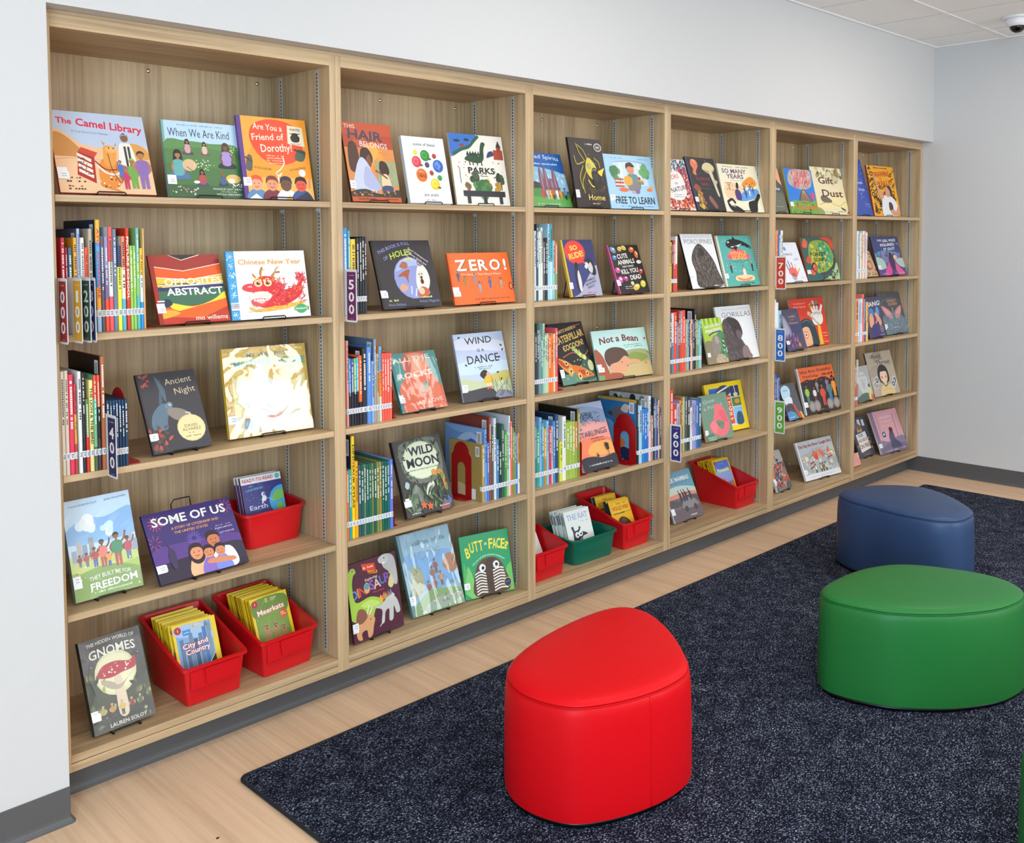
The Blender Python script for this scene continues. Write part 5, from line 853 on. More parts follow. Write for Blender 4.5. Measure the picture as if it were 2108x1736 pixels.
def c_tan(a):
    a.r(0,0,100,100,'C9AE86'); a.dots(50,4,4,96,96,2,6,['B89870','D8C09A','A8543A','8A6A4A']); a.e(60,44,22,18,'B8583E'); a.e(62,44,15,12,'D8A07A'); a.line(60,88,60,6,'5A3A2A')
def c_girl(a):
    a.r(0,0,100,100,'3F4A7E'); a.b([(0,56),(40,64),(100,54),(100,40),(0,42)],'5FA0B8'); a.b([(0,48),(50,54),(100,46),(100,30),(0,30)],'7A7AA8'); a.dots(40,4,44,98,62,1.5,4,['4A5A8A','6A6A9A','8A7AA8']); a.r(0,0,100,32,'5A4A86'); a.b([(0,46),(24,42),(30,20),(0,18)],'A8C8B8'); a.b([(70,40),(100,42),(100,20),(80,24)],'B8C8C0'); a.b([(20,4),(44,34),(52,34),(44,2)],'D8509A'); a.b([(60,36),(90,10),(92,2),(70,2)],'E0609A'); a.b([(54,48),(72,52),(78,44),(60,40)],'F0C8A0'); a.b([(50,14),(46,40),(54,54),(64,50),(66,30),(62,14)],'4A2F5A'); a.o(56,52,5,'3A2A48'); a.l([(60,44),(70,56)],2,'4A2F5A'); a.l([(52,16),(50,2)],3,'5A3A7A'); a.l([(60,16),(64,2)],3,'5A3A7A')
    a.t('THE',28,90,5,'EDEDF0',16,rot=2,bold=.03); a.t('GIRL WHO',64,90,6.5,'EDEDF0',50,rot=2,bold=.03); a.t('FIGURED',54,79,6.5,'EDEDF0',52,rot=2,bold=.03); a.t('IT OUT',58,68,6.5,'EDEDF0',42,rot=2,bold=.03); a.dots(20,70,70,98,96,.5,1,['C8D0F0']); a.line(22,5,22,2,'E8D0E8'); a.line(76,5,34,2,'E8D0E8'); a.sticker(18,27,10)
def c_hug(a):
    a.r(0,0,100,100,'4A4660'); a.t('BANG!',58,83,11,'DCE4EC',90,rot=3,bold=.03); a.b([(20,60),(30,72),(46,70),(50,58),(36,52)],'4A86C0'); a.b([(60,62),(74,76),(84,66),(78,52)],'5F96C8'); a.b([(14,30),(18,52),(34,60),(44,46),(36,30),(24,26)],'E8A88A'); a.b([(50,34),(54,58),(66,60),(84,46),(88,34),(76,28),(66,40)],'E0A080'); a.b([(20,0),(24,26),(46,34),(70,26),(80,0)],'463A72'); a.b([(46,46),(54,54),(60,44),(52,38)],'6A3A7A'); a.o(82,20,10,'8A8A94'); a.o(82,20,7,'5A5A64'); a.p([(78,22),(82,16),(86,22)],'E07A8A'); a.line(80,6,26,2,'C8C0D8'); a.o(32,54,1.4,'2A2020')
def c_desert(a):
    a.r(0,0,100,100,'53555C'); a.b([(0,40),(50,50),(100,36),(100,0),(0,0)],'6A7A86'); a.strokes(140,0,0,100,36,10,1,70,['8AA0A8','A8B8BC','4A5A66'],60); a.b([(8,70),(30,62),(44,52),(46,40),(40,36),(22,44),(12,56)],'C88A8E'); a.b([(94,66),(76,62),(60,52),(58,40),(66,36),(84,46)],'C88A8E'); a.b([(14,66),(30,58),(40,48),(24,48)],'D8A0A0'); a.b([(88,62),(74,56),(64,48),(80,48)],'D8A0A0'); a.b([(48,30),(48,52),(53,58),(57,52),(56,30)],'5A8A8A'); a.o(53,60,3,'B08A78'); a.l([(10,76),(30,84),(70,86),(90,76)],.8,'8A8C94'); a.strokes(40,4,84,96,98,8,.8,60,['7A7C84','3E4046'],80)
    a.t('DESERT',58,80,6,'C89A70',44,bold=.02); a.t('QUEEN',60,72,6,'C89A70',40,bold=.02); a.line(50,16,24,3,'D8B8B0'); a.sticker(13,20,7)
def c_sea(a):
    a.r(0,0,100,100,'A9ACA8'); a.b([(20,40),(24,70),(50,84),(78,70),(80,40),(64,20),(40,20)],'C4C6C4'); a.b([(40,50),(50,56),(60,50),(54,34),(46,34)],'B0B2B0'); a.t('ENDLESS',46,74,5.5,'8A6A60',66,bold=0); a.t('SEA',52,60,6.5,'9AA0A0',34,bold=0); a.b([(0,14),(50,24),(100,12),(100,0),(0,0)],'5A6A60'); a.b([(70,4),(74,30),(82,40),(90,30),(92,6)],'D8D070'); a.b([(80,2),(88,20),(96,10),(96,0)],'D8604A'); a.o(82,42,6,'4A4A44')
def c_throat(a):
    a.r(0,0,100,100,'B5A692'); a.b([(30,100),(60,100),(50,80),(30,76)],'A0927E'); a.b([(0,60),(30,70),(60,60),(40,50),(0,44)],'A8988A'); a.t('The',18,89,4.6,'3A342E',12,bold=0); a.t('Rock',42,90,8.5,'3A342E',38,bold=.01); a.line(56,83,14,3,'5A5248'); a.t('Throat',62,75,9,'3A342E',54,bold=.01); a.line(76,67,22,1.6,'6A6258')
    a.b([(30,40),(34,60),(50,70),(68,62),(72,40),(64,28),(40,28)],'2C2A30'); a.b([(38,36),(40,52),(50,54),(64,52),(64,36),(52,26)],'E4C6A8'); a.e(44,41,3,3,'D86A5A'); a.e(60,41,3,3,'D86A5A'); a.b([(30,0),(32,16),(44,26),(62,26),(78,16),(80,0)],'DCC08A'); a.l([(34,10),(56,14),(76,8)],1,'C0A06A'); a.l([(44,26),(52,20),(62,26)],2,'2A2A38')
    for x,y in ((14,26),(90,30),(22,36),(82,22)): a.o(x,y,8,'D8D4D0'); a.o(x,y,5.4,'4A5070'); a.o(x,y,2.4,'D8D0C8'); a.strokes(10,x-8,y-6,x+8,y+6,7,1.2,40,['4A5070','D8D4D0'],90)
def c_pinkcorner(a): a.r(0,0,100,100,'E09A8C'); a.dots(12,4,4,96,96,3,7,['D88A80','EAB0A4'])
def c_fire(a):
    a.r(0,0,100,100,'4A4C56'); a.r(44,78,60,94,'D8D8DC'); a.r(70,76,84,92,'D8D8DC'); a.r(6,70,40,88,'5A6474'); a.b([(30,56),(36,76),(54,78),(58,58)],'C8A078'); a.b([(36,74),(46,84),(56,76),(52,68),(40,68)],'8A5A34'); a.b([(26,50),(30,62),(60,62),(64,50)],'3A4A6A'); a.p([(14,58),(76,62),(84,18),(20,12)],'E6E2DE'); a.t('OUR',42,54,7,'4A3A3A',30,rot=3,bold=.02); a.t('HOUSE IS',48,42,7,'8A4A44',56,rot=3,bold=.02); a.t('ON FIRE',50,27,10,'8A3A34',60,rot=3,bold=.02)
    for x,y,c in ((10,30,'8A5A4A'),(88,34,'C8503A'),(92,20,'D8704A'),(84,44,'4A6A9A')): a.face_(x,y,5,'B0785A','2A201C',False)
    a.line(50,10,50,3,'C8503A'); a.line(50,5,40,2,'A8A8B0')
def c_rose(a):
    a.r(0,0,100,100,'D9A0AC'); a.r(0,0,12,100,'8A7488'); a.b([(12,30),(40,26),(80,34),(100,30),(100,0),(12,0)],'8A7C94'); a.b([(12,14),(50,22),(100,14),(100,0),(12,0)],'766C86'); a.r(78,34,81,90,'B08090'); a.r(92,34,94,92,'B890A0'); a.r(20,36,22,94,'B888A0'); a.line(54,84,46,6,'E8C4CA'); a.line(50,74,40,5,'E4BCC4'); a.line(54,64,44,7,'E8B090')
    a.b([(48,16),(46,36),(54,50),(64,46),(66,30),(72,16)],'56566E'); a.o(58,50,6,'5A3A3A'); a.b([(52,52),(56,58),(64,56),(64,48)],'4A3234'); a.b([(44,10),(52,26),(72,24),(80,10)],'4E4C66'); a.o(30,44,8,'CFCBD4'); a.o(30,44,6.6,'4A4A5A'); a.p([(26,42),(30,49),(34,42)],'E0DCE0'); a.line(40,5,44,2,'E0D8E0'); a.line(86,6,16,2.4,'D0C8D8'); a.sticker(15,22,10)
# ---- readers standing in bins
def c_city(a):
    a.above(24,'F2CE1C'); a.r(0,0,100,100,'F2CE1C'); a.r(6,6,88,94,'7FA6D8'); a.b([(6,94),(60,94),(88,70),(88,60),(40,70),(6,78)],'A9C4E4')
    for x,h_,c in ((12,70,'5A7A98'),(24,62,'4A6480'),(34,78,'6A86A0'),(44,66,'3F5A74'),(56,74,'5F7C98'),(66,84,'3A78B8'),(76,90,'7A92A8')): a.r(x,6,x+9,h_,c)
    a.p([(72,84),(76,96),(80,84)],'5A7A98'); a.p([(66,6),(88,30),(88,6)],'1E1E20'); a.l([(64,6),(88,31)],1.4,'EDEDED',False); a.o(12,88,8,'B81E22'); a.t('1',12,88,5,'F4F0EC',None,bold=.03); a.r(44,86,50,94,'F2CE1C'); a.r(45.5,87.5,48.5,92.5,'7FA6D8'); a.line(63,92,20,2.6,'E8F0F4'); a.line(63,88,20,2.6,'F2CE1C'); a.r(22,76,40,86,'3F8AC8'); a.line(31,81,12,2,'E8F0F8')
    a.t('City and',46,57,9,'B02024',60,rot=4,bold=.09); a.t('Country',50,45,9,'B02024',58,rot=4,bold=.09); a.t('City and',46,57,9,'F6F2EE',58,rot=4,bold=.02); a.t('Country',50,45,9,'F6F2EE',56,rot=4,bold=.02)
def c_meer(a):
    a.above(26,'F2CE1C'); a.r(0,0,100,100,'F2CE1C'); a.r(6,6,92,94,'7A9A3E'); a.b([(6,60),(50,70),(92,60),(92,94),(6,94)],'6A8A36'); a.strokes(90,8,8,90,90,12,.8,75,['8AAA4A','A8B860','5A7A30'],40); a.o(12,88,8,'B81E22'); a.t('1',12,88,5,'F4F0EC',None,bold=.03); a.r(40,86,46,94,'F2CE1C'); a.r(41.5,87.5,44.5,92.5,'7A9A3E'); a.line(60,92,22,2.6,'E8F0E4'); a.line(58,88,16,2.6,'F2CE1C'); a.t('Meerkats',50,70,10,'E8702A',74,rot=4,bold=.08); a.t('Meerkats',50,70,10,'F8F2EA',72,rot=4,bold=.02)
    for x,h_ in ((30,44),(54,42),(74,34)): a.b([(x-8,6),(x-8,h_-14),(x-4,h_),(x+4,h_),(x+8,h_-14),(x+8,6)],'B08A5A'); a.o(x-2.5,h_-4,1.6,'2A1E16'); a.o(x+2.5,h_-4,1.6,'2A1E16'); a.e(x,h_-9,2,2,'4A3424')
    a.o(80,54,10,'E0602A'); a.line(80,57,14,2.4,'F6EEE6'); a.line(80,53,14,2.4,'F6EEE6')
def c_earth(a):
    a.above(36,'35357E'); a.r(0,0,100,100,'35357E'); a.r(0,82,100,100,'EDEDEE'); a.t('READY-TO-READ',42,91,8,'C8242E',76,bold=.03); a.o(91,91,6,'6AC0C0'); a.line(22,76,14,2,'D8B8D8'); a.t('UNIVERSE',30,68,5,'5FC0C8',42,rot=4,bold=.01); a.o(96,30,34,'4AA8D8'); a.b([(70,40),(84,56),(98,54),(98,36),(80,30)],'7AC05A'); a.b([(78,20),(90,26),(98,10),(84,8)],'7AC05A'); a.o(50,52,5,'EDEDF0'); a.o(52,52,3,'5A6A9A'); a.b([(44,36),(48,48),(56,46),(54,36)],'EDEDF0'); a.l([(48,38),(44,30)],3,'EDEDF0'); a.l([(56,42),(66,38),(76,30)],.8,'D8D8E8'); a.t('Earth',34,24,11,'D8D8F4',44,bold=.01); a.dots(24,4,6,70,80,.4,.8,['C8C8F0'])
def c_rat(a):
    a.above(18,'EDF0E8'); a.r(0,0,100,100,'EDF0E8'); a.t('THE RAT',50,82,15,'5A86C8',82,bold=.02); a.t('THE RAT',51,82.5,15,'EDF0E8',80,bold=-.02); a.line(74,66,32,3,'B8BCB8'); a.b([(20,0),(22,40),(18,54),(26,56),(30,44),(44,46),(48,54),(54,50),(50,42),(70,34),(76,28),(56,24),(50,0)],'3A3A40'); a.o(36,32,8,'F0F2F0'); a.o(50,34,8,'F0F2F0'); a.o(38,31,3,'2A2A30'); a.o(51,33,3,'2A2A30'); a.l([(44,18),(56,22),(70,24)],1,'EDF0E8')
def c_win(a):
    a.above(22,'E8B21E'); a.r(0,0,100,100,'E8B21E'); a.r(8,60,92,92,'EDBE2E'); a.t('WHO',46,88,6,'C8401E',24,bold=.04); a.line(20,88,18,1.5,'4A3A14',1); a.line(76,88,18,1.5,'4A3A14',1); a.t('WOULD WIN?',50,75,12,'C8401E',80,bold=.06); a.line(40,60,52,5,'2A2014'); a.r(4,60,96,61,'3A2A14'); a.b([(20,0),(24,36),(44,48),(70,40),(90,14),(90,0)],'4A2A18'); a.b([(40,30),(52,44),(66,36),(56,24)],'6A4024')
def c_pyr(a):
    a.above(24,'F2C21C'); a.r(0,0,100,100,'F2C21C'); a.r(6,0,94,94,'5F7AD0'); a.b([(6,60),(50,64),(94,56),(94,30),(6,30)],'9AA8DC'); a.o(12,90,7,'B81E22'); a.t('1',12,90,5,'F4F0EC',None,bold=.03); a.line(50,86,26,3,'A8B8EC'); a.t('Pyramids',52,66,11,'A8C83A',74,bold=.07); a.t('Pyramids',52,66,11,'F4F4E0',72,bold=.015); a.p([(14,0),(42,44),(50,30),(66,24),(84,0)],'C8803A'); a.p([(42,44),(66,0),(84,0),(50,30)],'E09A50'); a.p([(60,0),(84,30),(94,16),(94,0)],'D08A44'); a.strokes(60,16,2,90,30,9,.7,0,['A8662E','F0B068'],8)
# ------------------------------------------------------------------ where things stand (metres)
ROWS = {
 '1a':(0,'s2',0.045,[(0.0512,0.0631,0.275,'C8283C'),(0.0631,0.0701,0.247,'9E1F33'),(0.0714,0.0828,0.247,'3F6280'),(0.0861,0.0967,0.275,'E9A92F'),(0.0971,0.1053,0.301,'A9BCE6'),(0.1064,0.1175,0.275,'EDE9DF'),(0.1182,0.1283,0.247,'F0522A|7FD3C4'),(0.1287,0.1411,0.301,'B8A893'),(0.1502,0.1634,0.327,'F4B53A|4FA3D8|3E9BD6|F2A52F|9FC0DE'),(0.1634,0.1737,0.279,'5C5868'),(0.1741,0.1859,0.279,'9A8DB5|7A6B9A|F0532F'),(0.1863,0.1991,0.306,'EF5A5A|EDE9E0|EE5A62'),(0.1991,0.2114,0.300,'6E7C95'),(0.2119,0.2243,0.251,'2B3B66|EDEB4A|EDEB4A|EDEB4A'),(0.2248,0.2366,0.279,'E98B6B|EFE0C8|58B5C9'),(0.2378,0.2492,0.303,'D8371F|D8371F'),(0.2496,0.2587,0.251,'9CCB58'),(0.2592,0.2683,0.251,'9CCB58'),(0.2688,0.2794,0.304,'6FB9AE|8CC46A|5CB7B7'),(0.2798,0.2895,0.243,'F3C02E|DCE6F5|2D8FD6'),(0.2900,0.2949,0.302,'F0BF7C')]),
 '1b':(0,'s3',0.004,[(0.0251,0.0354,0.297,'DCD0BD'),(0.0356,0.0462,0.298,'D9CCB8'),(0.0464,0.0601,0.286,'E2395A'),(0.0605,0.0677,0.258,'C33A38|D9A53C|B9483C'),(0.0719,0.0825,0.292,'E8E8EC'),(0.0829,0.0924,0.288,'2A2725'),(0.0926,0.1014,0.211,'5E8A4A|DD3326'),(0.1030,0.1149,0.264,'EFE08D'),(0.1154,0.1254,0.277,'D9502F|5BB793|7FB98B|5C6A55'),(0.1259,0.1351,0.277,'E05038|23242C|4E3B46'),(0.1375,0.1489,0.330,'B96A3E'),(0.1513,0.1605,0.199,'1F3F5F'),(0.1610,0.1694,0.198,'1F3F5F'),(0.1698,0.1780,0.198,'1F3F5F'),(0.1784,0.1868,0.198,'23456A'),(0.1873,0.1958,0.198,'1F3F5F'),(0.1963,0.2047,0.197,'1C3A5A'),(0.2052,0.2142,0.197,'1F3F5F')]),
 '2a':(1,'s2',0.040,[(1.0078,1.0283,0.306,'2E8FE0|2E8FE0|3F7FC0'),(1.0296,1.0400,0.297,'5FA9B0'),(1.0413,1.0634,0.267,'F4C62F|F4C62F|8A7A50'),(1.0653,1.0778,0.271,'2B2C31'),(1.0784,1.0890,0.272,'2B2C31'),(1.0896,1.0996,0.274,'2F3036'),(1.1002,1.1102,0.276,'33343A')]),
 '2b':(1,'s3',0.030,[(1.0090,1.0182,0.306,'EE9C93'),(1.0187,1.0280,0.243,'3E94C9|2A2A33'),(1.0291,1.0395,0.240,'5A55A8|31323A'),(1.0407,1.0512,0.241,'7FC06A|2A2A33'),(1.0523,1.0611,0.243,'59C2E6|23252E'),(1.0623,1.0764,0.249,'F26A2A|F26A2A|24242A'),(1.0775,1.0970,0.274,'2A2C33'),(1.0982,1.1173,0.277,'5B8FD6'),(1.1185,1.1293,0.224,'8FB2E0'),(1.1299,1.1389,0.303,'8FA0B5|A8A295'),(1.1401,1.1510,0.249,'B9A588'),(1.1522,1.1632,0.275,'6FB0D8|F08A2E|D8D3C5'),(1.1644,1.1748,0.248,'F0604F'),(1.1754,1.1858,0.248,'F0604F'),(1.1864,1.1975,0.248,'F0604F'),(1.1981,1.2099,0.247,'EE6A55')]),
 '2c':(1,'s4',0.020,[(0.9950,1.0055,0.247,'F0742C'),(1.0060,1.0172,0.250,'23A0A8'),(1.0182,1.0314,0.368,'F7D020'),(1.0324,1.0457,0.275,'F2A81F'),(1.0467,1.0575,0.260,'3B5A60'),(1.0580,1.0689,0.259,'1F5E52'),(1.0694,1.0803,0.259,'5F7C6A'),(1.0808,1.0917,0.258,'24604F'),(1.0922,1.1032,0.258,'1E6A58'),(1.1037,1.1148,0.257,'6E7A45'),(1.1153,1.1264,0.257,'1F5F50'),(1.1269,1.1381,0.257,'7E8A4E'),(1.1386,1.1498,0.256,'A08A3C'),(1.1503,1.1615,0.256,'1E6655'),(1.1621,1.1734,0.255,'176050'),(1.1739,1.1852,0.255,'1D6A5C'),(1.1863,1.2021,0.257,'5D7CD0')]),
 '2d':(1,'s4',0.040,[(1.6669,1.6808,0.235,'B89A5A'),(1.6814,1.6934,0.296,'6FA0D8'),(1.6940,1.7061,0.239,'4E7FC8'),(1.7067,1.7163,0.342,'A5473A'),(1.7176,1.7317,0.301,'5B5E50'),(1.7323,1.7459,0.335,'D7DEE8'),(1.7466,1.7608,0.245,'4C86B0'),(1.7615,1.7746,0.220,'27384A'),(1.7759,1.7903,0.302,'3C5B47'),(1.7910,1.8049,0.274,'3F8F4E'),(1.8055,1.8168,0.270,'A9C98E'),(1.8175,1.8268,0.334,'DDE2E8'),(1.8275,1.8382,0.309,'EF6A55'),(1.8389,1.8484,0.281,'8E8F4A'),(1.8490,1.8578,0.261,'7FA85A'),(1.8585,1.8687,0.257,'4F78C8'),(1.8694,1.8823,0.252,'E9A24A|F0EDE0')]),
 '3a':(2,'s2',0.080,[(2.0123,2.0274,0.299,'C9DAE2'),(2.0282,2.0393,0.328,'3A4A5C'),(2.0401,2.0536,0.296,'D9E6EA'),(2.0544,2.0681,0.313,'E6E2D2'),(2.0689,2.0826,0.252,'5C6064'),(2.0834,2.0971,0.269,'24262A'),(2.0979,2.1118,0.329,'A9D2E2'),(2.1126,2.1289,0.330,'3FA0AE|BFE0E4'),(2.1297,2.1437,0.257,'8FC6CE'),(2.1445,2.1602,0.249,'E9662C|8A9A5A')]),
 '3b':(2,'s3',0.050,[(1.9839,1.9979,0.265,'27374F'),(1.9986,2.0093,0.300,'3F5B55'),(2.0100,2.0208,0.275,'8B9296'),(2.0215,2.0343,0.248,'5F9A94'),(2.0350,2.0465,0.301,'A5C7B0'),(2.0472,2.0595,0.249,'B8D8B5'),(2.0601,2.0697,0.255,'D9C9B5'),(2.0704,2.0828,0.247,'F07A2C'),(2.0841,2.1007,0.248,'F27A28'),(2.1014,2.1118,0.252,'E9D5A8'),(2.1125,2.1278,0.275,'E25A66')]),
 '3c':(2,'s4',0.050,[(1.9827,1.9921,0.289,'3F7FC0'),(1.9928,2.0109,0.254,'35A070'),(2.0116,2.0245,0.299,'8FB8E0'),(2.0252,2.0381,0.273,'3F9FB0'),(2.0388,2.0552,0.248,'D9A24A|B58A4A'),(2.0559,2.0696,0.279,'8CC4E0'),(2.0703,2.0855,0.250,'C23A5E'),(2.0862,2.0945,0.251,'EFC49A'),(2.0952,2.1105,0.273,'4E86C8'),(2.1112,2.1294,0.300,'27476E'),(2.1386,2.1563,0.176,'D8DA3A'),(2.1577,2.1805,0.284,'E4E6DC'),(2.1819,2.1998,0.256,'9DB545'),(2.2005,2.2207,0.256,'A4BC4C'),(2.2214,2.2381,0.254,'A4BC4C'),(2.2388,2.2549,0.251,'D98A3F|8FB050'),(2.2564,2.2725,0.304,'8A8338')]),
 '3d':(2,'s4',0.015,[(2.6379,2.6499,0.303,'2B2A24'),(2.6514,2.6740,0.275,'A9CFE0'),(2.6755,2.6915,0.256,'2F7FC8'),(2.6922,2.7075,0.255,'2B74BE'),(2.7083,2.7244,0.255,'2F6FB8'),(2.7259,2.7429,0.313,'D9DADB|E7C6D5'),(2.7445,2.7600,0.216,'B9866E'),(2.7608,2.7733,0.298,'2A2C33'),(2.7741,2.7858,0.297,'6A84A8'),(2.7866,2.7984,0.291,'3A4486'),(2.7992,2.8095,0.286,'E3B08A'),(2.8103,2.8222,0.245,'3A3E66')]),
 '4a':(3,'s2',0.050,[(2.9360,2.9529,0.245,'F2C33A'),(2.9538,2.9652,0.251,'2E2C2A'),(2.9661,2.9832,0.253,'E0402E'),(2.9841,2.9994,0.273,'E9E4E0|E04A36')]),
 '4b':(3,'s3',0.040,[(2.9243,2.9394,0.266,'3A3E44'),(2.9401,2.9574,0.294,'C9D6DE|4F86A8'),(2.9588,2.9832,0.297,'EF4C28'),(2.9839,2.9972,0.246,'5A86A6'),(2.9979,3.0119,0.301,'A64A3C'),(3.0126,3.0289,0.300,'A98AA0|D9483A'),(3.0296,3.0537,0.303,'EA4A2C'),(3.0552,3.0694,0.254,'B58F5E'),(3.0702,3.0867,0.255,'7FB3CC'),(3.0874,3.0975,0.248,'2A2B30'),(3.0982,3.1170,0.253,'F2A98A'),(3.1177,3.1315,0.252,'2F4468'),(3.1323,3.1454,0.304,'25262B'),(3.1461,3.1601,0.250,'9C9A4C'),(3.1608,3.1741,0.245,'5FA3A0'),(3.1748,3.1970,0.242,'86C5C4')]),
 '4c':(3,'s4',0.022,[(2.9029,2.9304,0.323,'E2432A'),(2.9316,2.9617,0.241,'D9382A'),(2.9629,2.9823,0.246,'A9B2D8'),(2.9829,2.9951,0.260,'D99A4A|B68AB0'),(2.9957,3.0104,0.273,'B0604A'),(3.0110,3.0252,0.274,'A4C45A'),(3.0277,3.0462,0.274,'55585C'),(3.0474,3.0730,0.269,'39393E'),(3.0742,3.0892,0.213,'E9E6E2'),(3.0905,3.1062,0.249,'A59ABF'),(3.1068,3.1233,0.245,'8F9AD0'),(3.1239,3.1391,0.243,'4A6FB4'),(3.1404,3.1724,0.249,'2F5F86')]),
 '5a':(4,'s2',0.030,[(3.8794,3.8939,0.301,'EE6A3A|F2D9C0'),(3.8960,3.9148,0.304,'F08A5A'),(3.9179,3.9431,0.302,'3A5F92'),(3.9452,3.9674,0.304,'E4E4E2')]),
 '5b':(4,'s3',0.050,[(3.9160,3.9340,0.314,'EDE6E2|E96A5A'),(3.9349,3.9593,0.297,'E6E8F0|2A3F7A'),(3.9611,3.9938,0.250,'9CC3DA')]),
 '5c':(4,'s4',0.090,[(3.9810,3.9956,0.336,'F08A4A'),(3.9974,4.0120,0.282,'3F6FB0'),(4.0130,4.0286,0.282,'2D4F8E'),(4.0295,4.0508,0.259,'7F8FD0')]),
 '6a':(5,'s2',0.040,[(4.8799,4.9037,0.303,'D9E8EA'),(4.9050,4.9236,0.297,'9AA3A8'),(4.9249,4.9423,0.291,'EDEBE6'),(4.9436,4.9597,0.285,'E9A35A'),(4.9610,4.9771,0.303,'E8E8E8'),(4.9785,5.0001,0.303,'E0B0A8'),(5.0014,5.0232,0.294,'D8DADC')]),
 '6b':(5,'s3',0.020,[(4.8300,4.8705,0.277,'F0944A'),(4.8717,4.9024,0.275,'B5CBE8'),(4.9035,4.9218,0.275,'E9E6EC'),(4.9229,4.9424,0.302,'EE7A6A'),(4.9436,4.9574,0.272,'A9809A'),(4.9586,4.9748,0.276,'2E4468'),(4.9759,5.0062,0.249,'F2BE5A')]),
 '6c':(5,'s4',0.008,[(4.8032,4.8301,0.265,'B9604A'),(4.8313,4.8550,0.297,'A9BDB0|B8705A')]),
}
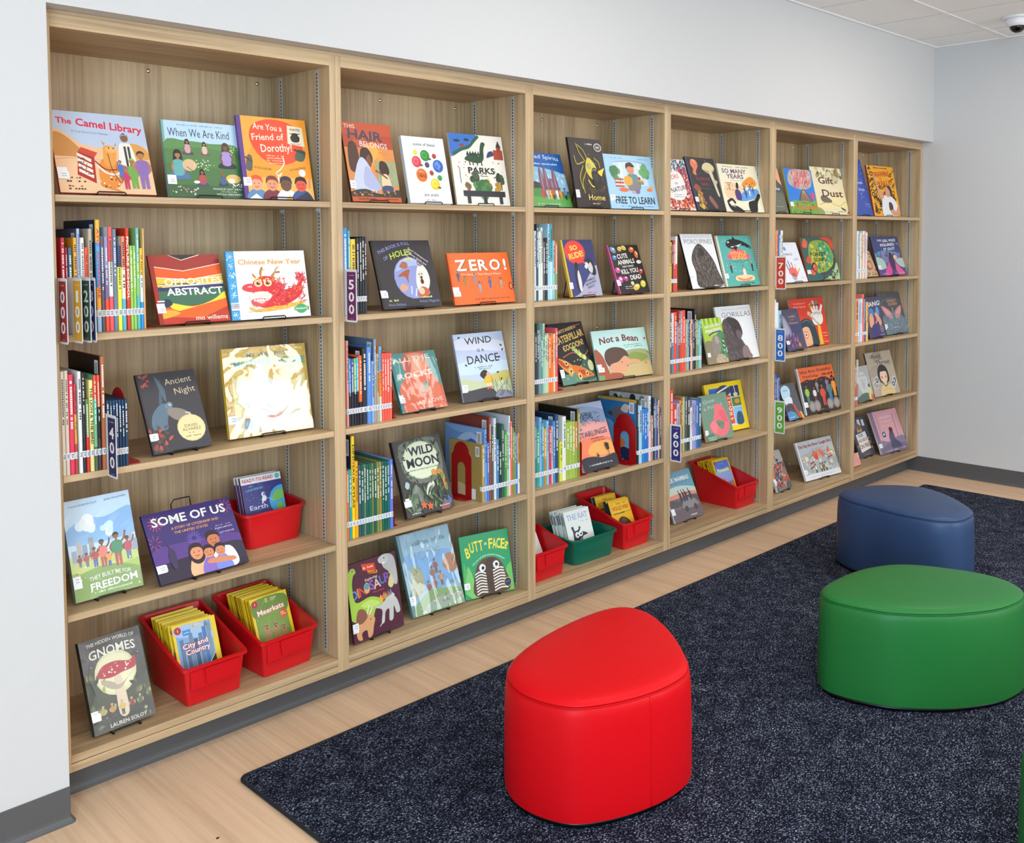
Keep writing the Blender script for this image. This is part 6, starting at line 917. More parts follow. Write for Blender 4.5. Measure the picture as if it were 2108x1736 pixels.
POSE = {
 'camel':('s1',0.0567,0.0461,0.61,20.36,0.00,0.2828,0.2582),
 'kind':('s1',0.3983,0.0880,-0.49,12.15,-0.00,0.2620,0.2482),
 'friend':('s1',0.6478,0.0670,-2.86,12.47,0.00,0.2572,0.2836),
 'stripes':('s2',0.3388,0.0460,0.74,19.98,0.00,0.2376,0.2259),
 'dragon':('s2',0.5817,0.0474,-1.28,10.65,-0.00,0.2916,0.2269),
 'hare':('s3',0.3081,0.0452,2.99,24.94,0.00,0.1996,0.2596),
 'goose':('s3',0.5901,0.0970,-3.30,10.12,-0.00,0.3101,0.2982),
 'freedom':('s4',0.0704,0.0586,3.20,16.69,0.00,0.2064,0.2945),
 'family':('s4',0.3104,0.0213,2.78,32.46,0.00,0.3079,0.2282),
 'gnomes':('sb',0.1058,0.0395,3.62,21.22,0.00,0.1911,0.2718),
 'hair':('s1',1.0788,0.0764,-0.71,14.38,-0.00,0.2194,0.3015),
 'snails':('s1',1.3489,0.0835,-0.80,12.89,-0.00,0.2074,0.2644),
 'parks':('s1',1.5814,0.0814,-1.72,11.14,0.00,0.2853,0.2923),
 'holes':('s2',1.1990,0.0610,-0.10,17.72,0.00,0.2814,0.2666),
 'zero':('s2',1.5368,0.0480,-1.20,14.30,-0.00,0.3260,0.2097),
 'rocks':('s3',1.2839,0.0649,0.72,20.61,0.00,0.2260,0.2309),
 'wind':('s3',1.6105,0.0833,-2.82,15.16,-0.00,0.2641,0.2777),
 'moon':('s4',1.2875,0.0491,2.09,18.23,0.00,0.2465,0.2944),
 'dino':('sb',1.0406,0.0495,4.37,9.92,0.00,0.2423,0.2827),
 'home':('sb',1.3420,0.0864,-1.86,20.70,-0.00,0.2592,0.3159),
 'face':('sb',1.6134,0.0866,-10.48,12.45,-0.00,0.2389,0.2517),
 'spirits':('s1',1.9684,0.0828,-0.12,18.68,0.00,0.2956,0.2503),
 'nest':('s1',2.2538,0.0450,-0.68,11.41,-0.00,0.2211,0.3194),
 'learn':('s1',2.4846,0.0442,-2.66,12.86,0.00,0.3359,0.2594),
 'rude':('s2',2.2219,0.0549,-0.08,15.07,0.00,0.2115,0.2614),
 'cute':('s2',2.5498,0.0499,0.09,19.76,0.00,0.2290,0.2392),
 'cocoon':('s3',2.2144,0.0970,1.24,20.50,0.00,0.2379,0.2866),
 'bean':('s3',2.4515,0.0867,-4.57,15.59,-0.00,0.3639,0.2319),
 'starling':('s4',2.3055,0.0561,-0.40,20.95,-0.00,0.2410,0.3097),
 'colors':('s1',2.9129,0.0450,-0.43,17.41,0.00,0.2357,0.2696),
 'mushroom':('s1',3.1520,0.0360,-0.05,17.62,-0.00,0.2582,0.2899),
 'years':('s1',3.4149,0.0418,-2.34,14.31,0.00,0.3524,0.2621),
 'porcupine':('s2',3.1311,0.0511,-0.34,17.16,-0.00,0.2837,0.2908),
 'whale':('s2',3.4373,0.0520,-0.58,15.31,-0.00,0.3296,0.2792),
 'lemur':('s3',3.2761,0.0497,-0.38,13.62,-0.00,0.1816,0.2414),
 'gorilla':('s3',3.4418,0.0634,-2.09,13.74,-0.00,0.3253,0.2939),
 'grow':('s4',3.2477,0.0427,-2.66,14.03,-0.00,0.2389,0.2405),
 'frames':('s4',3.4326,0.1289,-3.40,14.15,-0.00,0.3306,0.2691),
 'mambas':('sb',3.0751,0.1162,0.22,23.98,-0.00,0.2625,0.2526),
 'peak':('s1',3.8380,0.0301,-0.23,17.21,0.00,0.1881,0.2658),
 'volcano':('s1',4.0468,0.0220,-0.64,13.04,0.00,0.3076,0.2650),
 'dust':('s1',4.3784,0.0348,-2.15,13.67,0.00,0.3536,0.2934),
 'hands':('s2',4.0339,0.0472,-0.05,20.36,-0.00,0.2476,0.2436),
 'forest':('s2',4.3164,0.0590,-0.41,14.63,-0.00,0.3810,0.2652),
 'moth':('s3',4.0868,0.0579,-0.40,16.96,-0.00,0.2130,0.2452),
 'fingers':('s3',4.2776,0.1134,-1.96,11.53,-0.00,0.3794,0.2915),
 'island':('s4',4.0790,0.0430,-0.58,21.02,-0.00,0.1694,0.2134),
 'grateful':('s4',4.3048,0.0637,-5.26,15.45,-0.00,0.3744,0.2805),
 'leaves':('sb',3.9962,0.0698,2.24,22.81,0.00,0.1798,0.2300),
 'river':('sb',4.3419,0.0798,-5.55,20.67,-0.00,0.3728,0.2344),
 'poems':('s1',4.9202,0.0689,-0.62,15.58,0.00,0.2399,0.3827),
 'doodle':('s1',5.1637,0.0611,-1.31,11.43,0.00,0.3701,0.3399),
 'tan':('s2',5.0815,0.0771,0.50,22.88,0.00,0.1872,0.1785),
 'girl':('s2',5.2771,0.0718,-0.08,16.30,0.00,0.4047,0.2707),
 'hug':('s3',5.0888,0.0457,-0.80,12.34,-0.00,0.2253,0.2687),
 'desert':('s3',5.3787,0.0674,-1.53,16.91,0.00,0.3245,0.2872),
 'sea':('s4',4.9463,0.0421,0.31,14.72,0.00,0.2141,0.2272),
 'throat':('s4',5.2182,0.0680,-3.12,16.24,-0.00,0.3383,0.2957),
 'pinkcorner':('sb',4.8499,0.0530,1.49,16.71,0.00,0.1585,0.0795),
 'fire':('sb',5.1508,0.1321,-0.80,19.22,-0.00,0.2168,0.2650),
 'rose':('sb',5.3588,0.0813,-6.05,21.62,-0.00,0.3345,0.2892),
}
# ------------------------------------------------------------------ books on display
# key: (painter, spine colour, thickness, clear jacket, what it looks like)
DISP = {
 'camel': (c_camel, 'B0402E', .011, 0, 'peach picture book showing a resting camel and desert family'),
 'kind': (c_kind, '7FA9A0', .011, 0, 'green meadow picture book with people sitting on grass'),
 'friend': (c_friend, '5B3A86', .011, 0, 'orange picture book with purple spine and four cartoon faces'),
 'stripes': (c_stripes, '9A2A20', .010, 0, 'picture book with red, orange, yellow and navy abstract bands'),
 'dragon': (c_dragon, '3D9BD0', .009, 0, 'white picture book with a red lion-dance dragon'),
 'hare': (c_hare, '2A292E', .011, 0, 'charcoal picture book with a blue-grey hare pouring a jug'),
 'goose': (c_goose, 'E2B83A', .016, 1, 'large yellow nursery book in glaring clear film'),
 'freedom': (c_freedom, '6F8A94', .016, 2, 'book with children running below a cloudy sky, film-wrapped'),
 'family': (c_family, '2A2052', .011, 0, 'wide purple book showing an embracing family under fireworks'),
 'gnomes': (c_gnomes, '34312E', .020, 2, 'grey film-wrapped book with a big red toadstool'),
 'hair': (c_hair, '4A2A20', .011, 0, 'rust-red book showing women before a setting sun'),
 'snails': (c_snails, 'D8D8DA', .016, 0, 'white board book dotted with coloured round animals'),
 'parks': (c_parks, 'C8BFA8', .009, 0, 'cream book with a blue lake and green dinosaur topiary'),
 'holes': (c_holes, '2A2628', .010, 0, 'black book with a round window of animals'),
 'zero': (c_zero, 'D85A22', .009, 0, 'wide orange book with one big white title word'),
 'rocks': (c_rocks, '2F7A80', .012, 3, 'coral and teal film-wrapped book with cupped hands'),
 'wind': (c_wind, 'A8B0C8', .010, 0, 'pale blue book with a girl in a yellow dress'),
 'moon': (c_moon, '2A2624', .014, 0, 'dark jungle book with a huge pale moon'),
 'dino': (c_dino, '3A1A28', .010, 0, 'maroon book crowded with cartoon dinosaurs'),
 'home': (c_home, '4F8088', .014, 3, 'pale blue film-wrapped book streaked with glare'),
 'face': (c_face, '1A8050', .010, 0, 'green book with a striped animal and two round eyes'),
 'spirits': (c_spirits, '24508A', .010, 0, 'blue and green book with tall feather sculptures and people'),
 'nest': (c_nest, '1E1716', .012, 0, 'tall dark brown book with a yellow bird skull nest'),
 'learn': (c_learn, '8AB4D4', .009, 0, 'pale blue book with a boy reading among books'),
 'rude': (c_rude, 'D8B43A', .011, 0, 'navy book with penguins and a red speech bubble'),
 'cute': (c_cute, 'B84A7A', .010, 0, 'black book ringed with small bright animals'),
 'cocoon': (c_cocoon, '2A2A30', .011, 0, 'black book with a large orange moth'),
 'bean': (c_bean, '8FB8B0', .009, 0, 'wide mint book with a sleepy boy lying down'),
 'starling': (c_starling, 'C8C0CC', .010, 0, 'tall pink sunset book with a swarm of birds'),
 'colors': (c_colors, '8A3A3A', .010, 0, 'red, blue and white splashed book with curly lettering'),
 'mushroom': (c_mushroom, '34344A', .010, 0, 'black book with coral and pale mushrooms'),
 'years': (c_years, 'C8C0A0', .009, 0, 'cream book with a purple-dressed woman and black hands'),
 'porcupine': (c_porcupine, '1E1C1E', .010, 0, 'white book with a big brown porcupine'),
 'whale': (c_whale, 'D8D0B0', .010, 0, 'teal book with an orca above a pink sun'),
 'lemur': (c_lemur, 'A8A880', .008, 0, 'narrow lime book with a ring-tailed lemur'),
 'gorilla': (c_gorilla, 'D8D8DC', .010, 0, 'white book with a dark gorilla seen from the side'),
 'grow': (c_grow, 'D8A06A', .009, 0, 'sage green book with one pink poppy'),
 'frames': (c_frames, 'D8B818', .014, 0, 'yellow-framed book with a plane, rocket and bridge photos'),
 'mambas': (c_mambas, '9A9A9C', .010, 0, 'sunset book with an off-road car carrying standing people'),
 'peak': (c_peak, '6A5A50', .010, 0, 'peach and grey book with a dark mountain'),
 'volcano': (c_volcano, 'A8B848', .009, 0, 'bright blue book with an erupting red volcano'),
 'dust': (c_dust, '8A8A60', .009, 0, 'beige book with large dark brown lettering'),
 'hands': (c_hands, 'C8C8D0', .009, 0, 'white book with a colourful finger-paint hand'),
 'forest': (c_forest, 'B84A34', .010, 0, 'green forest book with a red-breasted bird'),
 'moth': (c_moth, '3A3650', .009, 0, 'slate purple book with a grey moth wing and violet leaves'),
 'fingers': (c_fingers, 'D8A090', .010, 0, 'red book with a white hand with coloured fingertips'),
 'island': (c_island, '3A3A40', .009, 0, 'dark grey book with a light blue cloud'),
 'grateful': (c_grateful, 'D8D8D8', .010, 0, 'black and orange book with a row of people'),
 'leaves': (c_leaves, 'D8D4D0', .009, 0, 'grey book covered in orange leaf shapes'),
 'river': (c_river, 'E4E4E6', .010, 0, 'pale grey book with flames on a river'),
 'poems': (c_poems, '2C3E84', .010, 0, 'plain blue book with tiny pale birds'),
 'doodle': (c_doodle, '8A2A1E', .010, 0, 'amber book with black squiggles and a white-shirted man'),
 'tan': (c_tan, '9A7A54', .009, 0, 'tan book half behind the red bookend'),
 'girl': (c_girl, '4A2A48', .010, 0, 'violet and teal book with a girl on a pink path'),
 'hug': (c_hug, '2E2A40', .009, 0, 'indigo book with two peach figures'),
 'desert': (c_desert, '3A3C44', .010, 0, 'slate book with pink wing shapes'),
 'sea': (c_sea, '7A7E7A', .009, 0, 'misty grey-green book with a pale face'),
 'throat': (c_throat, '4A4038', .010, 0, 'beige book with a black-haired girl'),
 'pinkcorner': (c_pinkcorner, 'C07A70', .008, 0, 'small salmon pink book peeping past the upright panel'),
 'fire': (c_fire, '34363E', .010, 0, 'dark book with a held-up white paper sign'),
 'rose': (c_rose, 'D8D0D8', .010, 0, 'dusky pink book with a huddled purple figure'),
}
M_coverlit = M_print
def cover_book(parent, w, h, t, painter, spine, seed, soft=False, jacket=False, sticker=None):
    """boards, spine and the painted front, then the page block; local x right, z up, y away from the reader"""
    mb = MB(); b = 0.0026 if not soft else 0.0009
    mb.ink(spine)
    mb.box(0, w, 0.0001, b, 0, h)                      # front board
    mb.box(0, w, t-b, t, 0, h)                         # back board
    pts = [(0.004, 0.0001), (0.0012, 0.0012), (0, t*0.35), (0, t*0.65), (0.0012, t-0.0012), (0.004, t), (0.004, t-b), (0.0026, t*0.6), (0.0026, t*0.4), (0.004, b)]
    mb.prism(pts, 2, 0, h)
    a = Art(mb, w, h, lambda x, z, y: (x, -y, z), seed); painter(a)
    o = mb.build('cover', M_coverlit, parent)
    p = MB().ink('E4DFD2'); e = 0.0 if soft else 0.003
    p.box(0.004, w-e, b+0.0001, t-b-0.0001, e, h-e); p.build('pages', M_matte, parent)
    if jacket:
        j = MB(); y = -0.003; n = 10; rnd = random.Random(seed)
        nx, nz = 9, 12; g = [[(-0.001+(w+0.002)*i/nx, y-0.0012*rnd.random(), (h+0.001)*k/nz) for i in range(nx+1)] for k in range(nz+1)]
        base = 0
        for row in g: j.v += row
        for k in range(nz):
            for i in range(nx): q = k*(nx+1)+i; j.face(q, q+1, q+nx+2, q+nx+1)
        jo = j.build('clear_jacket', (None, M_film, M_film_soft, M_film_wavy)[jacket], parent, True); jo['label'] = 'shiny clear plastic jacket'
    return o
def call_label(parent, w, h, y0, y1, x1):
    m = MB().ink('ECECEE'); zz = -0.0031
    m.box(-0.0004, w*x1, zz, zz+0.0004, h*y0, h*y1)
    m.ink('8A8A90')
    for k in range(2): m.box(w*x1*0.35, w*x1*0.8, zz-0.0001, zz, h*(y0+(y1-y0)*(0.35+0.3*k)), h*(y0+(y1-y0)*(0.42+0.3*k)))
    return m.build('call_label', M_matte, parent)
def sheet_rule(sh, bay): return '%s of the %s' % (SHN[sh], BAYN[bay])
def easel(desc, x, y, z, yaw, w, h, t, tilt):
    """bent wire display stand under one book: front lips, foot rails, back rest; local x right, y back"""
    tt = R(tilt); a = min(0.042, w*0.22); r = 0.0021; z += 0.0004
    e = thing('book_easel', 'black wire easel under the '+desc, 'easel', (x, y, z), (0, 0, R(yaw)), 'black wire book easels')
    yb = (t+0.004)/math.cos(tt)+0.006; H = min(h*0.62, 0.19) if desc[:11] != 'wide purple' else h*0.985
    lip = MB(); c = w/2
    lip.tube([(c-a, yb+0.02, r), (c-a, -0.007, r), (c-a, -0.0105, 0.005), (c-a, -0.0105, 0.009), (c-a+0.004, -0.0105, 0.0125), (c+a-0.004, -0.0105, 0.0125), (c+a, -0.0105, 0.009), (c+a, -0.0105, 0.005), (c+a, -0.007, r), (c+a, yb+0.02, r)], r, 6)
    lip.build('front_lip', M_wire, e, True)
    yf = min(yb+0.085, 0.33-y); br = MB(); b = a*0.8
    br.tube([(c-a, yb+0.02, r), (c-a, yf, r), (c-a, yf, r*1.1), (c-b, yb+H*math.sin(tt)+0.012, H*0.93), (c-b+0.006, yb+H*math.sin(tt)+0.004, H), (c+b-0.006, yb+H*math.sin(tt)+0.004, H), (c+b, yb+H*math.sin(tt)+0.012, H*0.93), (c+a, yf, r*1.1), (c+a, yf, r), (c+a, yb+0.02, r)], r, 6)
    br.build('back_rest', M_wire, e, True)
    return e
def bay_of(x): return max(k for k in range(6) if x >= BOUND[k]-0.05)
EASEL_NO = {'pinkcorner', 'lemur', 'frames', 'tan'}
NOSTICK = {'snails', 'goose2', 'parks', 'spirits', 'starling', 'colors', 'years', 'frames', 'peak', 'dust', 'hands', 'fingers', 'island', 'poems', 'doodle', 'tan', 'hug', 'sea', 'throat', 'pinkcorner', 'fire'}
for i, (k, (fn, spine, t, jk, desc)) in enumerate(DISP.items()):
    sh, x, y, yaw, tilt, roll, w, h = POSE[k]
    z = ZT[sh]+t*math.sin(R(tilt))+0.0046
    bay = bay_of(x+w/2)
    if k in ('doodle', 'poems'): bay = 5
    root = thing('picture_book', desc, 'book', (x, y, z), (0, 0, 0), 'picture books standing on display')
    root.rotation_euler = (Matrix.Rotation(R(yaw), 3, 'Z') @ Matrix.Rotation(-R(tilt), 3, 'X') @ Matrix.Rotation(-R(roll), 3, 'Y')).to_euler()
    cover_book(root, w, h, t, fn, spine, 11+i, False, jk)
    if k not in NOSTICK: call_label(root, w, h, .16, .25, .11)
    if k not in EASEL_NO: easel(desc, x, y, ZT[sh], yaw, w, h, t, tilt)

# ------------------------------------------------------------------ rows of upright books
PAL = {'red': 'C8302E', 'dark red': '8A2030', 'crimson': 'B8204A', 'coral': 'EE6450', 'orange': 'EE7A2C', 'peach': 'EEC09A', 'brown': 'A5603E', 'tan': 'B8986A', 'beige': 'D8CCB8', 'yellow': 'F0C42C', 'lime green': 'A0BE50', 'olive': '858440', 'green': '3F8F50', 'dark green': '28584A', 'grey-green': '7F9484', 'teal': '35949C', 'pale blue': 'AACCE0', 'blue': '3A7AC4', 'steel blue': '587EA0', 'navy': '223A5C', 'lilac': '9A90B8', 'violet': '4A4A98', 'pink': 'EC9AA0', 'white': 'E8E6E4', 'grey': '84898C', 'black': '28282A'}
def cname(hx):
    c = [int(hx[i:i+2], 16) for i in (0, 2, 4)]
    return min(PAL, key=lambda n: sum((a-int(PAL[n][i*2:i*2+2], 16))**2 for i, a in enumerate(c)))
ROWWHERE = {}
SIDEPAPER = 'EDEDEE'
def s_plain(c, c2=None):
    def f(a):
        a.r(0,0,100,100,c)
        if c2: a.b([(10,20),(40,60),(90,70),(80,30),(50,10)],c2)
        a.r(84,80,95,96,SIDEPAPER)
        for k in range(6): a.r(86+k*1.3,82,86.6+k*1.3,94,'3A3A40')
    return f
def s_wave(a): a.r(0,0,100,100,'6F97CC'); a.b([(0,100),(40,90),(100,96),(100,100)],'8AAEDC'); a.b([(30,78),(50,90),(74,92),(86,82),(78,74),(60,82),(44,76)],'A8C2E4'); a.b([(50,70),(66,84),(84,78),(80,66)],'3F64A4'); s_code(a)
def s_code(a):
    a.r(82,78,94,95,SIDEPAPER)
    for k in range(6): a.r(84+k*1.4,80,84.7+k*1.4,93,'3A3A40')
def s_tan(a): a.r(0,0,100,100,'A88E50'); a.b([(0,0),(0,20),(40,26),(70,10),(74,0)],'C8B48A'); a.r(66,2,82,20,SIDEPAPER); s_code(a)
def s_bird(a): a.r(0,0,100,100,'2F74B0'); a.r(0,95,100,100,'C8A04A'); a.b([(0,60),(30,64),(60,50),(100,54),(100,20),(0,24)],'6AA6D0'); a.b([(0,20),(50,26),(100,16),(100,0),(0,0)],'1E2A48'); a.b([(36,72),(44,84),(62,86),(76,78),(70,66),(52,62)],'6A6468'); a.b([(60,82),(70,92),(80,88),(76,78)],'C8C0BC'); a.e(80,88,5,3,'D8C8B8'); a.b([(24,74),(36,78),(38,70)],'4A464C'); a.b([(50,30),(60,38),(72,30),(62,22)],'C0763A'); a.dots(26,4,2,96,16,.6,1.2,['C8D0E0','6A7AA0']); s_code(a)
def s_panda(a): a.r(0,0,100,100,'C8CBC4'); a.dots(40,2,60,98,98,4,9,['E4E6E2','3A4038','8A9A84','2E332E']); a.r(0,78,100,82,'E4E4E6'); s_code(a)
SIDES = {('2d', 0): s_tan, ('2d', 1): s_wave, ('2d', 3): s_plain('8A3F34', 'B0705A'), ('2d', 5): s_plain('D4DAE2'), ('3d', 0): s_bird, ('3d', 5): s_panda, ('1b', 10): s_plain('2A1C18', '4A2E26'), ('1a', 8): s_plain('12304A', '1E4A60'), ('1a', 4): s_plain('4A5A78'),
 ('3c', 16): s_plain('1E1E1A', '2E2E28'), ('3c', 9): s_plain('1E3450'), ('3c', 1): s_plain('1E5A48'), ('4b', 12): s_plain('18181C'), ('4c', 11): s_plain('4A8E9A'), ('4c', 12): s_plain('4A8E9A'), ('2b', 9): s_plain('5F7A96'), ('2b', 6): s_plain('1C1C22'), ('2b', 7): s_plain('3F68B0'), ('2c', 2): s_plain('2A2450'), ('3a', 5): s_plain('A84A40'), ('4a', 3): s_plain('DCDCDE')}
TITLES = {('1a', 8): 'AYO  ADVENTURE', ('2c', 2): 'DINOSAUR ATLAS', ('1a', 15): 'PICTURE SCHOOL', ('1b', 7): 'THE LION & THE BIRD'}
ROWPLACE = {'1a': 'second shelf of the leftmost bookcase', '1b': 'third shelf of the leftmost bookcase', '2a': 'second shelf of the second bookcase', '2b': 'third shelf of the second bookcase', '2c': 'fourth shelf of the second bookcase',
 '2d': 'row right of the red bookend, second bookcase', '3a': 'second shelf of the third bookcase', '3b': 'third shelf of the third bookcase', '3c': 'fourth shelf of the third bookcase', '3d': 'row right of the red bookend, third bookcase',
 '4a': 'second shelf of the fourth bookcase', '4b': 'third shelf of the fourth bookcase', '4c': 'fourth shelf of the fourth bookcase', '5a': 'second shelf of the fifth bookcase', '5b': 'third shelf of the fifth bookcase', '5c': 'fourth shelf of the fifth bookcase',
 '6a': 'second shelf of the rightmost bookcase', '6b': 'third shelf of the rightmost bookcase', '6c': 'fourth shelf of the rightmost bookcase'}
def upright(row, i, n, sh, y, x0, x1, h, style):
    rnd = random.Random(hash((len(row), i, int(x0*1000))) % 99991)
    cols = style.split('|'); t = x1-x0; d = min(h*0.86, 0.262) if h < 0.29 else 0.245
    d = min(d, 0.30-y)
    where = ROWPLACE[row]
    lab = '%s book, %s from the left, %s' % (cname(cols[0] if len(cols) < 3 else cols[len(cols)//2]), ORD[i], where)
    o_ = MB(); b = 0.0012
    # boards and rounded spine in the colours of the spine, bottom colour last
    zs = [h*(1-k/len(cols)) for k in range(len(cols)+1)]
    for k, c in enumerate(cols):
        o_.ink(c); z0, z1 = zs[k+1], zs[k]
        o_.prism([(0, 0.004), (t*0.12, 0.0008), (t*0.35, 0), (t*0.65, 0), (t*0.88, 0.0008), (t, 0.004), (t, 0.0055), (0, 0.0055)], 2, z0, z1)
    cc = cols[-1] if len(cols) < 3 else cols[len(cols)//2]
    o_.ink(cc); o_.box(0, b, 0.0055, d, 0, h); o_.box(t-b, t, 0.0055, d, 0, h)
    lum = sum(lin(cc)); ink = 'F2EEE6' if lum < 1.1 else '33302E'
    ctr = t/2; tit = TITLES.get((row, i))
    if tit:
        v, f = glyphs(tit, 0.03); L0 = max(q[0] for q in v); s_ = h*0.62/L0; s2 = t*0.55/0.7
        n0 = len(o_.v); o_.ink('C83A3A' if row == '1a' and i == 8 else ink)
        o_.v += [(ctr+(q[1]-0.35)*s2, -0.0002, h*0.92-q[0]*s_) for q in v]
        for q in f: o_.face(*[n0+k for k in q])
    else:
        o_.ink(ink); z = h*rnd.uniform(0.9, 0.95); ww = t*rnd.uniform(0.28, 0.45); end = h*rnd.uniform(0.42, 0.55)
        while z > end and t > 0.006:
            g = rnd.uniform(0.0025, 0.005)
            if rnd.random() < 0.82: o_.quad((ctr-ww/2, -0.0002, z-g), (ctr+ww/2, -0.0002, z-g), (ctr+ww/2, -0.0002, z), (ctr-ww/2, -0.0002, z))
            z -= g*1.45
    sd = SIDES.get((row, i))
    if sd: sd(Art(o_, d-0.006, h, lambda X, Z, Y: (-Y, d-X, Z), i+3))
    me = o_.build('upright_book', M_print)
    me.location = (x0, y, ZT[sh]+0.0003)
    tag(me, lab, 'book', 'upright books, '+where)
    p = MB().ink('E2DDD0'); p.box(b+0.0001, t-b-0.0001, 0.0056, d-0.003, 0.0025, h-0.003); p.build('pages', M_matte, me)
    if t > 0.005 and row not in ('5a',):
        lz = 0.044 if h > 0.2 else 0.036; q = MB().ink('E6E6E8')
        q.prism([(-0.0001, 0.016), (-0.0001, 0.0036), (t*0.12, 0.0004), (t*0.35, -0.0004), (t*0.65, -0.0004), (t*0.88, 0.0004), (t, 0.0036), (t, 0.005), (t*0.5, 0.0003), (0.0001, 0.005), (0.0001, 0.016)], 2, lz, lz+0.019)
        q.ink('4A4A50')
        for k in range(3):
            zz = lz+0.013-k*0.0045; wk = t*rnd.uniform(0.35, 0.6); q.quad((ctr-wk/2, -0.0006, zz), (ctr+wk/2, -0.0006, zz), (ctr+wk/2, -0.0006, zz+0.0022), (ctr-wk/2, -0.0006, zz+0.0022))
        q.build('call_label', M_matte, me)
    return me
for row, (bay, sh, y, bl) in ROWS.items():
    for i, (x0, x1, h, st) in enumerate(bl):
        upright(row, i, len(bl), sh, y, x0+0.0002, x1-0.0002, h, st)

# ------------------------------------------------------------------ section signs (white blades with a coloured number panel, standing out from the shelf)
def sign(num, hexc, x, zs, yb, label):
    t = thing('section_sign', label, 'sign', (x, 0, zs), (0, 0, 0), 'number signs standing out from the shelves')
    m = MB(); r = 0.006; y0, y1, z0, z1 = -0.064, yb, -0.02, 0.163
    o = [(y1, 0.0008), (y1, z1)]
    for k in range(5): q = R(90+90*k/4); o.append((y0+r+r*math.cos(q), z1-r+r*math.sin(q)))
    for k in range(5): q = R(180+90*k/4); o.append((y0+r+r*math.cos(q), z0+r+r*math.sin(q)))
    o += [(-0.002, z0), (-0.002, 0.0008)]
    m.prism(o, 0, 0, 0.0012); m.build('blade', M_white, t, fix=True)
    p = MB().ink(hexc); w, h = 0.052, 0.168
    def pl(x_, z_, y_): return (-0.0003-y_*3, y1b-x_, z0+0.0065+z_)
    y1b = y0+0.005+w
    a = Art(p, w, h, pl); a.n = 0
    a.r(0, 0, 100, 100, hexc)
    for k, ch in enumerate(num): a.t(ch, 50, 74-k*25.5, 19, 'F4F2EE', 34 if ch == '1' else 62, bold=.045)
    a.line(50, 93, 60, 1.6, 'E8E4E0'); a.line(50, 3, 50, 1, 'D8D4D0')
    p.build('number_panel', M_matte, t)
sign('000', 'A82C30', 0.0245, ZT['s2'], 0.040, 'red sign reading 000 at the left end of the second shelf')
sign('100', 'E2A52A', 0.0640, ZT['s2'], 0.041, 'yellow sign reading 100 on the second shelf of the leftmost bookcase')
sign('200', '34503A', 0.0880, ZT['s2'], 0.041, 'dark green sign between the yellow and the navy sign')
sign('300', '2B2B5E', 0.1020, ZT['s2'], 0.041, 'navy sign behind the yellow and green ones, second shelf')
sign('400', '2C2A5C', 0.1499, ZT['s3'], 0.060, 'navy sign reading 400 before the row of slim blue books')
sign('500', '6A2A62', 0.9900, ZT['s2'], 0.038, 'purple sign reading 500 on the second bookcase')
sign('600', '35307A', 2.8750, ZT['s4'], 0.018, 'indigo sign reading 600 on the fourth bookcase')
sign('700', 'D8402C', 3.8372, ZT['s2'], 0.028, 'red sign reading 700 on the fifth bookcase')
sign('800', '2B70CC', 3.8372, ZT['s3'], 0.045, 'bright blue sign reading 800 on the fifth bookcase')
sign('900', '5FA83C', 3.8372, ZT['s4'], 0.060, 'green sign reading 900 on the fifth bookcase')

# ------------------------------------------------------------------ red steel bookends
def bookend(label, x, y, z, foot=1, d=0.125, h=0.225, hole=True, fw=0.045):
    t = thing('bookend', label, 'bookend', (x, y, z+0.0006), (0, 0, 0), 'red steel bookends')
    o = [(0, 0), (d, 0), (d, h*0.74), (d-0.012, h*0.80)]
    for k in range(9): q = math.pi*k/8; o.append((d/2+(d/2-0.014)*math.cos(q), h*0.80+h*0.20*math.sin(q)))
    o += [(0.012, h*0.80), (0, h*0.74)]
    m = MB()
    if hole:
        c = [(d*0.30, 0.012), (d*0.30, h*0.52)]+[(d/2-d*0.20*math.cos(math.pi*k/8), h*0.52+d*0.22*math.sin(math.pi*k/8)) for k in range(1, 8)]+[(d*0.70, h*0.52), (d*0.70, 0.012)]
        tri = tessellate_polygon([[Vector((p[0], p[1], 0)) for p in o], [Vector((p[0], p[1], 0)) for p in c]])
        al = o+c; th = 0.0012; n = len(al)
        m.v += [(0, p[0], p[1]) for p in al]+[(th, p[0], p[1]) for p in al]
        for q in tri: m.face(*q); m.face(*[n+k for k in q][::-1])
        for loop in (range(len(o)), range(len(o), n)):
            L_ = list(loop)
            for k in range(len(L_)): u, v = L_[k], L_[(k+1) % len(L_)]; m.face(u, v, n+v, n+u)
    else: m.prism(o, 0, 0, 0.0012)
    m.build('upright_plate', M_redsteel, t, fix=True)
    f = MB(); xa, xb = (0.0006, fw) if foot > 0 else (-fw, 0.0006)
    q = [(xa if foot > 0 else xb, 0.002), ((xb if foot > 0 else xa)*0.8, 0.002), (xb if foot > 0 else xa, d*0.2), (xb if foot > 0 else xa, d*0.8), ((xb if foot > 0 else xa)*0.8, d-0.002), (xa if foot > 0 else xb, d-0.002)]
    f.prism(q, 2, 0.0002, 0.0014); f.build('foot_plate', M_redsteel, t, fix=True)
bookend('red bookend right of the upright books on the leftmost second shelf', 0.2965, 0.050, ZT['s2'], 1, 0.12, 0.205)
bookend('red bookend behind the slim blue books on the leftmost third shelf', 0.2155, 0.012, ZT['s3'], 1, 0.125, 0.225)
bookend('red bookend beside coral books on the third shelf', 1.2210, 0.040, ZT['s3'], 1, 0.12, 0.14, False, 0.022)
bookend('red bookend beside the green book series, second bookcase', 1.2120, 0.030, ZT['s4'], 1, 0.12, 0.14, False, 0.022)
bookend('tall red arched bookend beside the dark jungle book', 1.6650, 0.105, ZT['s4'], -1, 0.122, 0.232)
bookend('red bookend between the upright books and the black moth book', 2.1282, 0.050, ZT['s3'], 1, 0.12, 0.205)
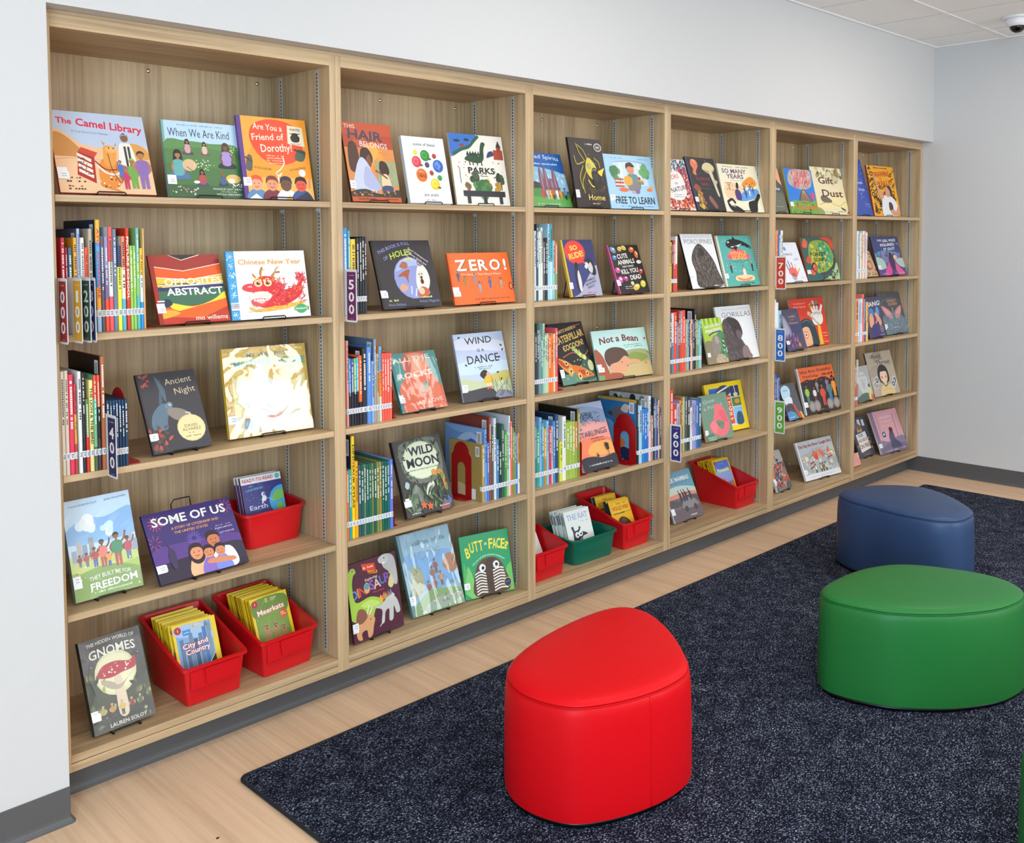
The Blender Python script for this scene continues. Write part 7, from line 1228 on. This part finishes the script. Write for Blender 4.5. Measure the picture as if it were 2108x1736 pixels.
bookend('red bookend between lime-green spines and the pink sunset book', 2.2790, 0.048, ZT['s4'], 1, 0.12, 0.20)
bookend('tall red arched bookend beside the pink sunset book', 2.6270, 0.016, ZT['s4'], -1, 0.135, 0.232)
bookend('red bookend beside the white porcupine book', ROWS['4a'][3][-1][1]+0.001, 0.060, ZT['s2'], 1, 0.12, 0.19)
bookend('red bookend beside the narrow lime book', ROWS['4b'][3][-1][1]+0.001, 0.050, ZT['s3'], 1, 0.12, 0.19)
bookend('red bookend on the second shelf of the rightmost bookcase', ROWS['6a'][3][-1][1]+0.001, 0.050, ZT['s2'], 1, 0.10, 0.185, True, 0.02)

# ------------------------------------------------------------------ book bins
def rrect(x0, x1, y0, y1, r, n=4):
    return rr(x0, x1, y0, y1, r, n)
def bin_(label, loc, yaw, mat, w=0.19, dep=0.245, hf=0.125, hb=0.215, card=True):
    """slope-sided book bin; local origin front-left of the base, y to the back"""
    t = thing('book_bin', label, 'bin', loc, (0, 0, R(yaw)), 'plastic book bins')
    fl_ = 0.014; bk = 0.05 if card else 0.03
    def hgt(y):   # rim height along the depth
        f = min(max((y+0.012)/(dep+bk+0.012), 0), 1); return hf+(hb-hf)*(f*f*(3-2*f)*0.5+f*0.5)
    base = rrect(0, w, 0, dep, 0.012 if card else 0.03); cx, cy = w/2, dep/2
    def ring(k, inset):
        o = []
        for x, y in base:
            X = x+(x-cx)/(w/2)*fl_*k; Y = y+(bk*k*max(0, (y-cy)/(dep/2))-fl_*0.8*k*max(0, (cy-y)/(dep/2)))
            o.append((X, Y))
        if inset: o = [(cx+(X-cx)*(1-inset/(w/2)), cy+(Y-cy)*(1-inset/(dep/2))) for X, Y in o]
        return o
    def ht(k, pts): return [(X, Y, 0.001+hgt(Y)*k) for X, Y in pts]
    m = MB(); outer = [ht(k, ring(k, 0)) for k in (0, 0.25, 0.5, 0.75, 1)]
    lipo = [(cx+(X-cx)*1.07, cy+(Y-cy)*1.05, Z) for X, Y, Z in outer[-1]]
    lipd = [(X, Y, Z-0.009) for X, Y, Z in lipo]; lipu = [(cx+(X-cx)*1.005, cy+(Y-cy)*1.005, Z-0.009) for X, Y, Z in outer[-1]]
    inner = [ht(k, ring(k, 0.003)) for k in (1, 0.75, 0.5, 0.25)]+[[(X, Y, 0.004) for X, Y in ring(0.02, 0.003)]]
    m.loft(outer+[lipu, lipd, lipo]+inner, True, True); m.build('tub_body', mat, t, 35)
    if card:
        c = MB(); z0 = 0.052; y_ = -fl_*0.8
        c.box(w*0.04, w*0.96, y_-0.003, 0.006, z0, hf-0.012, 0.002)
        c.build('front_panel', mat, t)
        c = MB(); n0 = 0
        def sy(z): return -fl_*0.8*z/hf
        c.loft([[(w*0.28, y_-0.010, hf-0.010), (w*0.90, y_-0.010, hf-0.010), (w*0.90, y_-0.002, hf-0.010), (w*0.28, y_-0.002, hf-0.010)],
                [(w*0.31, y_-0.0065, z0+0.012), (w*0.87, y_-0.0065, z0+0.012), (w*0.87, y_-0.002, z0+0.012), (w*0.31, y_-0.002, z0+0.012)]]); c.build('card_holder', mat, t, fix=True)
    return t
ZB = ZT['sb']+0.0003
bin_('red bin of yellow readers, nearest the grey toadstool book', (.396, .042, ZB), 1.0, M_binred, 0.187)
bin_('red bin of yellow readers on the bottom shelf, right of another red bin', (.676, .054, ZB), 3.5, M_binred, 0.192, 0.24)
bin_('red bin without card holder behind the wide purple book', (.686, .165, ZT['s4']+0.0003), 3.0, M_binred, 0.222, 0.14, 0.122, 0.135, False)
bin_('red bin half hidden by the panel, left of the green bin', (1.964, .042, ZB), 1.0, M_binred, 0.187)
bin_('dark green bin of white books on the bottom shelf', (2.252, .062, ZB), -1.0, M_bingreen, 0.262, 0.2, 0.115, 0.125, False)
bin_('red bin right of the dark green bin', (2.586, .052, ZB), 0.5, M_binred, 0.187)
bin_('red bin alone beside the off-road car book, fourth bookcase', (3.560, .062, ZB), 0.5, M_binred, 0.186)

def reader(lab, group, x, y, z, yaw, tilt, w, h, t, painter, spine, seed, proto=None):
    if proto is None:
        root = thing('early_reader', lab, 'book', (0, 0, 0), (0, 0, 0), group); cover_book(root, w, h, t, painter, spine, seed, True)
    else:
        root = proto.copy(); COL.objects.link(root); root['label'] = lab
        for ch in proto.children: c = ch.copy(); COL.objects.link(c); c.parent = root
    rnd = random.Random(int(x*1e5)+seed*7+int(y*1e5)); z += rnd.uniform(0, 0.003) if proto is not None or painter in (c_plainy, c_plainw, c_plaind) else 0.004; x += rnd.uniform(-0.004, 0.004)
    root.location = (x, y, z); root.rotation_euler = (Matrix.Rotation(R(yaw), 3, 'Z') @ Matrix.Rotation(-R(tilt), 3, 'X')).to_euler()
    if painter in (c_plainy, c_plainw, c_plaind): root.scale = (1, 1, rnd.uniform(0.95, 1.01))
    return root
def c_plainy(a):
    a.r(0,0,100,100,'EEC81C'); a.r(6,6,92,80,a.rnd.choice(['3A4A2A','5A3A24','2A4A6A','7A2A24','3F6A3A','4A3A5A'])); a.o(12,90,8,'B81E22'); a.line(60,88,50,4,'7A6A18'); a.dots(20,10,10,88,70,4,12,['8A7A4A','4A5A6A','A8804A','6A4A3A','3A3A34'])
def c_plainw(a): a.r(0,0,100,100,'E8ECE2'); a.r(0,70,3,92,'2A2A30'); a.line(50,80,70,10,'8A9AB0')
def c_plaind(a): a.r(0,0,100,100,'26324E'); a.line(50,86,60,5,'6A7AA0'); a.dots(16,10,10,90,70,4,10,['3A4A6A','1E2438'])
def fill(n, front, back, z, yaws, tilts, w, h, t, painters, spines, head, labels, group, seed):
    protos = {}
    for i in range(n):
        f = i/max(n-1, 1); x = front[0]+(back[0]-front[0])*f; y = front[1]+(back[1]-front[1])*f
        key = 'head' if i == 0 and head else i % len(painters)
        pn = head if key == 'head' else painters[key]
        r_ = reader(labels(i), group, x, y, z, yaws[0]+(yaws[1]-yaws[0])*f, tilts[0]+(tilts[1]-tilts[0])*f, w, h, t, pn, spines[0 if key == 'head' else key % len(spines)], seed+(0 if key == 'head' else 3+key), protos.get(key))
        protos.setdefault(key, r_)
py = [c_plainy]*5
ys_ = ['E8C020', 'D8A018', '7A5A1A', 'EEC828', 'B8581E']
RZ = ZT['sb']+0.0075
fill(13, (.406, .095), (.402, .218), RZ, (-1, 1), (22, 22), .150, .222, .0042, py, ys_, c_city, lambda i: 'front yellow reader with a city skyline in the bin' if i == 0 else 'yellow reader, %s from the front, bin nearest the toadstool book' % ORD[i], 'yellow readers in the left bin', 100)
fill(20, (.706, .112), (.694, .240), RZ, (4, 4), (21, 21), .152, .226, .0042, py, ys_, c_meer, lambda i: 'front yellow reader with small upright animals in the bin' if i == 0 else 'yellow reader, %s from the front, bottom-shelf bin further right' % ORD[i], 'yellow readers in the right bin', 120)
fill(5, (.722, .205), (.712, .240), ZT['s4']+0.0075, (0, 0), (18, 18), .160, .225, .0042, [c_earth, c_plaind], ['B83A3A', 'E8E4E4', 'C8483A'], c_earth, lambda i: 'front blue reader with a floating astronaut in the red bin' if i == 0 else 'red-and-white spined reader, %s from front, bin behind purple book' % ORD[i], 'readers in the bin behind the purple book', 140)
fill(10, (2.312, .130), (2.296, .200), RZ, (-2, -2), (18, 18), .168, .205, .0055, [c_plainw], ['DDE0D8', 'E4E6DE', 'C8CCC4'], c_rat, lambda i: 'front white reader with a dark pointy-nosed animal, green bin' if i == 0 else 'white reader, %s from the front in the dark green bin' % ORD[i], 'white readers in the green bin', 150)
fill(4, (2.612, .098), (2.608, .122), RZ, (-2, -2), (23, 23), .146, .205, .0045, [c_win, c_plaind], ['3A3424', '26324E'], c_win, lambda i: 'front amber reader in the bin right of the green bin' if i == 0 else 'reader, %s from the front, bin right of the green bin' % ORD[i], 'amber readers in the red bin', 160)
fill(4, (2.610, .200), (2.606, .222), RZ, (-2, -2), (18, 18), .148, .205, .0045, [c_win, c_plaind], ['3A3424', '26324E'], c_win, lambda i: 'amber reader heading the back cluster, bin right of green bin' if i == 0 else 'reader, %s in the back cluster, bin right of green bin' % ORD[i], 'dark readers at the back of the red bin', 165)
fill(6, (3.580, .150), (3.578, .182), RZ, (-1, -1), (22, 22), .152, .238, .0045, py, ys_, c_pyr, lambda i: 'front reader with orange pyramids, bin of the fourth bookcase' if i == 0 else 'yellow reader, %s from front, bin of the fourth bookcase' % ORD[i], 'yellow readers in the fourth bookcase bin', 170)
fill(7, (3.578, .216), (3.576, .252), RZ, (-1, -1), (20, 20), .152, .222, .0045, py, ys_, None, lambda i: 'yellow reader, %s in the back cluster, bin of fourth bookcase' % ORD[i], 'yellow readers at the back of the fourth bookcase bin', 180)
fill(2, (2.005, .120), (2.005, .128), RZ, (0, 0), (28, 28), .130, .17, .005, [c_plainw], ['C8D0DC', 'A04A3A'], None, lambda i: '%s pale reader in the half-hidden red bin' % ('front', 'back')[i], 'pale readers in the half-hidden bin', 190)
